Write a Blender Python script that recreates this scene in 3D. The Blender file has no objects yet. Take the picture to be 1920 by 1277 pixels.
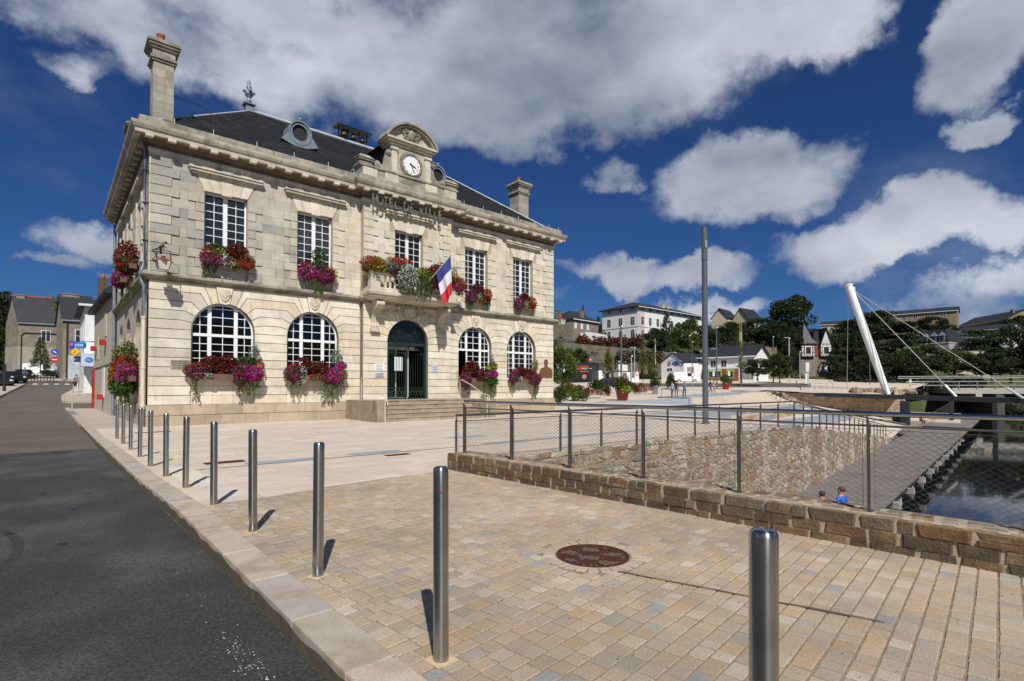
import bpy, bmesh, math, random
import numpy as np
from mathutils import Vector, Matrix
random.seed(7); rng = np.random.default_rng(11)
SC = bpy.context.scene
COL = SC.collection
R = math.radians
# ------------------------------------------------------------------ camera
EYE = 1.55; FPX = 996.0; PITCH = R(1.0); YAW = R(49.13); HORIZ = 727.0
PPX, PPY = 960.0, HORIZ - FPX * math.tan(PITCH)
FW0 = Vector((math.cos(YAW), math.sin(YAW), 0)); RT = Vector((FW0.y, -FW0.x, 0)); UP0 = Vector((0, 0, 1))
FW = FW0 * math.cos(PITCH) + UP0 * math.sin(PITCH); UPV = UP0 * math.cos(PITCH) - FW0 * math.sin(PITCH)
camd = bpy.data.cameras.new('camera'); cam = bpy.data.objects.new('camera', camd); COL.objects.link(cam)
camd.sensor_fit = 'HORIZONTAL'; camd.sensor_width = 36.0; camd.lens = 36.0 * FPX / 1920.0
camd.shift_y = (PPY - 638.5) / 1920.0
camd.clip_start = 0.05; camd.clip_end = 5000
cam.matrix_world = Matrix((( RT.x, UPV.x, -FW.x, 0), (RT.y, UPV.y, -FW.y, 0), (RT.z, UPV.z, -FW.z, EYE), (0, 0, 0, 1)))
SC.camera = cam
def ray(x, y): return FW * FPX + RT * (x - PPX) + UPV * (PPY - y)
def at(x, y, d):                       # world point seen at photo pixel x,y at ground distance d
    r = ray(x, y); r = r * (d / r.dot(FW0)); return Vector((r.x, r.y, r.z + EYE))
def lat(x, d):                         # ground position (x, y) in column x at distance d
    p = at(x, 727, d); return p.x, p.y
# ------------------------------------------------------------------ sun, sky, exposure
SUN_AZ = R(62.5); SUN_EL = R(46)         # light travels towards SUN_AZ
sl = bpy.data.lights.new('sun', 'SUN'); so = bpy.data.objects.new('sun', sl); COL.objects.link(so)
sl.energy = 4.9; sl.angle = R(0.53); sl.color = (1.0, 0.955, 0.88)
sdir = Vector((math.cos(SUN_AZ) * math.cos(SUN_EL), math.sin(SUN_AZ) * math.cos(SUN_EL), -math.sin(SUN_EL)))
so.rotation_euler = sdir.to_track_quat('-Z', 'Y').to_euler()
SC.view_settings.view_transform = 'Standard'; SC.view_settings.look = 'None'
SC.view_settings.exposure = 0.0; SC.view_settings.gamma = 1.0; SC.view_settings.use_curve_mapping = False
W = bpy.data.worlds.new('World'); SC.world = W; W.use_nodes = True
wn = W.node_tree; wn.nodes.clear()
def N(t, ty, **kw):
    n = t.nodes.new(ty)
    for k, v in kw.items():
        if k == 'ins':
            for i, val in v.items():
                if hasattr(val, 'is_linked') or isinstance(val, bpy.types.NodeSocket): t.links.new(val, n.inputs[i])
                else: n.inputs[i].default_value = val
        else: setattr(n, k, v)
    return n
def MA(t, op, a, b=0.0, c=0.0, clamp=False):
    n = N(t, 'ShaderNodeMath', operation=op, ins={0: a, 1: b, 2: c}); n.use_clamp = clamp; return n.outputs[0]
def VM(t, op, a, b=None, out=0):
    n = t.nodes.new('ShaderNodeVectorMath'); n.operation = op
    for i, v in enumerate((a, b)):
        if v is None: continue
        if isinstance(v, bpy.types.NodeSocket): t.links.new(v, n.inputs[i])
        else: n.inputs[i].default_value = v
    return n.outputs[out]
def MR(t, v, a, b, c=0.0, d=1.0, smooth=True):
    n = N(t, 'ShaderNodeMapRange', ins={0: v, 1: a, 2: b, 3: c, 4: d}); n.interpolation_type = 'SMOOTHSTEP' if smooth else 'LINEAR'
    return n.outputs[0]
def MIX(t, f, a, b, bt='MIX'):
    n = t.nodes.new('ShaderNodeMix'); n.data_type = 'RGBA'; n.blend_type = bt
    for i, v in ((0, f), (6, a), (7, b)):
        if isinstance(v, bpy.types.NodeSocket): t.links.new(v, n.inputs[i])
        else: n.inputs[i].default_value = v if i == 0 else (*v[:3], 1)
    return n.outputs[2]
sky = N(wn, 'ShaderNodeTexSky', sky_type='NISHITA', sun_disc=False, sun_elevation=SUN_EL, sun_rotation=math.atan2(-sdir.x, -sdir.y), altitude=0, air_density=1.0, dust_density=0.2, ozone_density=4.0)
SKY_TINT = (0.235, 0.43, 0.76)
skyc = MIX(wn, 1.0, sky.outputs[0], SKY_TINT, 'MULTIPLY')
tc = N(wn, 'ShaderNodeTexCoord').outputs['Generated']
D = VM(wn, 'NORMALIZE', tc)
warp = N(wn, 'ShaderNodeTexNoise', ins={'Vector': D, 'Scale': 5.5, 'Detail': 8.0, 'Roughness': 0.62})
wv = VM(wn, 'SUBTRACT', warp.outputs['Color'], (0.5, 0.5, 0.5))
wsc = wn.nodes.new('ShaderNodeVectorMath'); wsc.operation = 'SCALE'; wn.links.new(wv, wsc.inputs[0]); wsc.inputs[3].default_value = 0.20
DW = VM(wn, 'ADD', D, wsc.outputs[0])
# cumulus masses: image-side position of each one turned into a sky direction, with its angular half sizes
CL = [(200, 40, 270, 120, 1), (480, 150, 270, 130, 1), (760, 150, 330, 150, 1), (960, 200, 240, 120, 1), (1110, 170, 260, 120, 1),
      (1250, 60, 330, 130, 1), (1480, 30, 170, 80, 1), (560, 30, 500, 110, 1), (960, 30, 200, 90, 1), (150, 130, 130, 60, .6),
      (1870, 70, 140, 140, 1), (1880, 232, 75, 42, .9), (1425, 335, 190, 92, 1.25), (1480, 300, 110, 50, 1), (1150, 335, 70, 42, .55),
      (1620, 455, 200, 60, 1.2), (1740, 415, 190, 68, 1.3), (1700, 480, 150, 30, .8), (1880, 440, 90, 50, .9), (1800, 560, 240, 62, .55),
      (1140, 515, 120, 38, .85), (1310, 520, 150, 36, .85), (1190, 490, 60, 26, .8), (1310, 585, 200, 26, .6), (1850, 520, 140, 40, .6),
      (130, 430, 130, 52, .6), (180, 518, 70, 20, .4), (90, 480, 100, 30, .45), (1040, 575, 80, 30, .35)]
rr = random.Random(3)
mask = None
def blob(c, e1, e2, wgt):
    global mask
    s = VM(wn, 'SUBTRACT', DW, tuple(c))
    a = VM(wn, 'DOT_PRODUCT', s, tuple(e1 / e1.length_squared), out=1)
    b = VM(wn, 'DOT_PRODUCT', s, tuple(e2 / e2.length_squared), out=1)
    q = MA(wn, 'SUBTRACT', wgt, MA(wn, 'MULTIPLY_ADD', a, a, MA(wn, 'MULTIPLY', b, b)))
    mask = q if mask is None else MA(wn, 'SMOOTH_MAX', mask, q, 0.25)
for (cx, cy, rx, ry, wgt) in CL:
    c = ray(cx, cy).normalized(); blob(c, ray(cx + rx, cy).normalized() - c, ray(cx, cy - ry).normalized() - c, wgt)
for i in range(12):                                # the same broken cumulus goes on round the rest of the sky
    az = YAW + R(75) + R(210) * (i + rr.random()) / 12; el = R(rr.uniform(10, 60))
    c = Vector((math.cos(az) * math.cos(el), math.sin(az) * math.cos(el), math.sin(el)))
    t1 = Vector((-math.sin(az), math.cos(az), 0)); t2 = c.cross(t1)
    blob(c, t1 * rr.uniform(.18, .4), t2 * rr.uniform(.08, .16), .9)
mask = MA(wn, 'MAXIMUM', mask, -2.0)
def fbm(v, scale, det, ro): return MA(wn, 'SUBTRACT', N(wn, 'ShaderNodeTexNoise', ins={'Vector': v, 'Scale': scale, 'Detail': det, 'Roughness': ro}).outputs['Fac'], 0.5)
# flatten the noise towards the horizon, as a layer seen at a slant is
LOFF = Vector((-sdir.x, -sdir.y, 0)) * 0.012 + Vector((0, 0, .030))
D2 = VM(wn, 'MULTIPLY', D, (1, 1, 1.7)); D2u = VM(wn, 'MULTIPLY', VM(wn, 'ADD', D, tuple(LOFF)), (1, 1, 1.7))
def field(v): return MA(wn, 'MULTIPLY_ADD', fbm(v, 4.2, 6.0, 0.5), 3.0, MA(wn, 'MULTIPLY', fbm(v, 12.0, 6.0, 0.55), 0.75))
fa = field(D2); fb_ = field(D2u)
dens = MA(wn, 'MULTIPLY_ADD', MA(wn, 'MINIMUM', mask, 1.0), 1.15, MA(wn, 'ADD', fa, 0.0))
alpha = MR(wn, dens, -0.12, 0.95)
wisp = MR(wn, MA(wn, 'ADD', fbm(D2, 2.2, 8.0, 0.6), 0.5), 0.50, 0.85, 0, 0.30)
alpha = MA(wn, 'MAXIMUM', alpha, wisp)
lit = MA(wn, 'MULTIPLY_ADD', MA(wn, 'SUBTRACT', fa, fb_), 0.42, 0.71)
lit = MA(wn, 'MULTIPLY_ADD', fbm(D2, 2.5, 3.0, 0.45), 1.9, lit)
lit = MA(wn, 'MULTIPLY_ADD', MR(wn, dens, 0.1, 1.5), -0.18, lit, True)
CB = 1.0
ccol = MIX(wn, lit, (0.15 * CB, 0.19 * CB, 0.265 * CB), (0.64 * CB, 0.68 * CB, 0.755 * CB))
lp = N(wn, 'ShaderNodeBackground', ins={0: skyc, 1: 0.066})
cb = N(wn, 'ShaderNodeBackground', ins={0: ccol, 1: 1.0})
ms = N(wn, 'ShaderNodeMixShader', ins={0: alpha, 1: lp.outputs[0], 2: cb.outputs[0]})
wo = N(wn, 'ShaderNodeOutputWorld', ins={0: ms.outputs[0]})
# ------------------------------------------------------------------ materials
MATS = {}
def mat(name, base=(.5, .5, .5), rough=.7, metal=0.0, nscale=3.0, namp=.15, bump=0.0, bscale=30.0, mode='col', spec=.5, second=None, sscale=.6, samp=.5, leaf=False, streak=0.0, grain=0.0, gsc=130.0):
    """mode: col = fixed base, obj = object colour, attr = per-face colour, objattr = both"""
    if name in MATS: return MATS[name]
    m = bpy.data.materials.new(name); m.use_nodes = True; t = m.node_tree; b = t.nodes['Principled BSDF']; MATS[name] = m
    pos = N(t, 'ShaderNodeNewGeometry').outputs['Position']
    if mode == 'obj': c = N(t, 'ShaderNodeObjectInfo').outputs['Color']
    elif mode == 'attr': c = N(t, 'ShaderNodeAttribute', attribute_name='col').outputs['Color']
    elif mode == 'objattr':
        c = MIX(t, 1.0, N(t, 'ShaderNodeAttribute', attribute_name='col').outputs['Color'], N(t, 'ShaderNodeObjectInfo').outputs['Color'], 'MULTIPLY')
    else:
        rgb = N(t, 'ShaderNodeRGB'); rgb.outputs[0].default_value = (*base, 1); c = rgb.outputs[0]
    if second is not None:
        s = N(t, 'ShaderNodeTexNoise', ins={'Vector': pos, 'Scale': sscale, 'Detail': 5.0, 'Roughness': 0.6})
        c = MIX(t, MR(t, s.outputs['Fac'], .42, .66, 0, samp), c, second)
    if namp > 0:
        n = N(t, 'ShaderNodeTexNoise', ins={'Vector': pos, 'Scale': nscale, 'Detail': 6.0, 'Roughness': 0.62})
        g = MR(t, n.outputs['Fac'], .3, .7, 1 - namp, 1 + namp, False)
        gc = N(t, 'ShaderNodeCombineColor', ins={0: g, 1: g, 2: g}); c = MIX(t, 1.0, c, gc.outputs[0], 'MULTIPLY')
    if grain > 0:
        n = N(t, 'ShaderNodeTexNoise', ins={'Vector': pos, 'Scale': gsc, 'Detail': 3.0, 'Roughness': 0.8})
        g = MR(t, n.outputs['Fac'], .3, .7, 1 - grain, 1 + grain, False)
        gc = N(t, 'ShaderNodeCombineColor', ins={0: g, 1: g, 2: g}); c = MIX(t, 1.0, c, gc.outputs[0], 'MULTIPLY')
    if streak > 0:
        mp = N(t, 'ShaderNodeVectorMath', operation='MULTIPLY'); t.links.new(pos, mp.inputs[0]); mp.inputs[1].default_value = (3.0, 3.0, .35)
        n = N(t, 'ShaderNodeTexNoise', ins={'Vector': mp.outputs[0], 'Scale': 1.6, 'Detail': 5.0, 'Roughness': 0.65})
        c = MIX(t, MR(t, n.outputs['Fac'], .52, .74, 0, streak), c, (.10, .095, .085))
    t.links.new(c, b.inputs['Base Color'])
    b.inputs['Roughness'].default_value = rough; b.inputs['Metallic'].default_value = metal
    b.inputs['Specular IOR Level'].default_value = spec
    if bump > 0:
        n = N(t, 'ShaderNodeTexNoise', ins={'Vector': pos, 'Scale': bscale, 'Detail': 5.0, 'Roughness': 0.65})
        bp = N(t, 'ShaderNodeBump', ins={'Strength': bump, 'Distance': .02, 'Height': n.outputs['Fac']})
        t.links.new(bp.outputs[0], b.inputs['Normal'])
    if leaf:
        tr = N(t, 'ShaderNodeBsdfTranslucent'); t.links.new(c, tr.inputs[0])
        mx = N(t, 'ShaderNodeMixShader', ins={0: .3, 1: b.outputs[0], 2: tr.outputs[0]})
        t.links.new(mx.outputs[0], t.nodes['Material Output'].inputs[0])
    return m
def pair(name, **kw):                  # the same material for single pieces and for joined ones
    return mat(name, mode='obj', **kw), mat(name + '_joined', mode='attr', **kw)
M_lime = pair('limestone', rough=.86, nscale=2.2, namp=.13, bump=.3, bscale=26, streak=.30, second=(.38, .32, .23), sscale=.9, samp=.25, spec=.25)
M_limec = mat('limestone_moulding', (.60, .55, .445), .86, nscale=2.5, namp=.14, bump=.25, bscale=30, streak=.5, second=(.30, .28, .235), sscale=.8, samp=.45, spec=.25)
M_limed = mat('weathered_limestone', (.36, .33, .265), .9, nscale=3, namp=.2, bump=.35, bscale=26, streak=.6, second=(.14, .13, .11), sscale=1.3, samp=.7, spec=.2)
M_plinth = pair('plinth_stone', rough=.88, nscale=1.6, namp=.16, bump=.3, bscale=24, streak=.25, spec=.2)
M_joint = mat('stone_joint', (.20, .175, .13), .95, namp=.15)
M_ashj = mat('ashlar_joint', (.40, .35, .26), .95, namp=.15)
M_stucco = mat('side_render', (.46, .40, .325), .92, nscale=1.2, namp=.1, bump=.2, bscale=60, streak=.2)
M_white = mat('white_paint', (.80, .81, .83), .4, namp=.04)
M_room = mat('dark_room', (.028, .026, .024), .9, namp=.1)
M_curtain = mat('net_curtain', (.40, .39, .37), .9, namp=.1)
M_slate = mat('slate', (.020, .021, .024), .62, nscale=1.5, namp=.35, bump=.25, bscale=40, spec=.35)
M_zinc = mat('zinc', (.20, .245, .29), .5, metal=.25, nscale=4, namp=.22)
M_lead = mat('pale_lead', (.42, .47, .50), .55, metal=.1, nscale=4, namp=.15)
M_pot = mat('terracotta_pot', (.36, .105, .04), .8, namp=.2)
M_black = mat('black_metal', (.018, .018, .02), .5, namp=.1)
M_green = mat('green_iron', (.012, .028, .024), .45, namp=.15)
M_steel = mat('brushed_steel', (.52, .505, .48), .13, metal=1.0, nscale=6, namp=.1)
M_boll = mat('satin_steel', (.43, .42, .40), .27, metal=1.0, nscale=5, namp=.16)
_t = M_boll.node_tree; _b = _t.nodes['Principled BSDF']; _b.inputs['Anisotropic'].default_value = .85; _b.inputs['Anisotropic Rotation'].default_value = .25
_tg = _t.nodes.new('ShaderNodeTangent'); _tg.direction_type = 'RADIAL'; _tg.axis = 'Z'; _t.links.new(_tg.outputs[0], _b.inputs['Tangent'])
M_darksteel = mat('weathered_steel', (.17, .155, .14), .42, metal=.75, nscale=8, namp=.2)
M_polegrey = mat('grey_pole_paint', (.085, .10, .125), .45, namp=.06)
M_concrete = mat('concrete', (.42, .40, .35), .9, nscale=2, namp=.15, bump=.1, streak=.35)
M_deck = mat('grey_deck_boards', (.21, .195, .18), .85, nscale=1.2, namp=.14)
M_granite = mat('blue_grey_granite', (.27, .31, .36), .7, nscale=.8, namp=.10, grain=.08)
M_soil = mat('soil', (.05, .035, .025), .95)
M_bell = mat('bronze', (.10, .065, .03), .5, metal=.6)
M_leaf = mat('foliage', rough=.6, mode='objattr', namp=0, leaf=True, spec=.3)
M_petal = mat('petals', rough=.6, mode='attr', namp=0, leaf=True, spec=.2)
M_bark = mat('bark', (.10, .075, .05), .95, nscale=6, namp=.3, bump=.3)
def glass_mat(name, tint=(.9, .95, .95), rough=.02, refl=.12):
    m = bpy.data.materials.new(name); m.use_nodes = True; t = m.node_tree; t.nodes.remove(t.nodes['Principled BSDF'])
    fr = N(t, 'ShaderNodeFresnel', ins={0: 1.5}); f = MA(t, 'MULTIPLY_ADD', fr.outputs[0], 1.0, refl * .12, True)
    a = N(t, 'ShaderNodeBsdfTransparent', ins={0: (*tint, 1)}); g = N(t, 'ShaderNodeBsdfGlossy', ins={0: (1, 1, 1, 1), 1: rough})
    mx = N(t, 'ShaderNodeMixShader', ins={0: f, 1: a.outputs[0], 2: g.outputs[0]}); t.links.new(mx.outputs[0], t.nodes['Material Output'].inputs[0])
    MATS[name] = m; return m
M_glass = glass_mat('window_glass')
M_darkglass = mat('far_window_glass', (.03, .035, .04), .08, namp=0, spec=.6)
# ------------------------------------------------------------------ mesh helpers
def wpos(o):
    p = Vector((0, 0, 0))
    while o is not None: p += o.location; o = o.parent
    return p
def tag(o, label=None, cat=None, group=None, kind=None):
    if label: o['label'] = label
    if cat: o['category'] = cat
    if group: o['group'] = group
    if kind: o['kind'] = kind
    return o
def thing(name, label, cat, loc=(0, 0, 0), group=None):
    o = bpy.data.objects.new(name, None); COL.objects.link(o); o.location = loc; o.empty_display_size = .2
    return tag(o, label, cat, group)
def link(name, me, parent=None, loc=None):
    o = bpy.data.objects.new(name, me); COL.objects.link(o)
    if parent is not None: o.parent = parent
    if loc is not None: o.location = loc
    return o
class MB:
    def __init__(s): s.v = []; s.f = []; s.c = []; s.m = []; s.sm = []
    def add(s, vs, fs, col=(1, 1, 1), mi=0, smooth=False):
        k = len(s.v); s.v += [tuple(v) for v in vs]
        for f in fs: s.f.append(tuple(i + k for i in f)); s.c.append(col); s.m.append(mi); s.sm.append(smooth)
        return s
    def box(s, x0, x1, y0, y1, z0, z1, **kw):
        return s.add([(x0, y0, z0), (x1, y0, z0), (x1, y1, z0), (x0, y1, z0), (x0, y0, z1), (x1, y0, z1), (x1, y1, z1), (x0, y1, z1)],
                     [(0, 3, 2, 1), (4, 5, 6, 7), (0, 1, 5, 4), (1, 2, 6, 5), (2, 3, 7, 6), (3, 0, 4, 7)], **kw)
    def obox(s, p0, p1, w, z0, z1, **kw):      # box along the plan line p0-p1, width w (towards the left side)
        d = Vector((p1[0] - p0[0], p1[1] - p0[1])); n = Vector((-d.y, d.x)).normalized() * w
        q = [(p0[0], p0[1]), (p1[0], p1[1]), (p1[0] + n.x, p1[1] + n.y), (p0[0] + n.x, p0[1] + n.y)]
        return s.poly(q, z0, z1, **kw)
    def poly(s, q, z0, z1, **kw):              # vertical prism over plan polygon; z may be numbers or lists
        n = len(q); a = z0 if hasattr(z0, '__len__') else [z0] * n; b = z1 if hasattr(z1, '__len__') else [z1] * n
        vs = [(x, y, a[i]) for i, (x, y) in enumerate(q)] + [(x, y, b[i]) for i, (x, y) in enumerate(q)]
        fs = [tuple(range(n - 1, -1, -1)), tuple(range(n, 2 * n))] + [(i, (i + 1) % n, n + (i + 1) % n, n + i) for i in range(n)]
        return s.add(vs, fs, **kw)
    def beam(s, a, b, w, h=None, **kw):        # square bar between points
        a = Vector(a); b = Vector(b); h = h or w; d = (b - a).normalized()
        u = d.cross(Vector((0, 0, 1)));  u = u.normalized() if u.length > 1e-4 else Vector((1, 0, 0)); v = u.cross(d)
        vs = [p + u * (i * w / 2) + v * (j * h / 2) for p in (a, b) for i, j in ((-1, -1), (1, -1), (1, 1), (-1, 1))]
        return s.add(vs, [(0, 1, 2, 3), (7, 6, 5, 4), (0, 4, 5, 1), (1, 5, 6, 2), (2, 6, 7, 3), (3, 7, 4, 0)], **kw)
    def tube(s, pts, r, n=8, caps=True, **kw):
        pts = [Vector(p) for p in pts]; rs = r if hasattr(r, '__len__') else [r] * len(pts); vs = []; fs = []
        for i, p in enumerate(pts):
            d = (pts[min(i + 1, len(pts) - 1)] - pts[max(i - 1, 0)]).normalized()
            u = d.cross(Vector((0, 0, 1))); u = u.normalized() if u.length > 1e-3 else Vector((1, 0, 0)); v = u.cross(d)
            vs += [p + (u * math.cos(2 * math.pi * k / n) + v * math.sin(2 * math.pi * k / n)) * rs[i] for k in range(n)]
        for i in range(len(pts) - 1):
            fs += [(i * n + k, i * n + (k + 1) % n, (i + 1) * n + (k + 1) % n, (i + 1) * n + k) for k in range(n)]
        kw2 = dict(kw); kw2.setdefault('smooth', n > 5); s.add(vs, fs, **kw2)
        if caps: kw3 = dict(kw); kw3['smooth'] = False; s.add(vs[:n], [tuple(range(n))], **kw3); s.add(vs[-n:], [tuple(range(n))], **kw3)
        return s
    def lathe(s, o, prof, n=16, ax=None, **kw):
        o = Vector(o); vs = []; fs = []
        for (r, z) in prof: vs += [(o.x + r * math.cos(2 * math.pi * k / n), o.y + r * math.sin(2 * math.pi * k / n), o.z + z) for k in range(n)]
        for i in range(len(prof) - 1): fs += [(i * n + k, i * n + (k + 1) % n, (i + 1) * n + (k + 1) % n, (i + 1) * n + k) for k in range(n)]
        if prof[0][0] > 1e-4: fs.append(tuple(range(n - 1, -1, -1)))
        if prof[-1][0] > 1e-4: fs.append(tuple(range((len(prof) - 1) * n, len(prof) * n)))
        kw.setdefault('smooth', True); return s.add(vs, fs, **kw)
    def ball(s, c, r, n=10, m=6, **kw):
        rx, ry, rz = r if hasattr(r, '__len__') else (r, r, r); vs = []; fs = []
        for i in range(m + 1):
            a = math.pi * i / m - math.pi / 2
            vs += [(c[0] + rx * math.cos(a) * math.cos(2 * math.pi * k / n), c[1] + ry * math.cos(a) * math.sin(2 * math.pi * k / n), c[2] + rz * math.sin(a)) for k in range(n)]
        for i in range(m): fs += [(i * n + k, i * n + (k + 1) % n, (i + 1) * n + (k + 1) % n, (i + 1) * n + k) for k in range(n)]
        kw.setdefault('smooth', True); return s.add(vs, fs, **kw)
    def fprism(s, F, poly, d0, d1, **kw):      # polygon (s, z) on a facade frame F, extruded in depth
        n = len(poly); vs = [F(a, d0, z) for a, z in poly] + [F(a, d1, z) for a, z in poly]
        fs = [tuple(range(n)), tuple(range(2 * n - 1, n - 1, -1))] + [(i, n + i, n + (i + 1) % n, (i + 1) % n) for i in range(n)]
        return s.add(vs, fs, **kw)
    def fbox(s, F, a0, a1, d0, d1, z0, z1, **kw): return s.fprism(F, [(a0, z0), (a1, z0), (a1, z1), (a0, z1)], d0, d1, **kw)
    def mesh(s, name, mats, off=Vector((0, 0, 0))):
        me = bpy.data.meshes.new(name); v = [(x - off.x, y - off.y, z - off.z) for x, y, z in s.v]
        me.from_pydata(v, [], s.f)
        if not isinstance(mats, (list, tuple)): mats = [mats]
        for mm in mats: me.materials.append(mm)
        me.polygons.foreach_set('material_index', s.m); me.polygons.foreach_set('use_smooth', s.sm)
        ca = me.attributes.new('col', 'FLOAT_COLOR', 'CORNER')
        cnt = [len(f) for f in s.f]; arr = np.repeat(np.array([(*c, 1.0) for c in s.c], dtype=np.float32).reshape(-1, 4), cnt, axis=0)
        ca.data.foreach_set('color', arr.ravel()); me.update(); return me
    def build(s, name, mats, parent=None, origin=None):
        off = wpos(parent) if parent is not None else Vector((0, 0, 0))
        if parent is None and origin is not None: off = Vector(origin)
        me = s.mesh(name, mats, off)
        o = link(name, me, parent)
        if parent is None and origin is not None: o.location = origin
        return o
def np_mesh(name, quads, cols, mats, mi=None):      # quads (n,4,3) numpy
    n = len(quads); me = bpy.data.meshes.new(name)
    me.vertices.add(4 * n); me.vertices.foreach_set('co', quads.reshape(-1).astype(np.float32))
    me.loops.add(4 * n); me.loops.foreach_set('vertex_index', np.arange(4 * n, dtype=np.int32))
    me.polygons.add(n); me.polygons.foreach_set('loop_start', np.arange(0, 4 * n, 4, dtype=np.int32)); me.polygons.foreach_set('loop_total', np.full(n, 4, dtype=np.int32))
    for m in (mats if isinstance(mats, (list, tuple)) else [mats]): me.materials.append(m)
    if mi is not None: me.polygons.foreach_set('material_index', np.asarray(mi, dtype=np.int32))
    ca = me.attributes.new('col', 'FLOAT_COLOR', 'CORNER'); c4 = np.ones((n, 4, 4), dtype=np.float32); c4[:, :, :3] = np.asarray(cols)[:, None, :]
    ca.data.foreach_set('color', c4.ravel()); me.update(); me.validate(); return me
def leaf_quads(cen, size, flat=0.0, aspect=1.0):
    n = len(cen); u = rng.normal(size=(n, 3)); u[:, 2] *= (1 - flat); u /= np.linalg.norm(u, axis=1)[:, None]
    w = rng.normal(size=(n, 3)); w -= (w * u).sum(1)[:, None] * u; w /= np.linalg.norm(w, axis=1)[:, None]
    sz = (size * rng.uniform(.6, 1.3, n))[:, None] / 2
    a = u * sz * aspect; b = w * sz
    return np.stack([cen - a, cen - b * .8, cen + a, cen + b * .8], axis=1)
def inset(poly, d):
    n = len(poly); out = []
    ar = sum(poly[i][0] * poly[(i + 1) % n][1] - poly[(i + 1) % n][0] * poly[i][1] for i in range(n)); sg = 1 if ar > 0 else -1
    for i in range(n):
        p0, p1, p2 = Vector(poly[i - 1]), Vector(poly[i]), Vector(poly[(i + 1) % n])
        e1 = (p1 - p0); e2 = (p2 - p1)
        if e1.length < 1e-6 or e2.length < 1e-6: out.append(tuple(p1)); continue
        e1.normalize(); e2.normalize(); n1_ = Vector((-e1.y, e1.x)) * sg; n2_ = Vector((-e2.y, e2.x)) * sg
        bis = n1_ + n2_; k = 1 + n1_.dot(n2_)
        out.append(tuple(p1 + bis * (d / max(k, .35))))
    return out
class Pieces:
    def __init__(s, name, parent, mats, meshes, jname=None):
        s.n = name; s.p = parent; s.mats = mats; s.ms = meshes; s.it = []; s.j = jname or name + 's'
    def add(s, vi, M, col, score=0.0): s.it.append((score, vi, M, col))
    def finish(s, limit=300):
        s.it.sort(key=lambda t: -t[0]); off = Matrix.Translation(-wpos(s.p)) if s.p is not None else Matrix()
        for sc, vi, M, col in s.it[:limit]:
            o = bpy.data.objects.new(s.n, s.ms[vi]); COL.objects.link(o); o.parent = s.p; o.matrix_local = off @ M; o.color = (*col, 1)
        rest = s.it[limit:]
        if rest:
            mb = MB(); cache = {}
            for sc, vi, M, col in rest:
                if vi not in cache: me = s.ms[vi]; cache[vi] = ([v.co.copy() for v in me.vertices], [tuple(p.vertices) for p in me.polygons])
                vs, fs = cache[vi]; mb.add([M @ v for v in vs], fs, col=col)
            o = mb.build(s.j, s.mats[1], s.p); o['kind'] = 'stuff'
def TRS(loc, rot, sc):
    return Matrix.Translation(loc) @ rot.to_4x4() @ Matrix.Diagonal((*sc, 1))
def slab_variants(mats, n=5, jit=.03, bev=.10, bevz=.10, name='stone_piece'):
    out = []
    for k in range(n):
        r_ = random.Random(100 + k); c = [(-.5, -.5), (.5, -.5), (.5, .5), (-.5, .5)]
        c = [(x * (1 - r_.random() * jit * 2), y * (1 - r_.random() * jit * 2)) for x, y in c]
        t = [(x - math.copysign(bev * r_.uniform(.4, 1), x), y - math.copysign(bev * r_.uniform(.4, 1), y)) for x, y in c]
        vs = [(x, y, -.5) for x, y in c] + [(x, y, .5 - bevz) for x, y in c] + [(x, y, .5 + r_.uniform(-.3, .3) * bevz) for x, y in t]
        fs = [(i, (i + 1) % 4, 4 + (i + 1) % 4, 4 + i) for i in range(4)] + [(4 + i, 4 + (i + 1) % 4, 8 + (i + 1) % 4, 8 + i) for i in range(4)] + [(8, 9, 10, 11)]
        out.append(MB().add(vs, fs).mesh(name, mats[0]))
    return out
def rubble_variants(mats, n=8, sides=7, name='rubble_piece'):
    out = []
    for k in range(n):
        r_ = random.Random(300 + k); m = 5 if k % 2 else 6
        ang = [2 * math.pi * (i + r_.uniform(-.3, .3)) / m for i in range(m)]
        ra = [r_.uniform(.46, .60) for _ in range(m)]
        def ring(f, z, j=0): return [(f * ra[i] * math.cos(ang[i]) * 1.08, f * ra[i] * math.sin(ang[i]) * 1.08, z + r_.uniform(-j, j)) for i in range(m)]
        vs = ring(1, -.5) + ring(1, .15, .05) + ring(.86, .5, .10)
        fs = [(i, (i + 1) % m, m + (i + 1) % m, m + i) for i in range(m)] + [(m + i, m + (i + 1) % m, 2 * m + (i + 1) % m, 2 * m + i) for i in range(m)] + [tuple(range(2 * m, 3 * m))]
        out.append(MB().add(vs, fs).mesh(name, mats[0]))
    return out
def mixc(a, b, t): return tuple(a[i] * (1 - t) + b[i] * t for i in range(3))
def jit(c, a=.08, rnd=random): k = 1 + rnd.uniform(-a, a); return tuple(max(0, x * k * (1 + rnd.uniform(-a, a) * .25)) for x in c)
def interp(x, pts):
    if x <= pts[0][0]: return pts[0][1]
    for (a, b), (c, d) in zip(pts, pts[1:]):
        if x <= c: return b + (d - b) * (x - a) / (c - a)
    return pts[-1][1]
def text_mesh(txt, size, depth, mats, name='lettering', align='CENTER'):
    cu = bpy.data.curves.new(name, 'FONT'); cu.body = txt; cu.size = size; cu.extrude = depth; cu.align_x = align; cu.resolution_u = 3
    o = bpy.data.objects.new('tmp_text', cu); COL.objects.link(o); dg = bpy.context.evaluated_depsgraph_get()
    me = bpy.data.meshes.new_from_object(o.evaluated_get(dg)); me.name = name
    bpy.data.objects.remove(o); bpy.data.curves.remove(cu); me.materials.clear(); me.materials.append(mats); return me
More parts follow.
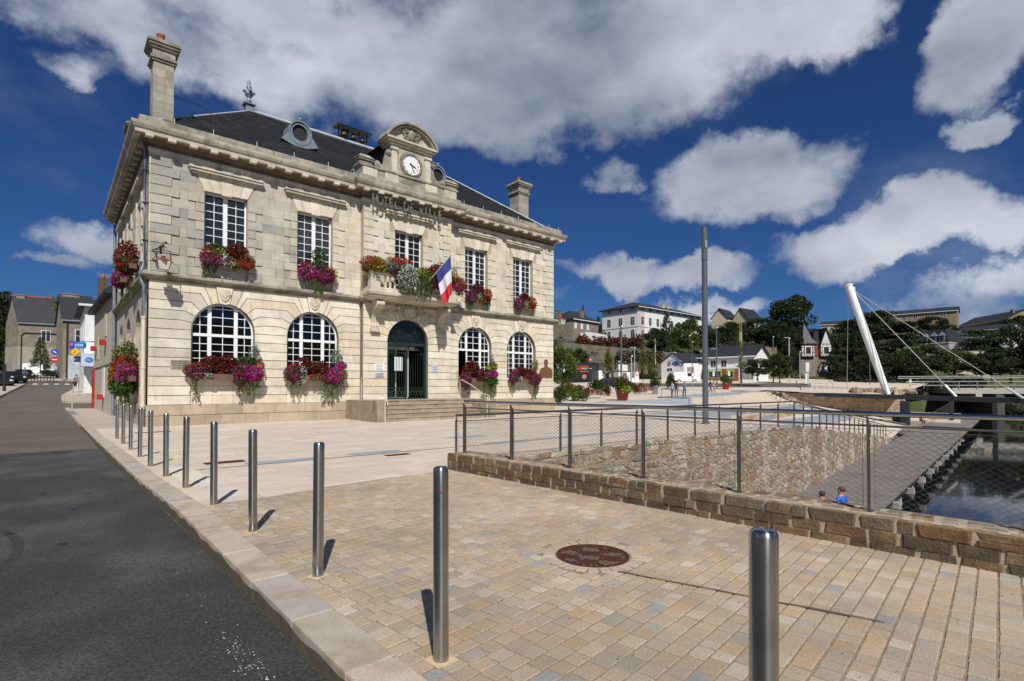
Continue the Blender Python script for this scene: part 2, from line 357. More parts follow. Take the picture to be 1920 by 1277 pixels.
def disc(mb, F, a, d0, d1, z, r, n=20, **kw): mb.fprism(F, [(a + r * math.cos(2 * math.pi * i / n), z + r * math.sin(2 * math.pi * i / n)) for i in range(n)], d0, d1, **kw)
def copy_tree(o, parent=None):
    c = o.copy(); COL.objects.link(c); c.parent = parent
    for ch in list(o.children): copy_tree(ch, c)
    return c
# ================================================================== GROUND AND SETTING
def zs(y): return interp(y, [(-20, 0), (20, 0), (30, -.06), (45, -.12), (52, -.02), (57, .5), (60, .72), (85, 2.0), (118, 3.7), (160, 6), (260, 14)])
def zp(x, y):
    z = interp(x, [(25, 0.0), (48, .5), (63, .8), (80, 1.3), (100, 2.2), (130, 3.2)]) + .05 * max(0, y - 33)
    if x > 76.1: z -= max(0, 33 - y) * .06
    return z
def quay(x): return interp(x, [(6, 8.46), (22.4, 8.46), (49, 11.9), (77, 17.0), (80, 18.2), (130, 24)])
def yt(x): return interp(x, [(22, 14), (30, 24), (37, 31.6), (46.4, 27.3), (46.9, 31), (62, 33.4), (76, 33.3), (79, 33)])
def zfront(x): return interp(x, [(22.4, 0), (49, -2.4), (76, -2.58), (80, -2.6)])
def zback(x): return zp(x, yt(x)) if x <= 37 else interp(x, [(37, zp(37, 31.6)), (46.4, -.14), (64, -.3), (79, -.6)])
def zlow(x, y):
    a = quay(x); b = yt(x) - (4.2 if x > 46.6 else 0); t = max(0, min(1, (y - a) / (b - a))); return zfront(x) + (zback(x) - zfront(x)) * t
def terr(x, y):
    r = math.hypot(x, y); az = math.degrees(math.atan2(y, x))
    if -12 < az < 112: r = max(x * FW0.x + y * FW0.y, r * .66)
    if r < 96 and -75 < az < 60: return -6.0
    if 8 <= az < 27:
        h1 = interp(r, [(96, 1.0), (112, 2.6), (129, 4.0), (136, 6.2), (150, 9.5), (162, 14.5), (175, 17), (200, 20.5), (300, 34), (500, 46), (1500, 60), (4000, 60)]); k = max(0, min(1, (az - 22) / 4)); return h1 * (1 - k) + interp(r, [(96, 1.2), (104, 2.3), (112, 4.6), (130, 10.5), (150, 15.5), (200, 22), (300, 36), (500, 46), (1500, 60), (4000, 60)]) * k
    hill = interp(r, [(96, 1.2), (104, 2.3), (112, 4.6), (130, 10.5), (150, 15.5), (200, 22), (300, 36), (500, 46), (1500, 60), (4000, 60)])
    if az < 10 and az > -75:
        low = interp(r, [(96, -5), (112, -3.2), (124, 1.5), (140, 6), (200, 18), (300, 30), (500, 42), (1500, 60)]); k = max(0, min(1, (az - 7.5) / 2.5)); hill = low * (1 - k) + hill * k
    if az >= 60 or az <= -75:
        st = interp(r, [(0, -.45), (62, -.4), (80, 1.5), (110, 3.6), (150, 12), (200, 28), (300, 40), (1500, 60)]); k = max(0, min(1, (az - 60) / 8)) if az > 0 else 1
        hill = (-6 if r < 96 else hill) * (1 - k) + st * k if az > 0 else st
    return hill
mb = MB(); rings = [4, 12, 24, 40, 55, 70, 80, 88, 96.5, 101, 106, 112, 118, 125, 132, 140, 150, 162, 176, 195, 220, 260, 320, 420, 600, 1000, 2000, 4000]; NA = 144
vs = [(r_ * math.cos(2 * math.pi * k / NA), r_ * math.sin(2 * math.pi * k / NA)) for r_ in rings for k in range(NA)]
hn = lambda x, y: (.6 * math.sin(x * .11 + 1) * math.sin(y * .09) + .4 * math.sin(x * .05 - y * .07)) if x * FW0.x + y * FW0.y > 112 else 0
mb.add([(x, y, terr(x, y) + hn(x, y)) for x, y in vs], [(i * NA + k, i * NA + (k + 1) % NA, (i + 1) * NA + (k + 1) % NA, (i + 1) * NA + k) for i in range(len(rings) - 1) for k in range(NA)] + [tuple(range(NA - 1, -1, -1))], smooth=True)
M_hill = mat('hillside_grass', (.045, .062, .018), 1.0, nscale=.35, namp=.4, second=(.075, .065, .03), sscale=.06, samp=.6, bump=.5, bscale=3)
tag(mb.build('terrain', M_hill), kind='structure')
# --- water
M_water = bpy.data.materials.new('canal_water'); M_water.use_nodes = True; t = M_water.node_tree; b = t.nodes['Principled BSDF']
b.inputs['Base Color'].default_value = (.006, .008, .006, 1); b.inputs['Roughness'].default_value = .045; b.inputs['IOR'].default_value = 1.33
pn = N(t, 'ShaderNodeNewGeometry').outputs['Position']; nz = N(t, 'ShaderNodeTexNoise', ins={'Vector': pn, 'Scale': .9, 'Detail': 3.0})
bp = N(t, 'ShaderNodeBump', ins={'Strength': .05, 'Distance': .05, 'Height': nz.outputs['Fac']}); t.links.new(bp.outputs[0], b.inputs['Normal'])
WZ = -3.55
mb = MB(); mb.poly([(6.3, -60), (140, -60), (140, 30), (60, 20), (49, 13.5), (22.5, 10), (6.3, 9.5)], WZ - .05, WZ); tag(mb.build('water', M_water), kind='structure')
# --- plaza sheets
M_plaza = mat('pale_paving', (.57, .485, .40), .85, nscale=.5, namp=.06, second=(.48, .42, .36), sscale=.35, samp=.6, bump=.05, bscale=40, grain=.05)
mb = MB()
def sheet(mb, xs, yf, zf, ny, ext=0.0):
    base = len(mb.v); vs = []
    for x in xs:
        a, b = yf(x)
        for j in range(ny + 1): y = a + (b - a) * j / ny; vs.append((x, y, zf(x, y)))
    n1_ = ny + 1; mb.add(vs, [(i * n1_ + j, (i + 1) * n1_ + j, (i + 1) * n1_ + j + 1, i * n1_ + j + 1) for i in range(len(xs) - 1) for j in range(ny)], smooth=False)
xs0 = [1.25, 6, 12, 17, 22.4]
sheet(mb, xs0, lambda x: (8.46 if x > 5 else 8.1, 25.2), lambda x, y: -.012, 8)
sheet(mb, [2.9, 12, 22.4], lambda x: (25.2, 60), lambda x, y: zp(x, y) - .012, 10)
sheet(mb, [22.4 + i * 2 for i in range(12)] + [46.4], lambda x: (yt(x), 60), zp, 14)
sheet(mb, [46.401, 46.9, 50, 54, 58, 62, 66, 70, 74, 76.5], lambda x: (yt(x), 62), zp, 12)
sheet(mb, [76.5, 80, 84, 90, 96, 103, 110, 120], lambda x: (quay(x) + .6, 64), zp, 16)
tag(mb.build('plaza', M_plaza), kind='structure')
mb = MB(); sheet(mb, [22.4 + i * 2 for i in range(12)] + [46.4], lambda x: (quay(x), yt(x)), zlow, 10)
sheet(mb, [46.401, 50, 54, 58, 62, 66, 70, 74, 77.5], lambda x: (quay(x), yt(x)), zlow, 12)
tag(mb.build('lower_plaza', M_plaza), kind='structure')
# --- street
def strip(mb, x0, x1, ys, dz, **kw):
    for a, b in zip(ys, ys[1:]):
        xa0, xa1 = (x0(a), x1(a)) if callable(x0) else (x0, x1); xb0, xb1 = (x0(b), x1(b)) if callable(x0) else (x0, x1)
        mb.add([(xa0, a, zs(a) + dz), (xa1, a, zs(a) + dz), (xb1, b, zs(b) + dz), (xb0, b, zs(b) + dz)], [(0, 1, 2, 3)], **kw)
YS = [-12, -4, 2, 6, 10, 14, 18.6]; YS2 = [18.6, 22, 26, 30, 36, 42, 48, 52, 54.5, 57, 60, 66, 72, 80, 90, 100, 118, 140]
M_asph = mat('asphalt', (.046, .047, .047), .8, nscale=.9, namp=.22, second=(.085, .084, .080), sscale=.45, samp=.75, bump=1.0, bscale=70, grain=.8, gsc=48, spec=.4)
M_asph2 = mat('brown_asphalt', (.105, .085, .068), .9, nscale=.4, namp=.15, second=(.12, .10, .085), sscale=.2, bump=.25, bscale=120, grain=.15)
kerbx = lambda y: interp(y, [(-10, 1.22), (8, 1.22), (11, 1.12), (20, 1.0), (45, .9), (60, .6)])
mb = MB(); strip(mb, lambda y: -16, kerbx, YS, -.13); mb.add([(-60, -12, -.13), (-16, -12, -.13), (-16, 18.6, -.13), (-60, 18.6, -.13)], [(0, 1, 2, 3)]); mb.add([(-60, -60, -.13), (6, -60, -.13), (6, -12, -.13), (-60, -12, -.13)], [(0, 1, 2, 3)])
tag(mb.build('road', M_asph), kind='structure')
mb = MB(); strip(mb, lambda y: -16 if y < 52 else -9, lambda y: kerbx(y) if y < 51 else 9, YS2, -.132); tag(mb.build('side_street_road', M_asph2), kind='structure')
# broken white flecks of glass on the asphalt by the kerb, and old patches
mb = MB(); rs = random.Random(5)
for i in range(230):
    tt = rs.random(); x = 1.02 - abs(rs.gauss(0, .09)) - .06 * tt; y = 3.0 + 1.1 * tt ** 1.5 + rs.gauss(0, .16) if rs.random() < .85 else rs.uniform(2.4, 6)
    if x > 1.16: continue
    s = rs.choice([.0022, .003, .0045, .0065]) * (1.3 if rs.random() < .1 else 1); a = rs.uniform(0, 3)
    mb.add([(x + s * math.cos(a + k * 1.9), y + s * math.sin(a + k * 1.9) * 1.4, -.126 + rs.uniform(0, .002)) for k in range(3)], [(0, 1, 2)])
o = mb.build('broken_glass', mat('glass_grit', (.62, .66, .66), .3, namp=0)); tag(o, 'scatter of pale broken glass grit on the asphalt beside the kerb', 'glass grit', kind='stuff')
mb = MB()
for (x, y, w) in [(.1, 7.5, .05), (-.35, 8.4, .045), (.25, 9.6, .05), (-.55, 5.0, .04), (.3, 2.25, .02), (-.9, 9.8, .05), (-.1, 11.2, .05), (.45, 10.8, .04)]:
    mb.add([(x + w * math.cos(k * .785), y + w * 1.3 * math.sin(k * .785), -.1265) for k in range(8)], [tuple(range(8))])
tag(mb.build('tar_spots', M_black), 'small dark tar spots on the grey asphalt', 'tar spots', kind='stuff')
mb = MB()
for (cx_, r0_) in ((-2.3, 2.05), (-2.55, 2.05)):      # rubber marks of turning wheels
    for i in range(26):
        a0_, a1_ = -.5 + i * .05, -.5 + (i + 1) * .05; w_ = .05 * math.sin(math.pi * (i + .5) / 26)
        mb.add([(cx_ + (r0_ + sg * w_) * math.cos(a), 7.6 + 2.6 * math.sin(a), -.1285) for a, sg in ((a0_, -1), (a1_, -1), (a1_, 1), (a0_, 1))], [(0, 1, 2, 3)])
tag(mb.build('tyre_marks', mat('rubber_mark', (.030, .030, .031), .8, nscale=12, namp=.5)), 'faint curved dark tyre marks on the asphalt', 'tyre marks', kind='stuff')
mb = MB(); rs = random.Random(15)      # specks of dirt, moss and rust stains on the setts
for i in range(260):
    x, y = rs.uniform(1.6, 5.6), rs.uniform(.2, 8); s_ = rs.choice([.0015, .002, .003, .004, .006]) ; a = rs.uniform(0, 6)
    mb.add([(x + s_ * (1 + .5 * math.sin(k * 2.3 + i)) * math.cos(a + k * 1.05) * 1.5, y + s_ * math.sin(a + k * 1.05), .0042 + i * 1e-6) for k in range(6)], [tuple(range(6))], col=rs.choice([(.07, .05, .03), (.16, .08, .03), (.05, .05, .035)]))
tag(mb.build('dirt_specks', mat('dirt_speck', mode='attr', rough=.9, namp=.2)), 'small brown and dark specks of dirt scattered on the setts', 'dirt', kind='stuff')
# --- kerb: separate granite stones
M_kerb = pair('kerb_granite', rough=.8, nscale=5, namp=.1, bump=.2, bscale=90, second=(.27, .20, .125), sscale=2.6, samp=.55, grain=.30, gsc=90)
kr = thing('granite_kerb', 'long kerb of pale granite stones between road and paving', 'kerb', (1.3, 3, 0)); KP = Pieces('kerb_stone', kr, M_kerb, slab_variants(M_kerb, 4, .006, .012, .05, 'kerb_stone'))
y = -2.2; rs = random.Random(9)
while y < 52:
    L = rs.uniform(.86, 1.05); yc = y + L / 2; xo = kerbx(yc); w = .30 if yc < 20 else .26
    sl_ = math.atan2(kerbx(y + L) - kerbx(y), L)
    KP.add(rs.randrange(4), TRS(Vector((xo + w / 2, yc, zs(yc) - .122)), Matrix.Rotation(-sl_, 3, 'Z'), (w, L - .012, .25)), jit(rs.choice([(.44, .375, .305), (.42, .375, .32), (.40, .365, .325)]), .06, rs), -y)
    y += L
KP.finish()
mb = MB(); strip(mb, lambda y: kerbx(y) + .02, lambda y: kerbx(y) + .34, [-3, 0, 4, 8, 11, 14, 18.6, 22, 30, 40, 52], -.02); mb.build('kerb_bed', M_joint, kr)
mb = MB(); rs = random.Random(6); y = -2
while y < 30:
    L = rs.uniform(.03, .12); h0, h1 = .092 + .022 * math.sin(y * 3.1) * math.cos(y * 7.3), .092 + .022 * math.sin((y + L) * 3.1) * math.cos((y + L) * 7.3); x0_, x1_ = kerbx(y) - .0035, kerbx(y + L) - .0035
    mb.add([(x0_, y, -.135 + zs(y)), (x1_, y + L, -.135 + zs(y)), (x1_, y + L, -.13 + h1 + zs(y)), (x0_, y, -.13 + h0 + zs(y))], [(0, 1, 2, 3)]); y += L
mb.build('kerb_grime', mat('kerb_grime', (.105, .078, .05), .95, nscale=7, namp=.35), kr)['kind'] = 'stuff'
mb = MB(); rs = random.Random(3)      # moss and grit in the gutter
for i in range(2600):
    y = rs.uniform(1.5, 20); x = kerbx(y) - abs(rs.gauss(0, .022)) - .002; s = rs.uniform(.003, .010)
    mb.add([(x, y, -.126), (x - s, y + s * 2, -.125), (x - s * .4, y + s, -.12 + s)], [(0, 1, 2)], col=mixc((.035, .05, .015), (.10, .075, .04), rs.random()))
tag(mb.build('gutter_moss', mat('moss', mode='attr', rough=1, namp=0)), 'thin line of moss and grit along the foot of the kerb', 'moss', kind='stuff')
# pavement beyond the town hall corner and the far pavements
mb = MB(); strip(mb, lambda y: kerbx(y) + .26, lambda y: 2.95, [18.6, 22, 26, 30, 36, 42, 48, 52], -.006)
q = [(.9, 56.2), (10, 56.2), (10, 75), (1.9, 75), (.6, 62), (.6, 57.0)]; mb.poly(q, [zs(y) - .3 for _, y in q], [zs(y) + .05 for _, y in q])
q = [(-9, 60), (-3.4, 60), (-2.4, 84), (-9, 84)]; mb.poly(q, [zs(y) - .3 for _, y in q], [zs(y) + .05 for _, y in q])
q = [(-3.2, 97), (5, 97), (5, 101), (-3.2, 101)]; mb.poly(q, [zs(y) - .3 for _, y in q], [zs(y) + .06 for _, y in q])
tag(mb.build('pavement', mat('pavement_grey', (.40, .34, .28), .9, nscale=.7, namp=.12, grain=.08)), kind='structure')
mb = MB()
for i in range(4):
    x = -1.9 + i * 1.0; mb.add([(x, 86, zs(86) - .118), (x + .62, 86, zs(86) - .118), (x + .45, 88.5, zs(88.5) - .118), (x + .16, 88.5, zs(88.5) - .118)], [(0, 1, 2, 3)])
tag(mb.build('road_marking', mat('road_paint', (.62, .62, .60), .8, namp=.15)), kind='structure')
# --- setts of the near paving
M_sett = pair('paving_stone', rough=.78, nscale=1.1, namp=.17, bump=.45, bscale=75, second=(.46, .29, .13), sscale=4.2, samp=.20, grain=.30, gsc=95)
pv = thing('sett_paving', 'near area of beige, ochre and blue-grey stone setts between kerb and low wall', 'paving', (3.5, 4, 0)); SP = Pieces('paving_stone', pv, M_sett, slab_variants(M_sett, 8, .02, .06, .14, 'paving_stone'), 'paving_stones')
wallx = lambda y: 5.69 + (8.46 - y) * .042
SETTC = [(.43, .345, .245)] * 8 + [(.455, .375, .285)] * 8 + [(.40, .335, .255)] * 8 + [(.36, .32, .27)] * 3 + [(.44, .335, .21)] * 4 + [(.49, .425, .34)] * 4 + [(.42, .34, .26)] * 6 + [(.32, .315, .30)]
ANG = R(6.6); e1 = Vector((math.cos(ANG), math.sin(ANG), 0)); e2 = Vector((-e1.y, e1.x, 0)); RZ = Matrix.Rotation(ANG, 3, 'Z'); MH = Vector((3.81, 3.26, 0))
rs = random.Random(21); tcur = 0.0; row = 0; curve = lambda s, t: .035 * math.sin(s * .8 + t * .5)
while tcur > -12.5:
    w = rs.uniform(.112, .138); tm = tcur - w / 2; tcur -= w; row += 1
    O = Vector((1.5, 7.95, 0)) + e2 * tm; s0 = (1.51 - O.x) / e1.x; y1 = O.y + 4.2 * e1.y; s1 = (wallx(y1) + .02 - O.x) / e1.x; s = s0
    while s < s1:
        L = min(rs.uniform(.11, .185), s1 - s); L = L if s1 - s - L > .07 else s1 - s
        c = O + e1 * (s + L / 2); s += L
        if (c - MH).length < .46 or L < .03: continue
        lum = .90 + .09 * math.sin(c.x * 1.3 + c.y) * math.sin(c.y * .9)
        sc_ = FPX / max(1.2, (c - Vector((0, 0, EYE))).length); p2 = c - Vector((0, 0, EYE)); dd = p2.dot(FW)
        sx = PPX + FPX * p2.dot(RT) / max(dd, .1); sy = PPY - FPX * p2.dot(UPV) / max(dd, .1)
        vis = 1 if dd > 0 and -40 < sx < 1960 and 700 < sy < 1330 else 0
        col = tuple(v * lum for v in jit(rs.choice(SETTC), .075, rs))
        SP.add(rs.randrange(8), TRS(c + Vector((0, 0, -.03 + rs.uniform(-.0025, .0025))), RZ @ Matrix.Rotation(rs.gauss(0, .012), 3, 'Z'), (L - .009, w - .009, .06)), col, vis * 1000 - dd)
SP.finish()
mb = MB(); mb.add([(1.5, -5, -.006), (8, -5, -.006), (6, 8.55, -.006), (1.5, 8.0, -.006)], [(0, 1, 2, 3)]); mb.build('sett_bed', mat('sand_joint', (.235, .19, .135), .95, nscale=20, namp=.2, grain=.2), pv)
# manhole with its ring of stones
mh = thing('manhole_cover', 'round rusty cast-iron manhole cover with a broken square grid pattern', 'manhole cover', (MH.x, MH.y, 0))
mb = MB(); mb.lathe((MH.x, MH.y, -.03), [(.335, 0), (.335, .032), (.318, .034), (.316, .026), (0, .026)], 40, smooth=False); mb.build('frame', mat('rusty_iron', (.085, .028, .016), .7, metal=.3, nscale=25, namp=.3, bump=.3, bscale=60), mh)
mb = MB(); mbl = MB(); rs = random.Random(8)
for i in range(-10, 11):
    for j in range(-10, 11):
        x, y = i * .03, j * .03
        if math.hypot(x, y) > .29: continue
        p = MH + e1 * x + e2 * y; k = math.sin(i * .9 + 1) + math.sin(j * .8 + i * .4) + rs.uniform(-.6, .6)
        a, b_ = e1 * .013, e2 * .0135
        if k > -.05:
            vs = [p - a - b_, p + a - b_, p + a + b_, p - a + b_]; mb.add([v + Vector((0, 0, -.004)) for v in vs] + [v * 1 + Vector((0, 0, .0035)) for v in vs], [(0, 1, 5, 4), (1, 2, 6, 5), (2, 3, 7, 6), (3, 0, 4, 7), (4, 5, 6, 7)])
        else:
            for (q0, q1) in ((p - a * 1.15, p + a * 1.15), (p - b_ * 1.1, p + b_ * 1.1)):
                d_ = (q1 - q0).normalized().cross(Vector((0, 0, 1))) * .0022; vs = [q0 - d_, q1 - d_, q1 + d_, q0 + d_]; mbl.add([v + Vector((0, 0, -.0015)) for v in vs], [(0, 1, 2, 3)])
mb.build('raised_grid', MATS['rusty_iron'], mh)['kind'] = 'stuff'; mbl.build('worn_lines', mat('worn_metal', (.42, .37, .33), .5, metal=.3, namp=.1), mh)['kind'] = 'stuff'
for k in range(26):
    a = 2 * math.pi * k / 26; c = MH + Vector((math.cos(a), math.sin(a), 0)) * .405; rs_ = random.Random(k)
    o = link('paving_stone', SP.ms[k % 8], pv); o.matrix_local = Matrix.Translation(-wpos(pv)) @ TRS(c + Vector((0, 0, -.03)), Matrix.Rotation(a + math.pi / 2, 3, 'Z'), (.088, .115, .06)); o.color = (*jit((.42, .355, .28), .1, rs_), 1)
# water stain running from the manhole, bollard mortar pads
mb = MB(); pts = [(3.63, 2.82, .02), (3.72, 2.5, .012), (3.85, 2.1, .016), (3.95, 1.75, .01), (4.05, 1.45, .02), (4.17, 1.06, .008)]
mbs = MB()
for (x0, y0, w0), (x1, y1, w1) in zip(pts, pts[1:]): mbs.add([(x0 - w0, y0, .0045), (x0 + w0, y0, .0045), (x1 + w1, y1, .0045), (x1 - w1, y1, .0045)], [(0, 1, 2, 3)])
tag(mbs.build('damp_stain', mat('damp_stone', (.13, .095, .06), .6, nscale=14, namp=.35)), 'thin dark damp stain trailing over the setts from the manhole', 'stain', kind='stuff')
# --- large pale slabs before the town hall
M_slab = pair('paving_slab', rough=.82, nscale=3, namp=.06, bump=.12, bscale=60, second=(.44, .37, .30), sscale=.7, samp=.35, grain=.07)
pl = thing('slab_paving', 'pale pinkish granite slab paving in front of the town hall', 'paving', (8, 14, 0)); PP = Pieces('paving_slab', pl, M_slab, slab_variants(M_slab, 4, .003, .006, .1, 'paving_slab'), 'paving_slabs')
y = 8.02; rs = random.Random(31); drain_y = 11.45
while y < 25.15:
    h = rs.choice([.33, .40, .48]); x = kerbx(y + .2) + .305
    while x < 22.3:
        L = rs.uniform(.5, 1.05); x2 = min(x + L, 22.35); yc = y + h / 2; ylo = 8.0 + (x - 1.5) * .118 if x < 5.7 else 8.6
        if x < 1.5 and y < 8.1: ylo = 9
        if yc - h / 2 > ylo - .1 and not (x2 > 11.2 and x < 17.3 and yc > 21.9):
            PP.add(rs.randrange(4), TRS(Vector(((x + x2) / 2, yc, -.02)), Matrix(), (x2 - x - .008, h - .008, .04)), jit(rs.choice([(.56, .475, .395), (.53, .46, .395), (.585, .505, .43), (.54, .45, .36)]), .045, rs), -math.hypot(x, y))
        x = x2
    y += h
PP.finish()
M_rustg = MATS['rusty_iron']
def slab(name, label, cat, x0, x1, y0, y1, m, rows=0):
    mb = MB(); mb.box(x0, x1, y0, y1, -.01, .006)
    if rows:
        for i in range(rows): xx = x0 + (x1 - x0) * (i + .5) / rows; mb.box(xx - .012, xx + .012, y0 + .02, y1 - .02, .006, .012)
    return tag(mb.build(name, m, origin=((x0 + x1) / 2, (y0 + y1) / 2, 0)), label, cat)
slab('drain_cover', 'long rusty drain grate lying left of the grey slab', 'drain cover', 2.35, 3.1, 12.1, 12.42, M_rustg, 14)
slab('granite_slab', 'blue-grey granite slab right of the long rusty grate', 'slab', 3.0, 4.4, 11.52, 11.85, M_granite)
slab('granite_slab', 'blue-grey granite slab behind the small rusty grate', 'slab', 5.2, 6.5, 11.55, 11.95, M_granite)
slab('granite_slab', 'pale blue-grey slab seen behind the railing left end', 'slab', 9.3, 10.6, 13.4, 13.85, M_granite)
slab('granite_slab', 'blue-grey slab line running behind the railing mesh', 'slab', 9.0, 16.5, 11.55, 11.75, M_granite)
slab('drain_cover', 'small rusty square grate on the pale slabs', 'drain cover', 5.75, 6.35, 10.92, 11.15, M_rustg, 10)
slab('drain_cover', 'rusty grate by the corner of the town hall', 'drain cover', 2.15, 3.2, 22.0, 22.35, M_rustg, 14)
slab('tactile_slab', 'pale ribbed tactile slab between the bollards and the kerb', 'tactile paving', 1.62, 2.05, 9.95, 12.1, mat('tactile', (.62, .58, .48), .8, namp=.06), 9)
slab('drain_slot', 'thin dark drain slot crossing the pale slabs', 'drain', 1.9, 16, 11.43, 11.47, M_black)
# --- low stone wall along the quay with its stones
M_ws = pair('wall_stone', rough=.92, nscale=7, namp=.30, bump=1.0, bscale=34, second=(.13, .085, .045), sscale=4.0, samp=.6, grain=.15, spec=.15)
M_mortar = mat('pale_mortar', (.40, .345, .255), .95, nscale=12, namp=.15, bump=.3, bscale=60)
lw = thing('low_wall', 'low wall of brown rubble stones and pale mortar carrying the near railing', 'wall', (6, 4, 0))
LP = Pieces('wall_stone', lw, M_ws, slab_variants(M_ws, 8, .045, .07, .20, 'wall_stone'), 'wall_stones')
LC = [(.17, .125, .075), (.21, .155, .095), (.13, .10, .065), (.165, .135, .10), (.23, .165, .095), (.12, .095, .07), (.19, .115, .065)]
rs = random.Random(17); wdir = Vector((-.042, 1, 0)).normalized(); wn_ = Vector((-1, -.042, 0)).normalized(); wa = math.atan2(wdir.y, wdir.x)
RW = Matrix((wdir, Vector((0, 0, 1)), wn_)).transposed()            # local x along wall, y up, z outwards
TH = .56; z0 = 0.0
for ci, (za, zb) in enumerate([(-.02, .075), (.08, .19), (.195, .305)]):
    y = -2.6
    while y < 8.44:
        L = min(rs.choice([.14, .2, .28, .36, .44]) * rs.uniform(.85, 1.15), 8.46 - y); zt = zb
        if L < .08: break
        if rs.random() < .12: parts = [(za, za + (zb - za) * .45), (za + (zb - za) * .52, zb)]
        else: parts = [(za, zb)]
        for pa, pb in parts:
            yc = y + L / 2
            LP.add(rs.randrange(8), TRS(Vector((wallx(yc) + .048 + rs.uniform(-.008, .006), yc, (pa + pb) / 2)), RW @ Matrix.Rotation(rs.gauss(0, .02), 3, 'Z'), (L - .010, pb - pa + .004, .11)), jit(rs.choice(LC), .15, rs), 100 - y)
        y += L
RT2 = Matrix.Rotation(wa, 3, 'Z')
for ri, (o0, o1) in enumerate([(.0, .19), (.20, .33), (.34, .55)]):
    y = -2.6 + rs.uniform(0, .2)
    while y < 8.42:
        L = min(rs.uniform(.14, .34), 8.45 - y)
        if L < .07: break
        yc = y + L / 2; wv_ = (o1 - o0) * rs.uniform(.62, .95)
        LP.add(rs.randrange(8), TRS(Vector((wallx(yc) + (o0 + o1) / 2 + rs.uniform(-.01, .01), yc, .285)), RT2, (L - rs.uniform(.03, .06), wv_ - .02, .05)), jit(rs.choice([(.33, .26, .185), (.30, .25, .19), (.36, .27, .18), (.26, .225, .175), (.33, .22, .15)]), .12, rs), 90 - y)
        y += L
for k in range(3):      # end face stones
    LP.add(k, TRS(Vector((5.80 + k * .18, 8.455, .08)), Matrix((Vector((1, 0, 0)), Vector((0, 0, 1)), Vector((0, -1, 0)))).transposed() @ Matrix.Rotation(math.pi, 3, 'Y'), (.16, .13, .04)), LC[k], 1)
LP.finish()
mb = MB(); y0, y1 = -2.7, 8.455; mb.poly([(wallx(y0) + .008, y0), (wallx(y0) + TH, y0), (wallx(y1) + TH, y1), (wallx(y1) + .008, y1)], [-.05] * 4, [.3] * 4); mb.build('mortar_core', M_mortar, lw)
mb = MB(); mb.poly([(wallx(y0) + .1, y0), (wallx(y0) + TH, y0), (wallx(y1) + TH, y1), (wallx(y1) + .1, y1)], -4.2, -.06); tag(mb.build('quay_wall', M_limed), 'stone quay wall dropping to the water beneath the near railing', 'wall')
# --- rubble retaining wall across the basin
M_rub = pair('rubble_stone', rough=.93, nscale=6, namp=.28, bump=.9, bscale=26, second=(.17, .10, .055), sscale=2.2, samp=.5, streak=.3, spec=.15)
RC = [(.31, .25, .175), (.34, .28, .20), (.27, .225, .165), (.35, .23, .14), (.38, .33, .25), (.28, .24, .19), (.31, .255, .20), (.31, .20, .135), (.43, .40, .34), (.25, .235, .19)]
rw = thing('rubble_wall', 'tall rubble retaining wall of mixed brown stones along the sunken quay', 'wall', (14, 8.5, 0)); RP = Pieces('rubble_stone', rw, M_rub, rubble_variants(M_rub, 4, 7, 'rubble_stone') + slab_variants(M_rub, 6, .12, .07, .2, 'rubble_stone'), 'rubble_stones')
rs = random.Random(41); RF = Matrix((Vector((1, 0, 0)), Vector((0, 0, 1)), Vector((0, -1, 0)))).transposed()
z = -2.62
while z < -.02:
    h = rs.uniform(.07, .19); x = 6.3 + rs.uniform(0, .2)
    while x < 22.35:
        L = rs.choice([.1, .16, .24, .34, .45]) * rs.uniform(.8, 1.2); col = jit(rs.choice(RC), .14, rs)
        if (13.2 < x < 14.0 and rs.random() < .7) or (19 < x < 19.5): col = mixc(col, (.50, .47, .41), .6)
        RP.add(rs.randrange(10), TRS(Vector((x + L / 2 + rs.uniform(-.03, .03), 8.484 + rs.uniform(-.012, .008), z + h / 2 + rs.uniform(-.035, .035))), RF @ Matrix.Rotation(rs.choice([0, math.pi]) + rs.gauss(0, .10), 3, 'Z'), (L * 1.04, h * rs.uniform(.85, 1.2), .042)), col, (z * 1.2 - abs(x - 13) * .25) + (4 if z > -1.3 else 0)); x += L
    z += h
RP.finish()
mb = MB(); mb.box(6.3, 22.42, 8.48, 9.0, -4.2, -.015); mb.build('mortar_core', mat('rubble_mortar', (.36, .31, .225), .95, nscale=8, namp=.2, bump=.5, bscale=40, streak=.3), rw)
rp = thing('rubble_wall', 'sloping-topped rubble wall descending beside the boardwalk with pale lime streaks', 'wall', (35, 10, -1)); RQ = Pieces('rubble_stone', rp, M_rub, RP.ms, 'rubble_stones')
A2, B2 = Vector((22.4, 8.46, 0)), Vector((49, 11.9, 0)); d2 = (B2 - A2); L2 = d2.length; d2.normalize(); n2_ = Vector((d2.y, -d2.x, 0)); RG = Matrix((d2, Vector((0, 0, 1)), n2_)).transposed()
z = -2.62
while z < -.05:
    h = rs.uniform(.12, .2); s = rs.uniform(0, .2)
    while s < L2:
        L = rs.uniform(.16, .40); zt = -2.4 * (s + L / 2) / L2
        if z + h * .6 < zt + .04:
            col = jit(rs.choice(RC), .16, rs)
            if math.sin(s * 1.9) + rs.uniform(-.6, .6) > .75: col = mixc(col, (.55, .51, .45), .7)
            RQ.add(rs.randrange(10), TRS(A2 + d2 * (s + L / 2) + Vector((0, 0, z + h / 2 + rs.uniform(-.03, .03))) + n2_ * rs.uniform(-.03, -.014), RG @ Matrix.Rotation(rs.gauss(0, .2), 3, 'Z'), (L * 1.12, h * 1.2, .042)), col, -s)
        s += L
    z += h
RQ.finish()
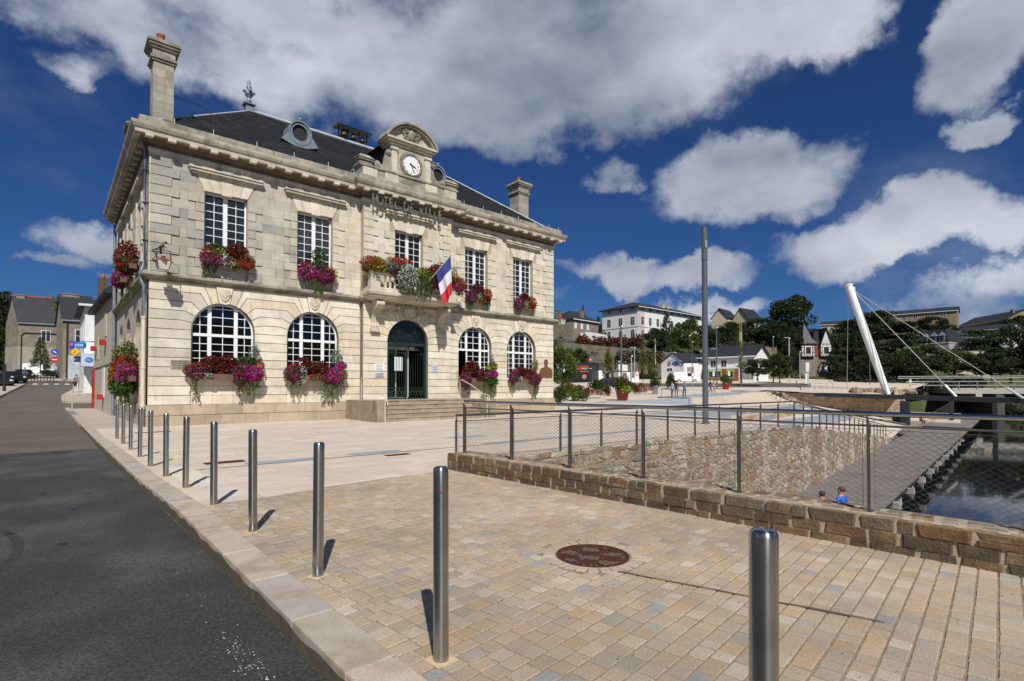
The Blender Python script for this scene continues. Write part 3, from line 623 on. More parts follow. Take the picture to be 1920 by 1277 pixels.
mb = MB(); a, b = A2 - n2_ * .02, B2 - n2_ * .02; mb.poly([(a.x, a.y), (b.x, b.y), (b.x - n2_.x * .5, b.y - n2_.y * .5), (a.x - n2_.x * .5, a.y - n2_.y * .5)], -4.2, [.0, -2.42, -2.42, .0]); mb.build('mortar_core', MATS['rubble_mortar'], rp)
# --- boardwalk
dk = thing('boardwalk', 'long grey boardwalk at water level along the rubble wall', 'boardwalk', (30, 8, -2.6))
mb = MB(); DL = lambda x: interp(x, [(6.3, 8.46), (22.4, 8.46), (49, 11.9), (92, 16.8)]); DR = lambda x: 5.45 + (x - 20.93) * .1
x = 6.4; rs = random.Random(2); k = 0
while x < 92:
    w = .145 if x < 40 else .6; x2 = x + w - (.014 if x < 40 else .01); mb.poly([(x, DR(x)), (x2, DR(x2)), (x2, DL(x2) + .02), (x, DL(x) + .02)], -2.66, -2.6 + rs.uniform(-.003, .003), col=jit((.185, .163, .145), .14, rs)); x += w
o = mb.build('deck_boards', mat('deck_board', mode='attr', rough=.8, nscale=1.4, namp=.15, bump=.2, bscale=50), dk); o['kind'] = 'stuff'
mb = MB(); mb.poly([(6.4, DR(6.4) + .06), (92, DR(92) + .06), (92, DR(92) + .26), (6.4, DR(6.4) + .26)], -2.9, -2.67); mb.poly([(6.4, DR(6.4) + 2), (92, DR(92) + 2), (92, DR(92) + 2.2), (6.4, DR(6.4) + 2.2)], -2.9, -2.67); mb.build('edge_joist', M_black, dk)
x = 16.6
while x < 60:
    mb = MB(); yy = DR(x); mb.box(x - .10, x + .10, yy - .16, yy + 3.0, -3.02, -2.78); mb.box(x - .12, x + .12, yy + .3, yy + .55, -4.4, -3.13); mb.build('support_beam', M_concrete, dk); x += 3.8
# --- far quay walkway and walls at the bridge
mb = MB(); mb.poly([(79.5, 12.6), (108, 17), (108, 24), (79.5, 18.6)], -4, -2.5); tag(mb.build('quay_walkway', M_plaza), kind='structure')
M_ochw = pair('ochre_stone', rough=.93, nscale=2, namp=.25, bump=.8, bscale=9, second=(.20, .13, .07), sscale=1.2, samp=.45, spec=.15)
OC = [(.62, .47, .30), (.56, .43, .28), (.66, .52, .35), (.50, .39, .27), (.60, .44, .29)]
def stone_wall(label, P, zt, zb, th=.6, ch=(.2, .32), cl=(.35, .8), limit=300):
    w = thing('stone_wall', label, 'wall', (P[0][0], P[0][1], 0)); PC = Pieces('wall_stone', w, M_ochw, OMS, 'wall_stones'); core = MB(); n_ = 0
    for k in range(len(P) - 1):
        a = Vector((*P[k], 0)); b = Vector((*P[k + 1], 0)); d_ = b - a; L_ = d_.length; d_.normalize(); n = Vector((d_.y, -d_.x, 0)); RR = Matrix((d_, Vector((0, 0, 1)), n)).transposed()
        core.poly([(a.x, a.y), (b.x, b.y), (b.x - n.x * th, b.y - n.y * th), (a.x - n.x * th, a.y - n.y * th)], [zb[k], zb[k + 1], zb[k + 1], zb[k]], [zt[k], zt[k + 1], zt[k + 1], zt[k]])
        z = min(zb[k], zb[k + 1]); top = max(zt[k], zt[k + 1])
        while z < top:
            h = rs.uniform(*ch); s = rs.uniform(-.2, 0)
            while s < L_:
                L = rs.uniform(*cl); u = min(1, max(0, (s + L / 2) / L_)); t_ = zt[k] + (zt[k + 1] - zt[k]) * u; b_ = zb[k] + (zb[k + 1] - zb[k]) * u
                if z + h < t_ + .05 and z + h > b_: PC.add(rs.randrange(len(OMS)), TRS(a + d_ * (s + L / 2) + Vector((0, 0, z + h / 2)), RR, (L * .96, h * .92, .16)), jit(rs.choice(OC), .14, rs), -n_); n_ += 1
                s += L
            z += h
    PC.finish(limit); core.build('mortar_core', mat('ochre_mortar', (.60, .49, .34), .95, nscale=3, namp=.2), w); return w
OMS = slab_variants(M_ochw, 6, .06, .12, .3, 'wall_stone')
stone_wall('long ochre stone retaining wall running down to the dark footbridge column', [(76.2, 33.3), (79.4, 17.9)], [1.05, .15], [-1.0, -2.6], .6, (.16, .26), (.3, .7))
stone_wall('stone abutment wall behind the footbridge beside the white walkway', [(82, 18.9), (109, 24.4)], [1.3, 1.9], [-2.5, -2.5], .6, (.3, .45), (.6, 1.2))
# grey granite terraces
def terrace(label, a, b, w, zt, th_ext=.0):
    a = Vector(a); b = Vector(b); d_ = (b - a).normalized(); n = Vector((-d_.y, d_.x)) * w
    mb = MB(); q = [tuple(a), tuple(b), tuple(b + n), tuple(a + n)]; mb.poly(q, -3, [zt[0], zt[1], zt[1], zt[0]])
    return tag(mb.build('granite_terrace', M_granite, origin=(a.x, a.y, 0)), label, 'granite wall', 'grey granite retaining walls of the stepped plaza')
def pp(x, y, z): 
    r = ray(x, y); k = (z - EYE) / r.z; return (r.x * k, r.y * k)
terrace('long wedge of blue-grey granite wall under the planter and standing group', (37, 31.5), (46.4, 27.25), .5, (.25, .5))
terrace('blue-grey granite wall below the pair walking on the plaza', (47.2, 31.1), (76, 33.5), .5, (.62, 1.18))
terrace('sloped grey granite cheek wall of the narrow steps', (46.4, 27.2), (47.3, 31.1), .4, (.62, .62))
for lab, P_, zt_, w_ in [('grey granite wedge wall behind the tall lamp pole', (pp(1215, 777, 0.0), pp(1400, 772, -.35)), (.0, -.35), 1.6),
                     ('granite wedge at the middle of the descending terraces', (pp(1430, 782, -.7), pp(1525, 757, -.7)), (-.70, -.70), 2.2),
                     ('granite wedge with its point beside the second railing', (pp(1482, 795, -1.1), pp(1597, 778, -1.3)), (-1.05, -1.3), 2.0),
                     ('lowest grey granite wedge near the boardwalk end', (pp(1572, 802, -1.9), pp(1655, 786, -2.1)), (-1.95, -2.1), 2.0)]:
    terrace(lab, P_[0], P_[1], w_, zt_)
mb_ = stone_wall('short rubble strip beneath the upper granite wedge', [pp(1385, 790, -.75), pp(1490, 776, -1.1)], [-.35, -.75], [-1.2, -1.6], .5, (.12, .2), (.2, .45))
# wide pale steps
st = thing('plaza_steps', 'broad pale stone steps descending from the far plaza', 'steps', (60, 30, 0))
NSTEP = 8
for k in range(NSTEP):
    mb = MB(); u0 = (k + 1) / (NSTEP + 1)
    for xa, xb in ((47.5, 62), (62, 76.45)):
        q = [(xa, yt(xa) - 4.2 * (k + 1) / NSTEP), (xb, yt(xb) - 4.2 * (k + 1) / NSTEP), (xb, yt(xb) - 4.2 * k / NSTEP), (xa, yt(xa) - 4.2 * k / NSTEP)]
        za, zb_ = zp(xa, yt(xa)) * (1 - u0) + zback(xa) * u0, zp(xb, yt(xb)) * (1 - u0) + zback(xb) * u0
        mb.poly(q, -2, [za, zb_, zb_, za])
    mb.build('step', M_plaza, st)
def far_strip(name, m, x0, x1, d0, d1, zo, kind='structure'):
    mb = MB(); n = 24
    for i in range(n):
        a, b = x0 + (x1 - x0) * i / n, x0 + (x1 - x0) * (i + 1) / n; q = [lat(a, d0), lat(b, d0), lat(b, d1), lat(a, d1)]
        mb.add([(x, y, zp(x, y) + zo) for x, y in q], [(0, 1, 2, 3)])
    return tag(mb.build(name, m), kind=kind)
far_strip('far_road', M_asph2, 1130, 1520, 82, 92, .03)
# ================================================================== TOWN HALL
TH_ = thing('town_hall', 'cream limestone town hall with slate roof, clock pediment and flower-filled windows', 'town hall', (14.25, 25.3, 0))
XL, XR, YF, YB = 2.85, 25.6, 25.3, 39.4
def FF(yf): return lambda s, d, z: (s, yf + d, z)
FS = lambda s, d, z: (XL + d, s, z)            # side facade: s runs along +Y, depth towards +X
FRr = lambda s, d, z: (XR - d, s, z)
F0 = FF(YF); F1 = FF(YF - .3)
LIME = [(.68, .625, .51), (.66, .60, .485), (.70, .645, .53), (.64, .585, .475), (.72, .67, .56), (.67, .585, .445)]
GREY = [(.36, .345, .31), (.41, .39, .345), (.33, .32, .29), (.47, .44, .38)]
rs = random.Random(77)
bx = slab_variants(M_lime, 1, 0, .004, .01, 'stone_block'); unit = bx[0]
class Blocks:
    def __init__(s, name): s.n = name; s.k = 0; s.rest = MB()
    def poly(s, F, poly, col, proud=0.0, th=.08, ins=.014, name=None):
        p = inset(poly, ins) if ins else poly
        if s.k < 300 * len(s.n): 
            o = MB().fprism(F, p, -proud, th).build(s.n[s.k % len(s.n)] if name is None else name, M_lime[0], TH_); o.color = (*col, 1); s.k += 1
        else: s.rest.fprism(F, p, -proud, th, col=col)
    def done(s):
        if s.rest.v: s.rest.build(s.n[0] + 's', M_lime[1], TH_)['kind'] = 'stuff'
GB = Blocks(['rusticated_block']); VB = Blocks(['voussoir']); QB = Blocks(['quoin']); AB = Blocks(['ashlar_block']); SB = Blocks(['side_block'])
back = MB(); sback = MB()
ZB, HC = .85, .386; ZSP = ZB + 8 * HC; RA = 1.22; TH_A = [0, 14, 28, 43, 60]; HW = .22
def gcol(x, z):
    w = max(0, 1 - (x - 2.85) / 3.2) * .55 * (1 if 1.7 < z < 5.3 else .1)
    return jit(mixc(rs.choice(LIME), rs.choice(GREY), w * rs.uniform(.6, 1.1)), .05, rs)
def arcpts(cx, a0, a1, r, side, n=3): return [(cx + side * r * math.cos(R(a0 + (a1 - a0) * i / n)), ZSP + r * math.sin(R(a0 + (a1 - a0) * i / n))) for i in range(n + 1)]
def Bp(cx, j, side): 
    a = TH_A[j]; rr_ = RA if j == 0 else j * HC / math.sin(R(a)); return (cx + side * rr_ * math.cos(R(a)), ZSP + rr_ * math.sin(R(a)))
def pier(F, xl, al, xr, ar, blocks, backm, colf=gcol, z0=ZB):
    """courses of a pier; al / ar = centre of the arch on its left / right"""
    l0 = al + RA if al is not None else xl; r0 = ar - RA if ar is not None else xr
    for k in range(8):
        za, zb = ZB + k * HC, ZB + (k + 1) * HC
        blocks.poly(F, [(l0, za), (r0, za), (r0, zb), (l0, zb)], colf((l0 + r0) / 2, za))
    backm.fprism(F, [(l0, .0), (r0, .0), (r0, ZSP), (l0, ZSP)], .03, .42)
    for j in range(4):
        za, zb = ZSP + j * HC, ZSP + (j + 1) * HC; P = []
        if al is not None: P += [Bp(al, j, 1)] if j == 0 else [arcpts(al, TH_A[j], TH_A[j], RA, 1, 1)[0], Bp(al, j, 1)]
        else: P += [(xl, za)]
        if ar is not None: P += [Bp(ar, j, -1)] if j == 0 else [Bp(ar, j, -1), arcpts(ar, TH_A[j], TH_A[j], RA, -1, 1)[0]]
        else: P += [(xr, za)]
        if ar is not None: P += arcpts(ar, TH_A[j], TH_A[j + 1], RA, -1)[1:] + [Bp(ar, j + 1, -1)]
        else: P += [(xr, zb)]
        if al is not None: P += [Bp(al, j + 1, 1)] + arcpts(al, TH_A[j], TH_A[j + 1], RA, 1)[::-1][:-1]
        else: P += [(xl, zb)]
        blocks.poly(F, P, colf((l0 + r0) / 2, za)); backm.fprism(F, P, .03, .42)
    za, zb = ZSP + 4 * HC, ZSP + 5 * HC; P = []; a5 = 68; r5 = 5 * HC / math.sin(R(a5))
    P += [arcpts(al, 60, 60, RA, 1, 1)[0], Bp(al, 4, 1)] if al is not None else [(xl, za)]
    P += [Bp(ar, 4, -1), arcpts(ar, 60, 60, RA, -1, 1)[0]] + arcpts(ar, 60, a5, RA, -1, 1)[1:] + [(ar - r5 * math.cos(R(a5)), zb)] if ar is not None else [(xr, za), (xr, zb)]
    P += [(al + r5 * math.cos(R(a5)), zb), arcpts(al, a5, a5, RA, 1, 1)[0]] if al is not None else [(xl, zb)]
    blocks.poly(F, P, colf((l0 + r0) / 2, za)); backm.fprism(F, P, .03, .42)
def crown(F, cx, blocks, backm, key=True, colf=gcol):
    zt = ZSP + 5 * HC
    def top(a): return (cx + (zt - ZSP) / math.tan(R(a)), zt)
    for a0, a1, pr in ((68, 80, 0), (80, 100, .05 if key else 0), (100, 112, 0)):
        P = [(cx + RA * math.cos(R(a0)), ZSP + RA * math.sin(R(a0))), top(a0), top(a1), (cx + RA * math.cos(R(a1)), ZSP + RA * math.sin(R(a1))), (cx + RA * math.cos(R((a0 + a1) / 2)), ZSP + RA * math.sin(R((a0 + a1) / 2)))]
        if pr: P[-1] = (cx, ZSP + RA - .06)
        blocks.poly(F, P, colf(cx, zt), proud=pr, name='keystone' if pr else None); backm.fprism(F, P, .03, .42)
    if key:   # carved cartouche on the keystone
        mb = MB(); 
        mb.fprism(F, [(cx - .2, zt - .1), (cx - .24, zt - .3), (cx - .12, zt - .55), (cx, zt - .62), (cx + .12, zt - .55), (cx + .24, zt - .3), (cx + .2, zt - .1)], -.10, 0)
        mb.fprism(F, [(cx - .14, zt - .16), (cx - .15, zt - .34), (cx, zt - .5), (cx + .15, zt - .34), (cx + .14, zt - .16)], -.125, -.09)
        mb.build('keystone_shield', M_limec, TH_)
def apron(F, cx, blocks, backm, ztop, colf=gcol):
    xs = [cx - RA, cx - .42, cx + .38, cx + RA]
    for k in range(3):
        za = ZB + k * HC; zb = min(za + HC, ztop)
        if zb - za < .05: break
        for a, b in zip(xs, xs[1:]): blocks.poly(F, [(a, za), (b, za), (b, zb), (a, zb)], colf(cx, .9), proud=-.05, th=.12, ins=.006)
    backm.fprism(F, [(cx - RA, 0), (cx + RA, 0), (cx + RA, ztop), (cx - RA, ztop)], .09, .42)
    MB().fbox(F, cx - RA, cx + RA, -.02, .42, ztop, ztop + .1).build('window_sill', M_limec, TH_)
W1, W2, WD, W4, W5 = 5.55, 9.4, 14.33, 19.02, 22.72; CB0, CB1 = 11.75, 17.05
pier(F0, XL, None, None, W1, GB, back); pier(F0, None, W1, None, W2, GB, back); pier(F0, None, W2, CB0, None, GB, back)
pier(F1, CB0, None, None, WD, GB, back); pier(F1, None, WD, CB1, None, GB, back)
pier(F0, CB1, None, None, W4, GB, back); pier(F0, None, W4, None, W5, GB, back); pier(F0, None, W5, XR, None, GB, back)
for c_ in (W1, W2, W4, W5): crown(F0, c_, VB, back); apron(F0, c_, GB, back, 2.0)
crown(F1, WD, VB, back, False)
back.box(CB0 + .01, CB0 + .3, YF - .29, YF + .1, 0, 5.87); back.box(CB1 - .3, CB1 - .01, YF - .29, YF + .1, 0, 5.87)
# plinth
def plinth(F, x0, x1, pr=.06):
    for za, zb in ((-.3, .42), (.43, .85)):
        x = x0
        while x < x1 - .01:
            L = min(rs.uniform(.9, 1.5), x1 - x); L = L if x1 - x - L > .3 else x1 - x
            o = MB().fprism(F, inset([(x, za), (x + L, za), (x + L, zb), (x, zb)], .005), -pr, .1).build('plinth_block', M_plinth[0], TH_); o.color = (*jit(rs.choice([(.40, .33, .235), (.43, .36, .26), (.37, .31, .225)]), .08, rs), 1); x += L
plinth(F0, XL - .06, CB0); plinth(F1, CB0 - .06, 13.0); plinth(F1, 15.66, CB1 + .06); plinth(F0, CB1, XR + .06)
# --- string course, cornice: profiles swept round the plan with mitred corners
def sweep(path, prof, closed=False):
    mb = MB(); n = len(path); rings = []
    for i, p in enumerate(path):
        p = Vector(p); pr = Vector(path[i - 1]) if i > 0 else None; nx = Vector(path[i + 1]) if i < n - 1 else None
        d1_ = (p - pr).normalized() if pr is not None else (nx - p).normalized(); d2_ = (nx - p).normalized() if nx is not None else d1_
        a = Vector((d1_.y, -d1_.x)); b = Vector((d2_.y, -d2_.x)); m = (a + b); m = m / max(.3, 1 + a.dot(b))
        rings.append([(p.x + m.x * o, p.y + m.y * o, z) for o, z in prof])
    k = len(prof)
    for i in range(n - 1):
        vs = rings[i] + rings[i + 1]; mb.add(vs, [(j, k + j, k + j + 1, j + 1) for j in range(k - 1)])
    for rg in (rings[0], rings[-1]): mb.add(rg, [tuple(range(k))])
    return mb
PATH = [(XL, YB), (XL, YF), (CB0, YF), (CB0, YF - .3), (CB1, YF - .3), (CB1, YF), (XR, YF), (XR, YB)]
sweep(PATH, [(-.1, 5.87), (.07, 5.87), (.09, 5.95), (.2, 6.0), (.23, 6.03), (.23, 6.13), (.19, 6.17), (-.1, 6.22)]).build('string_course', M_limed, TH_)
sweep(PATH, [(-.1, 10.86), (.05, 10.86), (.05, 11.0), (.08, 11.02), (.08, 11.12), (-.02, 11.13), (-.1, 11.13)]).build('architrave', M_limec, TH_)
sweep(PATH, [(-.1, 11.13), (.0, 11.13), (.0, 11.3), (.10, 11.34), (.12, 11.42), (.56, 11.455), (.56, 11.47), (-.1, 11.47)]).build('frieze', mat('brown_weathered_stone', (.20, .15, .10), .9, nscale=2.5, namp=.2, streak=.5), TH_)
sweep(PATH, [(-.1, 11.44), (.57, 11.44), (.58, 11.60), (.63, 11.62), (.68, 11.72), (.70, 11.80), (.70, 11.83), (.2, 11.90), (-.2, 11.90)]).build('cornice', mat('weathered_cornice_stone', (.50, .455, .36), .88, nscale=2.5, namp=.2, bump=.3, bscale=26, streak=.6, second=(.19, .175, .145), sscale=.9, samp=.65), TH_)
sweep(PATH, [(-.4, 11.88), (.42, 11.90), (.42, 12.16), (.36, 12.20), (-.4, 12.22)]).build('roof_gutter_parapet', M_limed, TH_)
mdl = MB().box(-.14, .14, -.235, -.02, -.055, .065).mesh('modillion', M_limec)
def mods(x0, x1, y, n, ax='x'):
    for i in range(n):
        u = x0 + (x1 - x0) * i / (n - 1); o = link('modillion', mdl, TH_)
        loc = Vector((u, y - .38, 11.385)) if ax == 'x' else Vector((XL - .38, u, 11.385)); o.location = loc - wpos(TH_)
        if ax != 'x': o.rotation_euler.z = math.pi / 2
mods(XL - .1, CB0 - .75, YF, 12); mods(CB0 - .1, CB1 + .1, YF - .3, 8); mods(CB1 + .75, XR + .1, YF, 11); mods(YF + .7, YB - .2, 0, 18, 'y')
pn_ = MB().tube([(0, 0, 0), (0, 0, .22)], .016, 5).mesh('gutter_pin', M_lead)
for x in [3.6, 5.0, 6.7, 8.3, 9.9, 11.2, 17.9, 19.3, 20.7, 22.1, 23.5, 24.8, 25.7]:
    o = link('gutter_pin', pn_, TH_); o.location = Vector((x, YF - .38, 12.16)) - wpos(TH_)
# --- upper floor masonry
ZU, HU = 6.2, .3885; NU = 12
UW, UZ0, UZ1 = .84, 6.95, 9.85; UX = [W1 + .05, W2 + .04, WD + .02, W4 + .06, W5 + .1]
def upper(F, x0, x1, wins, ql, qr, qwl=(1.02, .74), colg=True):
    for k in range(NU):
        za, zb = ZU + k * HU, ZU + (k + 1) * HU; zc = (za + zb) / 2; free = [(x0, x1)]
        def cut(a, b):
            nonlocal free
            nf = []
            for p, q in free:
                if b <= p or a >= q: nf.append((p, q))
                else:
                    if a - p > .05: nf.append((p, a))
                    if q - b > .05: nf.append((b, q))
            free = nf
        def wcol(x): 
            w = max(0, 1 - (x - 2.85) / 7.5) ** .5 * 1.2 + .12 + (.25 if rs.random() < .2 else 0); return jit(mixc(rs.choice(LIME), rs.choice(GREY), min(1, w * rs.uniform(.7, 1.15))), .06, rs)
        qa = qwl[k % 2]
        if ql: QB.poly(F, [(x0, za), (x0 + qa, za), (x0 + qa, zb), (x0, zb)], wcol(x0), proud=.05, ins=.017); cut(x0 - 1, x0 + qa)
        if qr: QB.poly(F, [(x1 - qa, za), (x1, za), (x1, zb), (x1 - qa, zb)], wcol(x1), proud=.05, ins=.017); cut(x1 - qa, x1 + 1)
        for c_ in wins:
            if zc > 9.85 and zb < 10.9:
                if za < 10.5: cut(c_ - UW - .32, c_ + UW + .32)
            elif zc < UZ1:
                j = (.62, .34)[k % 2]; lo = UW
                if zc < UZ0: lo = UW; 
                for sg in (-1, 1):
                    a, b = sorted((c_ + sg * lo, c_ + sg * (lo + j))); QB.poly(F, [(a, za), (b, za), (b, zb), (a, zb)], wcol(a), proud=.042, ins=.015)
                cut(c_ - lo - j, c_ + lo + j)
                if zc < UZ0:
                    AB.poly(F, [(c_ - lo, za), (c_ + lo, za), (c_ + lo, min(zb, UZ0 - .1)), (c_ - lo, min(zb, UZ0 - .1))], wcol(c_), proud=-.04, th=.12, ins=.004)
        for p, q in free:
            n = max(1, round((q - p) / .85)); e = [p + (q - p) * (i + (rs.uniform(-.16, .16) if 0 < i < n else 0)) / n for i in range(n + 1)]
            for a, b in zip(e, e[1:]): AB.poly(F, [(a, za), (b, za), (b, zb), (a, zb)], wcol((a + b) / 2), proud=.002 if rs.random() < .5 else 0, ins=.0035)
    # openings in the backing
    segs = []; x = x0
    for c_ in wins: segs.append((x, c_ - UW)); x = c_ + UW
    segs.append((x, x1))
    for a, b in segs: back2.fprism(F, [(a, 5.9), (b, 5.9), (b, 10.9), (a, 10.9)], .02, .40)
    for c_ in wins:
        back2.fprism(F, [(c_ - UW, 5.9), (c_ + UW, 5.9), (c_ + UW, UZ0), (c_ - UW, UZ0)], .08, .40); back2.fprism(F, [(c_ - UW, UZ1), (c_ + UW, UZ1), (c_ + UW, 10.9), (c_ - UW, 10.9)], .02, .40)
        MB().fbox(F, c_ - UW, c_ + UW, -.02, .40, UZ0 - .1, UZ0).build('window_sill', M_limec, TH_)
        xs = [-UW, -.52, -.2, .2, .52, UW]
        for i in range(5):
            sp = 1.34; zt = 10.5; dz = -.05 if i == 2 else 0
            VB.poly(F, [(c_ + xs[i], UZ1 + dz), (c_ + xs[i + 1], UZ1 + dz), (c_ + xs[i + 1] * sp, zt), (c_ + xs[i] * sp, zt)], jit(LIME[i % 5], .05, rs), proud=.012 + (.015 if i == 2 else 0), ins=.006)
        hm = MB(); hm.fprism(F, [(c_ - 1.3, 10.5), (c_ + 1.3, 10.5), (c_ + 1.3, 10.58), (c_ - 1.3, 10.58)], -.08, .05); hm.fprism(F, [(c_ - 1.42, 10.58), (c_ + 1.42, 10.58), (c_ + 1.42, 10.68), (c_ - 1.42, 10.68)], -.2, .05); hm.fprism(F, [(c_ - 1.47, 10.68), (c_ + 1.47, 10.68), (c_ + 1.47, 10.74), (c_ - 1.47, 10.74)], -.25, .05)
        hm.fprism(F, [(c_ - 1.47, 10.74), (c_ + 1.47, 10.74), (c_ + 1.4, 10.82), (c_ - 1.4, 10.82)], -.12, .05); hm.build('hood_moulding', M_limec, TH_)
back2 = MB()
upper(F0, XL, CB0, UX[:2], True, False); upper(F1, CB0, CB1, [UX[2]], True, True, (.8, .55)); upper(F0, CB1, XR, UX[3:], False, True)
back2.box(CB0 + .01, CB0 + .3, YF - .29, YF + .1, 5.9, 10.9); back2.box(CB1 - .3, CB1 - .01, YF - .29, YF + .1, 5.9, 10.9)
# --- side facades
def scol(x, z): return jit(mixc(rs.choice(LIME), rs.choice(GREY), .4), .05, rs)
SW = [28.9, 32.9, 36.6]
cs = [(YF, None), *[(None, c) for c in SW]]
for k in range(13):
    za, zb = ZB + k * HC, ZB + (k + 1) * HC
    if True: SB.poly(FS, [(YF, za), (YF + (1.2, .85)[k % 2], za), (YF + (1.2, .85)[k % 2], zb), (YF, zb)], scol(0, 0), ins=.012)
    for c_ in SW:
        if zb < ZSP + .1:
            for sg in (-1, 1):
                w = (.5, .28)[k % 2]; a, b = sorted((c_ + sg * .95, c_ + sg * (.95 + w))); SB.poly(FS, [(a, za), (b, za), (b, zb), (a, zb)], scol(0, 0), proud=.02, ins=.012)
for k in range(12):
    za, zb = ZU + k * HU, ZU + (k + 1) * HU; w0 = (1.0, .7)[k % 2]; SB.poly(FS, [(YF, za), (YF + w0, za), (YF + w0, zb), (YF, zb)], scol(0, 0), proud=.03, ins=.010)
    for c_ in SW:
        if UZ0 - .3 < za < UZ1:
            for sg in (-1, 1):
                w = (.5, .28)[k % 2]; a, b = sorted((c_ + sg * .8, c_ + sg * (.8 + w))); SB.poly(FS, [(a, za), (b, za), (b, zb), (a, zb)], scol(0, 0), proud=.03, ins=.010)
def sidewall(F, y0, y1):
    mb = MB(); RS = .95; zs_ = 4.1; x = y0
    for c_ in SW:
        mb.fprism(F, [(x, -.4), (c_ - RS, -.4), (c_ - RS, 5.9), (x, 5.9)], .02, .45); x = c_ + RS
        mb.fprism(F, [(c_ - RS, -.4), (c_ + RS, -.4), (c_ + RS, 2.0), (c_ - RS, 2.0)], .02, .45)
        pts = [(c_ + RS * math.cos(R(a)), zs_ + RS * math.sin(R(a))) for a in range(0, 181, 15)]
        for (a, za), (b, zb) in zip(pts, pts[1:]): mb.fprism(F, [(a, za), (b, zb), (b, 5.9), (a, 5.9)], .02, .45)
    mb.fprism(F, [(x, -.4), (y1, -.4), (y1, 5.9), (x, 5.9)], .02, .45); x = y0
    for c_ in SW:
        mb.fprism(F, [(x, 5.9), (c_ - .8, 5.9), (c_ - .8, 10.9), (x, 10.9)], .02, .45); x = c_ + .8
        mb.fprism(F, [(c_ - .8, 5.9), (c_ + .8, 5.9), (c_ + .8, UZ0), (c_ - .8, UZ0)], .02, .45); mb.fprism(F, [(c_ - .8, UZ1), (c_ + .8, UZ1), (c_ + .8, 10.9), (c_ - .8, 10.9)], .02, .45)
    mb.fprism(F, [(x, 5.9), (y1, 5.9), (y1, 10.9), (x, 10.9)], .02, .45); return mb
sidewall(FS, YF + .425, YB).build('side_wall', M_stucco, TH_); MB().box(XR - .42, XR - .02, YF + .425, YB, -.3, 10.9).build('side_wall', M_stucco, TH_)
plinth(FS, YF + .1, YB, .05)
for c_ in SW: MB().fprism(FS, [(c_ - 1.25, 10.5), (c_ + 1.25, 10.5), (c_ + 1.25, 10.7), (c_ - 1.25, 10.7)], -.2, .05).build('hood_moulding', M_limec, TH_)
MB().box(XL + .05, XR - .05, YB - .3, YB, -.3, 10.9).build('rear_wall', M_stucco, TH_)
for b_ in (GB, VB, QB, AB, SB): b_.done()
back.build('ground_wall', M_joint, TH_); back2.build('upper_wall', M_ashj, TH_)
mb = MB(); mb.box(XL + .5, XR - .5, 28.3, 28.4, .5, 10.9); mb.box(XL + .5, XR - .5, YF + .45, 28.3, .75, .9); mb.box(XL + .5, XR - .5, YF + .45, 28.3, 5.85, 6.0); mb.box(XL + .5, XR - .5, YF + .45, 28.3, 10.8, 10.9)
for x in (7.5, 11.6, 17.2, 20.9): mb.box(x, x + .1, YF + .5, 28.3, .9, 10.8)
mb.build('interior_walls', M_room, TH_)
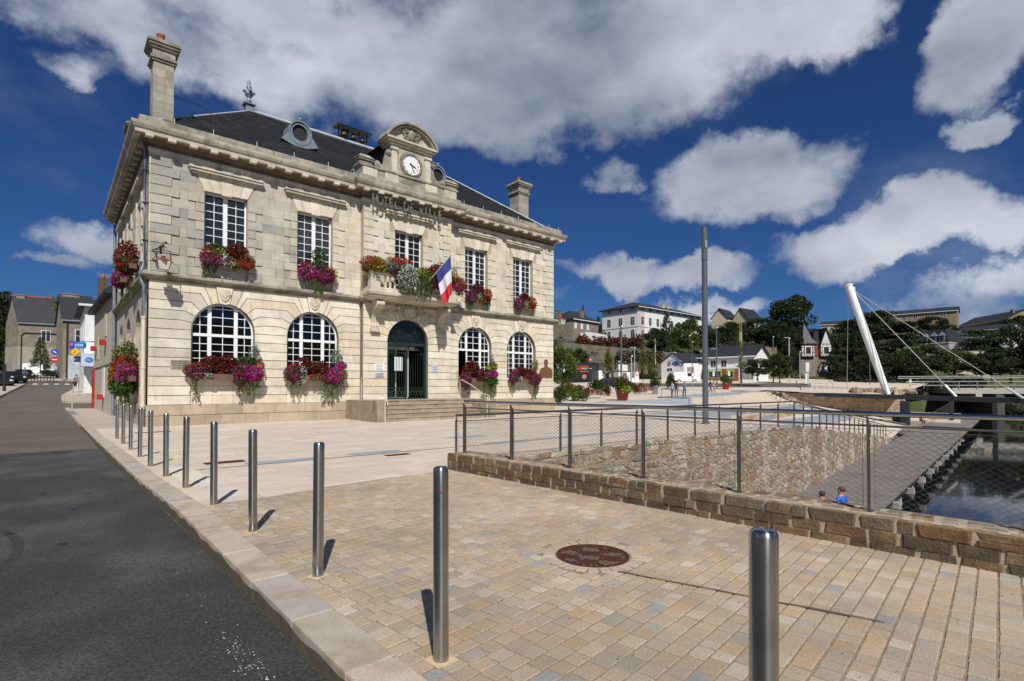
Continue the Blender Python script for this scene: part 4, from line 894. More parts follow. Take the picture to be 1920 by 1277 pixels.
# --- windows
def clip(poly, cx, cz, r):
    out = poly
    for i in range(24):
        a = 2 * math.pi * (i + .5) / 24; nx, nz_ = math.cos(a), math.sin(a); rr_ = r * math.cos(math.pi / 24) ; new = []
        for k in range(len(out)):
            p, q = out[k], out[(k + 1) % len(out)]; dp = (p[0] - cx) * nx + (p[1] - cz) * nz_ - rr_; dq = (q[0] - cx) * nx + (q[1] - cz) * nz_ - rr_
            if dp <= 0: new.append(p)
            if (dp <= 0) != (dq <= 0): t_ = dp / (dp - dq); new.append((p[0] + (q[0] - p[0]) * t_, p[1] + (q[1] - p[1]) * t_))
        out = new
        if len(out) < 3: return []
    return out
def arch_window(F, cx, zsill, zspr, r, dep, open_left=False, curtain=0.0, panes=True, par=None):
    par = par or TH_; fr = MB(); d0, d1 = dep, dep + .07; ri = r - .07; ztr = 3.78 if r > 1.1 else 3.85
    n = 16; pts = lambda q: [(cx + q * math.cos(math.pi * i / n), zspr + q * math.sin(math.pi * i / n)) for i in range(n + 1)]
    po, pi_ = pts(r), pts(ri)
    for i in range(n): fr.fprism(F, [po[i], po[i + 1], pi_[i + 1], pi_[i]], d0, d1)
    for sg in (-1, 1):
        a, b = sorted((cx + sg * r, cx + sg * ri)); fr.fbox(F, a, b, d0, d1, zsill, zspr)
    fr.fbox(F, cx - ri, cx + ri, d0 - .02, d1, ztr - .05, ztr + .07); fr.fbox(F, cx - ri, cx + ri, d0, d1, zsill, zsill + .07)
    mull = [-.42 * r, .42 * r]
    for m_ in mull:
        zt_ = zspr + math.sqrt(ri * ri - m_ * m_); lo = ztr + .07
        fr.fbox(F, cx + m_ - .075, cx + m_ + .075, d0 - .012, d1, lo, zt_ + .02)
        if not (open_left and m_ < 0): fr.fbox(F, cx + m_ - .075, cx + m_ + .075, d0 - .012, d1, zsill + .07, ztr - .05)
        else: fr.fbox(F, cx + m_, cx + m_ + .075, d0 - .012, d1, zsill + .07, ztr - .05)
    edges = [-ri, mull[0] - .075, mull[0] + .075, mull[1] - .075, mull[1] + .075, ri]; cols = []
    for k in (0, 2, 4): a, b = edges[k], edges[k + 1]; m_ = (a + b) / 2; cols += [(a, m_ - .014), (m_ + .014, b)]
    zr_lo = [ztr - .05 - i * (ztr - .12 - zsill) / 5 for i in range(6)]; zr_up = [ztr + .07 + i * .36 for i in range(4)] + [zspr + r]
    win = fr.build('window', M_white, par); bars = MB()
    for k in (0, 2, 4):
        a, b = edges[k], edges[k + 1]; m_ = (a + b) / 2; zt_ = zspr + math.sqrt(max(.01, ri * ri - m_ * m_)) ; bars.fbox(F, cx + m_ - .014, cx + m_ + .014, d0 + .01, d1 - .01, ztr + .07, zt_)
        if not (open_left and k == 0): bars.fbox(F, cx + m_ - .014, cx + m_ + .014, d0 + .01, d1 - .01, zsill + .07, ztr - .05)
    for z in zr_lo[1:-1]:
        for k in (0, 2, 4):
            if open_left and k == 0: continue
            bars.fbox(F, cx + edges[k], cx + edges[k + 1], d0 + .012, d1 - .012, z - .014, z + .014)
    for z in zr_up[1:-1]:
        if z - zspr < ri: 
            h = math.sqrt(max(0, ri * ri - max(0, z - zspr) ** 2))
            for k in (0, 2, 4):
                a, b = max(edges[k], -h), min(edges[k + 1], h)
                if b - a > .04: bars.fbox(F, cx + a, cx + b, d0 + .012, d1 - .012, z - .014, z + .014)
    bars.build('glazing_bars', M_white, win)
    for ci, (a, b) in enumerate(cols):
        for z1_, z0_ in zip(zr_lo, zr_lo[1:]):
            if open_left and ci < 2: continue
            MB().add([F(cx + p, d0 + .035, q) for p, q in ((a, z0_ + .014), (b, z0_ + .014), (b, z1_ - .014), (a, z1_ - .014))], [(0, 1, 2, 3)]).build('pane', M_glass, win)
        for z0_, z1_ in zip(zr_up, zr_up[1:]):
            P = [(cx + a, z0_ + .014), (cx + b, z0_ + .014), (cx + b, z1_ - .014), (cx + a, z1_ - .014)]; lower = [p for p in P]
            if z1_ > zspr: P = clip([(x, z) for x, z in P], cx, zspr, ri) if z0_ >= zspr - .01 else clip(P, cx, zspr, ri) or P
            if len(P) >= 3: MB().add([F(x, d0 + .035, z) for x, z in P], [tuple(range(len(P)))]).build('pane', M_glass, win)
    if curtain:
        mb = MB(); nn = 40
        z = zsill
        while z < zspr + r * .8: mb.fbox(F, cx - ri, cx + ri, dep + .2, dep + .215, z, z + .055 * curtain * 2); z += .11
        mb.build('venetian_blind', M_curtain, win)
    return win
arch_window(F0, W1, 2.1, ZSP, RA, .24); arch_window(F0, W2, 2.1, ZSP, RA, .24); arch_window(F0, W4, 2.1, ZSP, RA, .24, open_left=True); arch_window(F0, W5, 2.1, ZSP, RA, .24, curtain=.4)
def rect_window(F, cx, z0, z1, hw, dep, rows=7, curtain=True, name='window', transom=None):
    fr = MB(); d0, d1 = dep, dep + .07
    for a, b in ((-hw, -hw + .07), (hw - .07, hw)): fr.fbox(F, cx + a, cx + b, d0, d1, z0, z1)
    fr.fbox(F, cx - hw, cx + hw, d0, d1 + .002, z0, z0 + .08); fr.fbox(F, cx - hw, cx + hw, d0, d1 + .002, z1 - .07, z1); fr.fbox(F, cx - .085, cx + .085, d0 - .02, d1, z0 + .08, z1 - .07)
    if transom: fr.fbox(F, cx - hw + .07, cx + hw - .07, d0 - .03, d1, transom - .06, transom + .06)
    w = fr.build(name, M_white, TH_); bars = MB()
    zz = [z0 + .08 + (z1 - .15 - z0) * i / rows for i in range(rows + 1)]
    for a, b in ((-hw + .07, -.085), (.085, hw - .07)):
        m_ = (a + b) / 2; bars.fbox(F, cx + m_ - .014, cx + m_ + .014, d0 + .01, d1 - .01, z0 + .08, z1 - .07)
        for z in zz[1:-1]: bars.fbox(F, cx + a, cx + b, d0 + .012, d1 - .012, z - .014, z + .014)
        for p, q in ((a, m_ - .014), (m_ + .014, b)):
            for u, v in zip(zz, zz[1:]): MB().add([F(cx + s_, d0 + .035, z_) for s_, z_ in ((p, u + .014), (q, u + .014), (q, v - .014), (p, v - .014))], [(0, 1, 2, 3)]).build('pane', M_glass, w)
    bars.build('glazing_bars', M_white, w)
    if curtain:
        mb = MB(); n = 34
        for a, b in ((-hw + .05, -.06), (.06, hw - .05)):
            vs = []; 
            for i in range(n + 1): s_ = a + (b - a) * i / n; d_ = dep + .16 + .022 * math.sin(i * 1.7) + .012 * math.sin(i * .9 + a); vs += [F(cx + s_, d_, z0), F(cx + s_, d_, z1 - .1)]
            mb.add(vs, [(2 * i, 2 * i + 1, 2 * i + 3, 2 * i + 2) for i in range(n)], smooth=True)
        mb.build('curtain', M_curtain, w)
for i, c_ in enumerate(UX): rect_window(F1 if i == 2 else F0, c_, UZ0, UZ1, UW, .24, 8, curtain=(i != 2), transom=7.75 if i == 2 else None)
def side_win(c_):
    win = MB().fprism(FS, [(c_ - .95, 2.0), (c_ + .95, 2.0)] + [(c_ + .95 * math.cos(R(a)), 4.1 + .95 * math.sin(R(a))) for a in range(0, 181, 15)], .33, .36).build('window', M_darkglass, TH_)
    b = MB()
    for s_ in (-.94, -.3, .3, .86): b.fbox(FS, c_ + s_, c_ + s_ + .08, .28, .33, 2.0, 4.2 + (0 if abs(s_) > .8 else .6))
    b.fbox(FS, c_ - .95, c_ + .95, .28, .33, 3.8, 3.9); b.build('frame', M_white, win)
    win = MB().fbox(FS, c_ - .8, c_ + .8, .33, .36, UZ0, UZ1).build('window', M_darkglass, TH_); b = MB()
    for s_ in (-.8, -.06, .72): b.fbox(FS, c_ + s_, c_ + s_ + .08, .28, .33, UZ0, UZ1)
    for z in (UZ0, 7.9, 8.8, UZ1 - .08): b.fbox(FS, c_ - .8, c_ + .8, .282, .33, z, z + .06)
    b.build('frame', M_white, win)
for c_ in SW: side_win(c_)
# --- doorway
dr = thing_loc = None
door = bpy.data.objects.new('entrance_door', None); COL.objects.link(door); door.parent = TH_; door.location = (WD - 14.25, 0, 0)
n = 20
mb = MB(); pts = [(WD + 1.2 * math.cos(math.pi * i / n), ZSP + 1.2 * math.sin(math.pi * i / n)) for i in range(n + 1)]
mb.fprism(F1, pts, .30, .33); mb.build('fanlight', mat('dark_green_glass', (.008, .013, .015), .12, spec=.7, namp=0), door)
mb = MB(); mb.fbox(F1, WD - 1.22, WD + 1.22, .2, .32, 3.80, 3.95)
mb.fbox(F1, WD - 1.22, WD - 1.16, .2, .32, .95, 3.8); mb.fbox(F1, WD + 1.16, WD + 1.22, .2, .32, .95, 3.8)
for i in range(n): 
    a, b = math.pi * i / n, math.pi * (i + 1) / n; mb.fprism(F1, [(WD + q * math.cos(t_), ZSP + q * math.sin(t_)) for q, t_ in ((1.215, a), (1.215, b), (1.15, b), (1.15, a))], .2, .3)
mb.build('frame', M_green, door)
def scroll(mb, F, cx, cz, r0, turns, sx, d, w=.012, ph=0):
    pts = []
    for i in range(int(14 * turns) + 1):
        a = ph + 2 * math.pi * i / 14; r_ = r0 * (1 - i / (14 * turns) * .85); pts.append(Vector(F(cx + sx * r_ * math.cos(a), d, cz + r_ * math.sin(a))))
    mb.tube(pts, w, 4, caps=False)
mb = MB()
for sg in (-1, 1):
    for (cx, cz, r_, ph) in ((.28, 4.25, .22, 0), (.72, 4.2, .2, 1.5), (.5, 4.6, .16, 3), (.2, 4.75, .14, 2)): scroll(mb, F1, WD + sg * cx, cz, r_, 1.4, sg, .26, .011, ph)
mb.tube([F1(WD, .26, 3.95), F1(WD, .26, 5.1)], .012, 4); mb.build('fanlight_scrolls', M_green, door)
def gate_leaf(T, name='gate_leaf'):
    """T maps (u 0..1.15, depth, z)"""
    mb = MB(); g = lambda u0, u1, z0, z1, a=-.02, b=.02: mb.fprism(T, [(u0, z0), (u1, z0), (u1, z1), (u0, z1)], a, b)
    g(0, .06, .97, 3.78); g(1.09, 1.15, .97, 3.78); g(.06, 1.09, .97, 1.03); g(.06, 1.09, 3.7, 3.78); g(.06, 1.09, 1.5, 1.56); g(.06, 1.09, 3.38, 3.43)
    lf = mb.build(name, M_green, door)
    for i in range(7): u = .06 + 1.03 * (i + .5) / 7; MB().beam(T(u, 0, 1.56), T(u, 0, 3.38), .022).build('bar', M_green, lf)
    b2 = MB()
    for i in range(3):
        u = .06 + .343 * (i + .5)
        for sg in (-1, 1): b2.beam(T(u, 0, 1.06), T(u + sg * .16, 0, 1.46), .02); b2.beam(T(u, 0, 1.46), T(u + sg * .16, 0, 1.1), .014); scroll(b2, T, u + sg * .07, 1.3, .06, 1.2, sg, 0, .008)
        scroll(b2, T, u, 3.56, .09, 1.3, 1, 0, .009)
    for sg in (.1, 1.05):
        for j in range(9): scroll(b2, T, sg, 1.68 + j * .2, .045, 1.1, 1, 0, .007)
    b2.build('wrought_scrolls', mat('verdigris_iron', (.04, .085, .05), .5), lf); return lf
gate_leaf(lambda u, d, z: (WD - 1.16 + u, YF - .3 + .2 + d, z))
gate_leaf(lambda u, d, z: (WD + 1.16 - u * .55 - d * .8, YF - .3 + .22 + u * .83 - d * .5, z))
MB().fbox(F1, WD - .72, WD - .22, .225, .235, 2.45, 3.18).build('notice', mat('notice_paper', (.62, .70, .66), .6, namp=.05), door)
mb = MB(); mb.fbox(F1, WD - 1.1, WD + .45, .75, .8, .97, 1.04); mb.fbox(F1, WD + .38, WD + .45, .75, .8, .97, 3.8); mb.fbox(F1, WD - 1.1, WD - 1.04, .75, .8, .97, 3.8); mb.fbox(F1, WD - .36, WD - .3, .75, .8, .97, 3.8); mb.fbox(F1, WD - 1.1, WD + 1.1, .75, .8, 3.6, 3.8); mb.build('inner_door_frame', mat('pale_aluminium', (.62, .61, .58), .4, metal=.3), door)
MB().fbox(F1, WD - 1.04, WD - .36, .77, .78, 1.04, 3.6).build('inner_door_pane', M_glass, door)
# --- entrance steps, cheek wall, handrails
stp = thing('entrance_steps', 'worn stone steps rising to the town hall entrance', 'steps', (WD, 23, 0))
STC = mat('worn_step_stone', (.36, .295, .215), .9, nscale=2.2, namp=.22, bump=.3, bscale=30, streak=.5, second=(.20, .165, .13), sscale=1.5, samp=.5)
for k in range(5):
    z1_ = .19 * (k + 1); y0_ = 21.95 + k * .36; mb = MB(); mb.box(11.5, 17.1, y0_, 24.98, z1_ - .19 - (.3 if k == 0 else 0), z1_ - .045); mb.box(11.505, 17.11, y0_ - .03, 24.98, z1_ - .045, z1_ + .0, col=(1, 1, 1)); mb.build('step', STC, stp)
mb = MB(); mb.box(10.98, 11.495, 21.9, 25.26, -.3, .95); mb.build('cheek_wall', mat('stained_stone', (.29, .235, .17), .92, nscale=2, namp=.25, streak=.8, bump=.3), stp)
mb = MB(); mb.box(17.12, 17.8, 21.9, 25.0, -.3, .95); mb.build('cheek_wall', MATS['stained_stone'], stp)
M_cream = mat('cream_paint', (.62, .55, .40), .45, namp=.08)
def rail(x, lab):
    h = thing('handrail', lab, 'handrail', (x, 21.8, 0)); mb = MB()
    mb.tube([(x, 21.75, 0), (x, 21.75, 1.12)], .022, 8); mb.tube([(x, 24.2, .95), (x, 24.2, 1.85)], .022, 8)
    mb.build('post', M_cream, h); mb = MB()
    mb.tube([(x, 21.70, .62), (x, 21.55, .66), (x, 21.50, .80), (x, 21.62, .98), (x, 21.58, 1.12), (x, 21.75, 1.18), (x, 22.1, 1.22), (x, 23.2, 1.72), (x, 24.05, 2.0), (x, 24.2, 1.98), (x, 24.28, 1.85)], .022, 8); mb.build('grip', M_cream, h)
rail(11.3, 'cream curved handrail on the left side of the entrance steps'); rail(17.12, 'cream curved handrail on the right side of the entrance steps')
# --- plaques
def plaque(label, cx, z0, z1, hw, m, F=F0, lines=0, name='plaque'):
    p = thing(name, label, 'plaque', F(cx, 0, z0)); MB().fbox(F, cx - hw, cx + hw, -.03, .0, z0, z1).build('panel', m, p)
    if lines:
        mb = MB()
        for i in range(lines): z = z1 - (z1 - z0) * (i + .7) / (lines + .4); mb.fbox(F, cx - hw * .75, cx + hw * (.75 if i % 2 == 0 else .5), -.033, -.03, z - .008, z + .012)
        mb.build('printed_lines', M_black, p)
    return p
plaque('carved pale stone plaque on the wall left of the first window', 3.95, 2.33, 2.68, .33, M_limed, lines=4)
plaque('white notice plate left of the entrance', 12.66, 2.42, 2.82, .26, M_white, F1, 5)
plaque('grey metal plate under the white notice left of the entrance', 12.66, 2.08, 2.3, .24, M_lead, F1, 3)
plaque('blue and white small plate right of the entrance', 15.98, 2.4, 2.8, .2, mat('blue_white_plate', (.50, .56, .66), .5), F1, 4)
bp_ = thing('bust_plaque', 'rusty brown bust silhouette plaque at the right corner of the facade', 'plaque', (24.85, 25.25, 2.2)); mb = MB()
P = [(-.58, 0), (.58, 0), (.6, .38), (.45, .58), (.14, .68), (.12, .8), (.17, .95), (.15, 1.12), (0, 1.2), (-.15, 1.12), (-.17, .95), (-.12, .8), (-.14, .68), (-.45, .58), (-.6, .38)]
mb.fprism(F0, [(24.85 + x, 2.25 + z) for x, z in P], -.07, -.03); mb.build('silhouette', mat('corten', (.16, .065, .03), .85, nscale=6, namp=.3, bump=.3), bp_)
# --- balcony
bal = bpy.data.objects.new('balcony', None); COL.objects.link(bal); bal.parent = TH_; bal.location = (WD - 14.25, -1, 6)
BX0, BX1, BY = 11.62, 16.9, 24.0
def bsweep(prof): return sweep([(BX0, YF - .3), (BX0, BY), (BX1, BY), (BX1, YF - .3)], prof)
mb = bsweep([(-.6, 5.96), (-.25, 5.98), (-.2, 6.02), (-.08, 6.08), (-.06, 6.16), (.0, 6.18), (.02, 6.3), (.0, 6.34), (-.6, 6.36)]); mb.box(BX0 + .3, BX1 - .3, BY + .3, YF - .28, 5.97, 6.355); mb.build('slab', M_limec, bal)
mb = bsweep([(-.32, 6.36), (-.1, 6.36), (-.1, 6.55), (-.32, 6.55)]); mb.build('base_rail', M_limec, bal)
mb = bsweep([(-.34, 7.18), (-.08, 7.18), (-.06, 7.22), (-.06, 7.30), (-.34, 7.32)]); mb.build('coping', M_limec, bal)
for xx in (BX0 + .1, BX1 - .62):
    MB().box(xx, xx + .52, BY + .1, BY + .42, 6.55, 7.18).build('pedestal', M_limec, bal)
bmesh_b = MB().lathe((0, 0, 0), [(.07, 0), (.07, .05), (.04, .08), (.065, .2), (.075, .28), (.04, .42), (.035, .5), (.06, .55), (.07, .58), (.07, .63)], 10).mesh('baluster', M_limec)
for i in range(14): o = link('baluster', bmesh_b, bal); o.location = Vector((BX0 + .95 + i * .262, BY + .22, 6.55)) - wpos(bal)
for i in range(3):
    for xx in (BX0 + .22, BX1 - .22): o = link('baluster', bmesh_b, bal); o.location = Vector((xx, BY + .6 + i * .26, 6.55)) - wpos(bal)
def console(cx):
    prof = [(YF - .3, 4.55), (YF - .42, 4.55), (YF - .46, 4.7), (YF - .40, 4.85), (YF - .44, 5.1), (YF - .55, 5.35), (YF - .8, 5.55), (YF - 1.0, 5.6), (YF - 1.06, 5.72), (YF - 1.02, 5.88), (YF - .9, 5.95), (YF - .3, 5.96)]
    mb = MB(); n_ = len(prof)
    for off, w in ((-.2, .13), (-.065, .13), (.07, .13)):
        vs = [(cx + off, y, z) for y, z in prof] + [(cx + off + w - .015, y, z) for y, z in prof]
        mb.add(vs, [tuple(range(n_)), tuple(range(2 * n_ - 1, n_ - 1, -1))] + [(i, (i + 1) % n_, n_ + (i + 1) % n_, n_ + i) for i in range(n_)])
    for off in (-.135, 0, .135): mb.tube([(cx + off - .055, YF - .98, 5.76), (cx + off + .055, YF - .98, 5.76)], .12, 12)
    mb.box(cx - .25, cx + .25, YF - .5, YF - .29, 4.4, 4.56); mb.build('console', M_limec, bal)
console(12.35); console(16.3)
def relief(mb, F, cx, cz, sx, sz, seed, n=46, d=-.05, s=.09):
    r_ = random.Random(seed)
    for i in range(n):
        sg = 1 if i % 2 else -1; u = r_.uniform(.15, 1); a = cx + sg * u * sx; z = cz + r_.uniform(-.5, .5) * sz * (1.2 - u) + .25 * sz * math.sin(u * 4)
        P = [(a, z)]; th = r_.uniform(0, 6.28); l = s * r_.uniform(.7, 1.6)
        mb.fprism(F, [(a + l * math.cos(th + q) * k_, z + l * math.sin(th + q) * k_) for q, k_ in ((0, 1.3), (1.2, .5), (2.4, .7), (3.14, 1.0), (4.0, .6), (5.2, .5))], d - r_.uniform(0, .06), .01)
mb = MB(); relief(mb, F1, WD, 5.5, 1.45, .5, 4, 90, -.03, .085); mb.fprism(F1, [(WD + .3 * math.cos(2 * math.pi * i / 16) * 1.2, 5.52 + .26 * math.sin(2 * math.pi * i / 16)) for i in range(16)], -.16, 0); mb.fprism(F1, [(WD + .2 * math.cos(2 * math.pi * i / 16) * 1.2, 5.52 + .17 * math.sin(2 * math.pi * i / 16)) for i in range(16)], -.20, -.15)
for i in range(14): a = 2 * math.pi * i / 14; mb.ball(F1(WD + .42 * math.cos(a) * 1.15, -.1, 5.52 + .33 * math.sin(a)), .065, 8, 5)
mb.build('carved_cartouche', M_limec, TH_)
# --- flag
fl = thing('french_flag', 'tricolour flag in blue, white and red hanging from its pole on the balcony', 'flag', (14.3, 24.0, 6.4))
PA, PB = Vector((14.32, 24.0, 6.42)), Vector((15.55, 22.75, 8.45)); MB().tube([PA, PB], .022, 8).build('pole', M_lead, fl); MB().ball(PB, .05).build('pole_tip', M_white, fl)
mb = MB(); nu, nv = 26, 30; vs = []; up_ = (PB - PA).normalized()
for i in range(nu + 1):
    for j in range(nv + 1):
        u, v = i / nu, j / nv                       # u along the pole from its tip (hoist), v from hoist to fly
        root = PB - up_ * (.1 + .98 * u); drop = v * 1.72; swing = .30 * math.sin(v * 2.2) * (1 - u * .85)
        fold = .10 * math.sin(u * 9 + v * 2.0) * (.25 + v); root = PB - up_ * (.08 + 1.15 * u); q_ = (PB - root) * (.42 * v)
        p = root + Vector((.08 * v + fold * .7 + q_.x, .12 * math.sin(u * 8 + 1 + v) * v + q_.y, -1.95 * v * (1 - .10 * u))); vs.append(p)
fs = [(i * (nv + 1) + j, (i + 1) * (nv + 1) + j, (i + 1) * (nv + 1) + j + 1, i * (nv + 1) + j + 1) for i in range(nu) for j in range(nv)]
for nm, a, b, cc in (('blue_band', 0, 10, (.030, .040, .22)), ('white_band', 10, 20, (.62, .63, .68)), ('red_band', 20, 30, (.50, .030, .035))):
    m_ = MB(); m_.add(vs, [f for q, f in enumerate(fs) if a <= q % nv < b], smooth=True); m_.build(nm, mat('flag_' + nm, cc, .8, namp=.06), fl)
# --- attic, clock and pediment
FA = FF(YF - .35)
at_ = MB(); at_.box(11.55, 17.3, YF - .5, YF + .7, 12.1, 12.68)
at_.box(11.5, 17.35, YF - .56, YF + .7, 12.68, 12.78); at_.build('attic_base', M_limed, TH_)
for cx in (12.0, 13.2, 15.6, 16.85):
    MB().fbox(FF(YF - .5), cx - .38, cx + .38, -.03, .02, 12.16, 12.64).build('attic_panel', M_limec, TH_)
cl = bpy.data.objects.new('clock_gable', None); COL.objects.link(cl); cl.parent = TH_; cl.location = (WD - 14.25, -.3, 12.7)
CX = 14.4; FC = FF(YF - .38)
mb = MB(); mb.fbox(FC, CX - 1.18, CX + 1.18, 0, .9, 12.78, 14.28); mb.build('gable_wall', mat('gable_stone', (.43, .385, .30), .9, nscale=3, namp=.16, bump=.3, streak=.4, second=(.22, .2, .16), samp=.5), cl)
for sg in (-1, 1):
    mb = MB(); a, b = sorted((CX + sg * .86, CX + sg * 1.18)); mb.fbox(FC, a, b, -.08, 0, 12.84, 14.0); mb.fbox(FC, a - .05, b + .05, -.14, 0, 14.0, 14.12); mb.fbox(FC, a - .04, b + .04, -.11, 0, 12.78, 12.92); mb.build('pilaster', M_limec, cl)
    mb = MB(); pr = [(1.18, 12.78), (2.2, 12.78), (2.22, 13.0), (2.05, 13.14), (1.8, 13.05), (1.62, 13.05), (1.48, 13.25), (1.42, 13.6), (1.36, 13.85), (1.18, 13.9)]
    mb.fprism(FC, [(CX + sg * x, z) for x, z in pr], .0, .35)
    for (x, z, r_) in ((1.98, 12.98, .17), (1.34, 13.78, .13)): disc(mb, FC, CX + sg * x, -.08, .05, z, r_); disc(mb, FC, CX + sg * x, -.12, -.05, z, r_ * .45)
    mb.build('scroll_bracket', M_limed, cl)
    mb = MB(); x0_, x1_ = sorted((CX + sg * 2.25, CX + sg * 2.95)); mb.fbox(FC, x0_, x1_, -.05, .6, 12.78, 13.0); mb.fbox(FC, x0_ - .06, x1_ + .06, -.12, .7, 13.0, 13.1)
    xm = (x0_ + x1_) / 2; mb.add([FC(x0_ - .1, -.16, 13.1), FC(x1_ + .1, -.16, 13.1), FC(x1_ + .1, .7, 13.1), FC(x0_ - .1, .7, 13.1), FC(x0_ + .1, .05, 13.32), FC(x1_ - .1, .05, 13.32), FC(x1_ - .1, .5, 13.32), FC(x0_ + .1, .5, 13.32)], [(0, 1, 5, 4), (1, 2, 6, 5), (2, 3, 7, 6), (3, 0, 4, 7), (4, 5, 6, 7)]); mb.build('end_block', M_limed, cl)
mb = MB(); mb.fbox(FC, CX - 1.25, CX + 1.25, -.1, .9, 14.28, 14.4); mb.fbox(FC, CX - 1.42, CX + 1.42, -.2, .9, 14.4, 14.5); mb.fbox(FC, CX - 1.52, CX + 1.52, -.28, .9, 14.5, 14.6); mb.build('gable_cornice', M_limec, cl)
mb = MB(); n = 22; RO = 1.72; zc_ = 15.62 - RO
a0 = math.asin((14.6 - zc_) / RO); aa = [a0 + (math.pi - 2 * a0) * i / n for i in range(n + 1)]
for r0, r1, f0, f1 in ((RO, RO - .10, -.3, .9), (RO - .10, RO - .22, -.2, .9)):
    for a, b in zip(aa, aa[1:]): mb.fprism(FC, [(CX + q * math.cos(t_), max(14.6, zc_ + q * math.sin(t_))) for q, t_ in ((r0, a), (r0, b), (r1, b), (r1, a))], f0, f1)
mb.build('segmental_pediment', M_limed, cl)
mb = MB(); mb.fprism(FC, [(CX + (RO - .2) * math.cos(t_), max(14.6, zc_ + (RO - .2) * math.sin(t_))) for t_ in aa], .02, .5); mb.build('tympanum', M_limec, cl)
mb = MB(); mb.ball(FC(CX, -.06, 15.02), (.22, .14, .3), 12, 8)
for sg in (-1, 1):
    scroll(mb, FC, CX + sg * .33, 15.2, .16, 1.3, sg, -.1, .05); scroll(mb, FC, CX + sg * .3, 14.8, .14, 1.3, sg, -.1, .045)
    for k in range(5): mb.ball(FC(CX + sg * (.3 + .05 * k), -.05, 14.78 + k * .09), .07, 8, 5)
mb.ball(FC(CX, -.1, 15.62), (.14, .14, .16), 10, 6)
for k in range(5): a = math.pi * (k + .5) / 5; mb.ball(FC(CX + .17 * math.cos(a), -.16, 15.55 + .12 * math.sin(a)), .06, 8, 5)
mb.build('crest', M_limed, cl)
ck = bpy.data.objects.new('clock', None); COL.objects.link(ck); ck.parent = cl; CZ = 13.48
mb = MB()
for i in range(32):
    a, b = 2 * math.pi * i / 32, 2 * math.pi * (i + 1) / 32
    for r0, r1, f0 in ((.68, .60, -.06), (.61, .54, -.1)): mb.fprism(FC, [(CX + q * math.cos(t_), CZ + q * math.sin(t_)) for q, t_ in ((r0, a), (r0, b), (r1, b), (r1, a))], f0, .02)
mb.build('clock_surround', M_limed, cl)
mb = MB(); disc(mb, FC, CX, -.03, -.02, CZ, .55, 32); mb.build('clock_dial', mat('dial_white', (.82, .83, .85), .35, namp=0), cl)
NUM = ['XII', 'I', 'II', 'III', 'IIII', 'V', 'VI', 'VII', 'VIII', 'IX', 'X', 'XI']
for i, s_ in enumerate(NUM):
    a = R(90 - 30 * i); me = text_mesh(s_, .125, .002, M_black, 'numeral'); o = link('numeral', me, cl)
    rad = .44; o.matrix_local = Matrix.Translation(Vector(FC(CX + rad * math.cos(a), -.034, CZ + rad * math.sin(a))) - wpos(cl)) @ (Matrix.Rotation(math.pi / 2, 4, 'X') @ Matrix.Rotation(a - math.pi / 2, 4, 'Z')) @ Matrix.Translation((0, -.045, 0))
def hand(name, ang, L, w): 
    a = R(90 - ang); dx, dz = math.cos(a), math.sin(a); nx, nz_ = -dz, dx
    MB().fprism(FC, [(CX - dx * .1 + nx * w, CZ - dz * .1 + nz_ * w), (CX - dx * .1 - nx * w, CZ - dz * .1 - nz_ * w), (CX + dx * L * .7 - nx * w * 1.3, CZ + dz * L * .7 - nz_ * w * 1.3), (CX + dx * L, CZ + dz * L), (CX + dx * L * .7 + nx * w * 1.3, CZ + dz * L * .7 + nz_ * w * 1.3)], -.055, -.045).build(name, M_black, cl)
hand('hour_hand', 112, .34, .024); hand('minute_hand', 157, .46, .018)
bpy.data.objects.remove(ck)
# --- lettering
xw = 0; txt = 'HOTEL DE VILLE'; LM = mat('green_bronze_letters', (.15, .165, .13), .6, nscale=9, namp=.3)
sg_ = bpy.data.objects.new('name_lettering', None); COL.objects.link(sg_); sg_.parent = TH_
n_ = len(txt)
for i, ch in enumerate(txt):
    if ch == ' ': continue
    x = 12.15 + (16.02 - 12.15) * i / (n_ - 1); me = text_mesh(ch, .72, .03, LM, 'letter'); o = link('letter', me, sg_)
    o.matrix_local = Matrix.Translation(Vector((x, YF - .3 - .42, 10.80)) - wpos(sg_)) @ Matrix.Rotation(math.pi / 2, 4, 'X') @ Matrix.Diagonal((.62, 1, 1, 1))
MB().box(11.95, 16.2, YF - .755, YF - .70, 11.31, 11.35).build('letter_rail', LM, sg_)
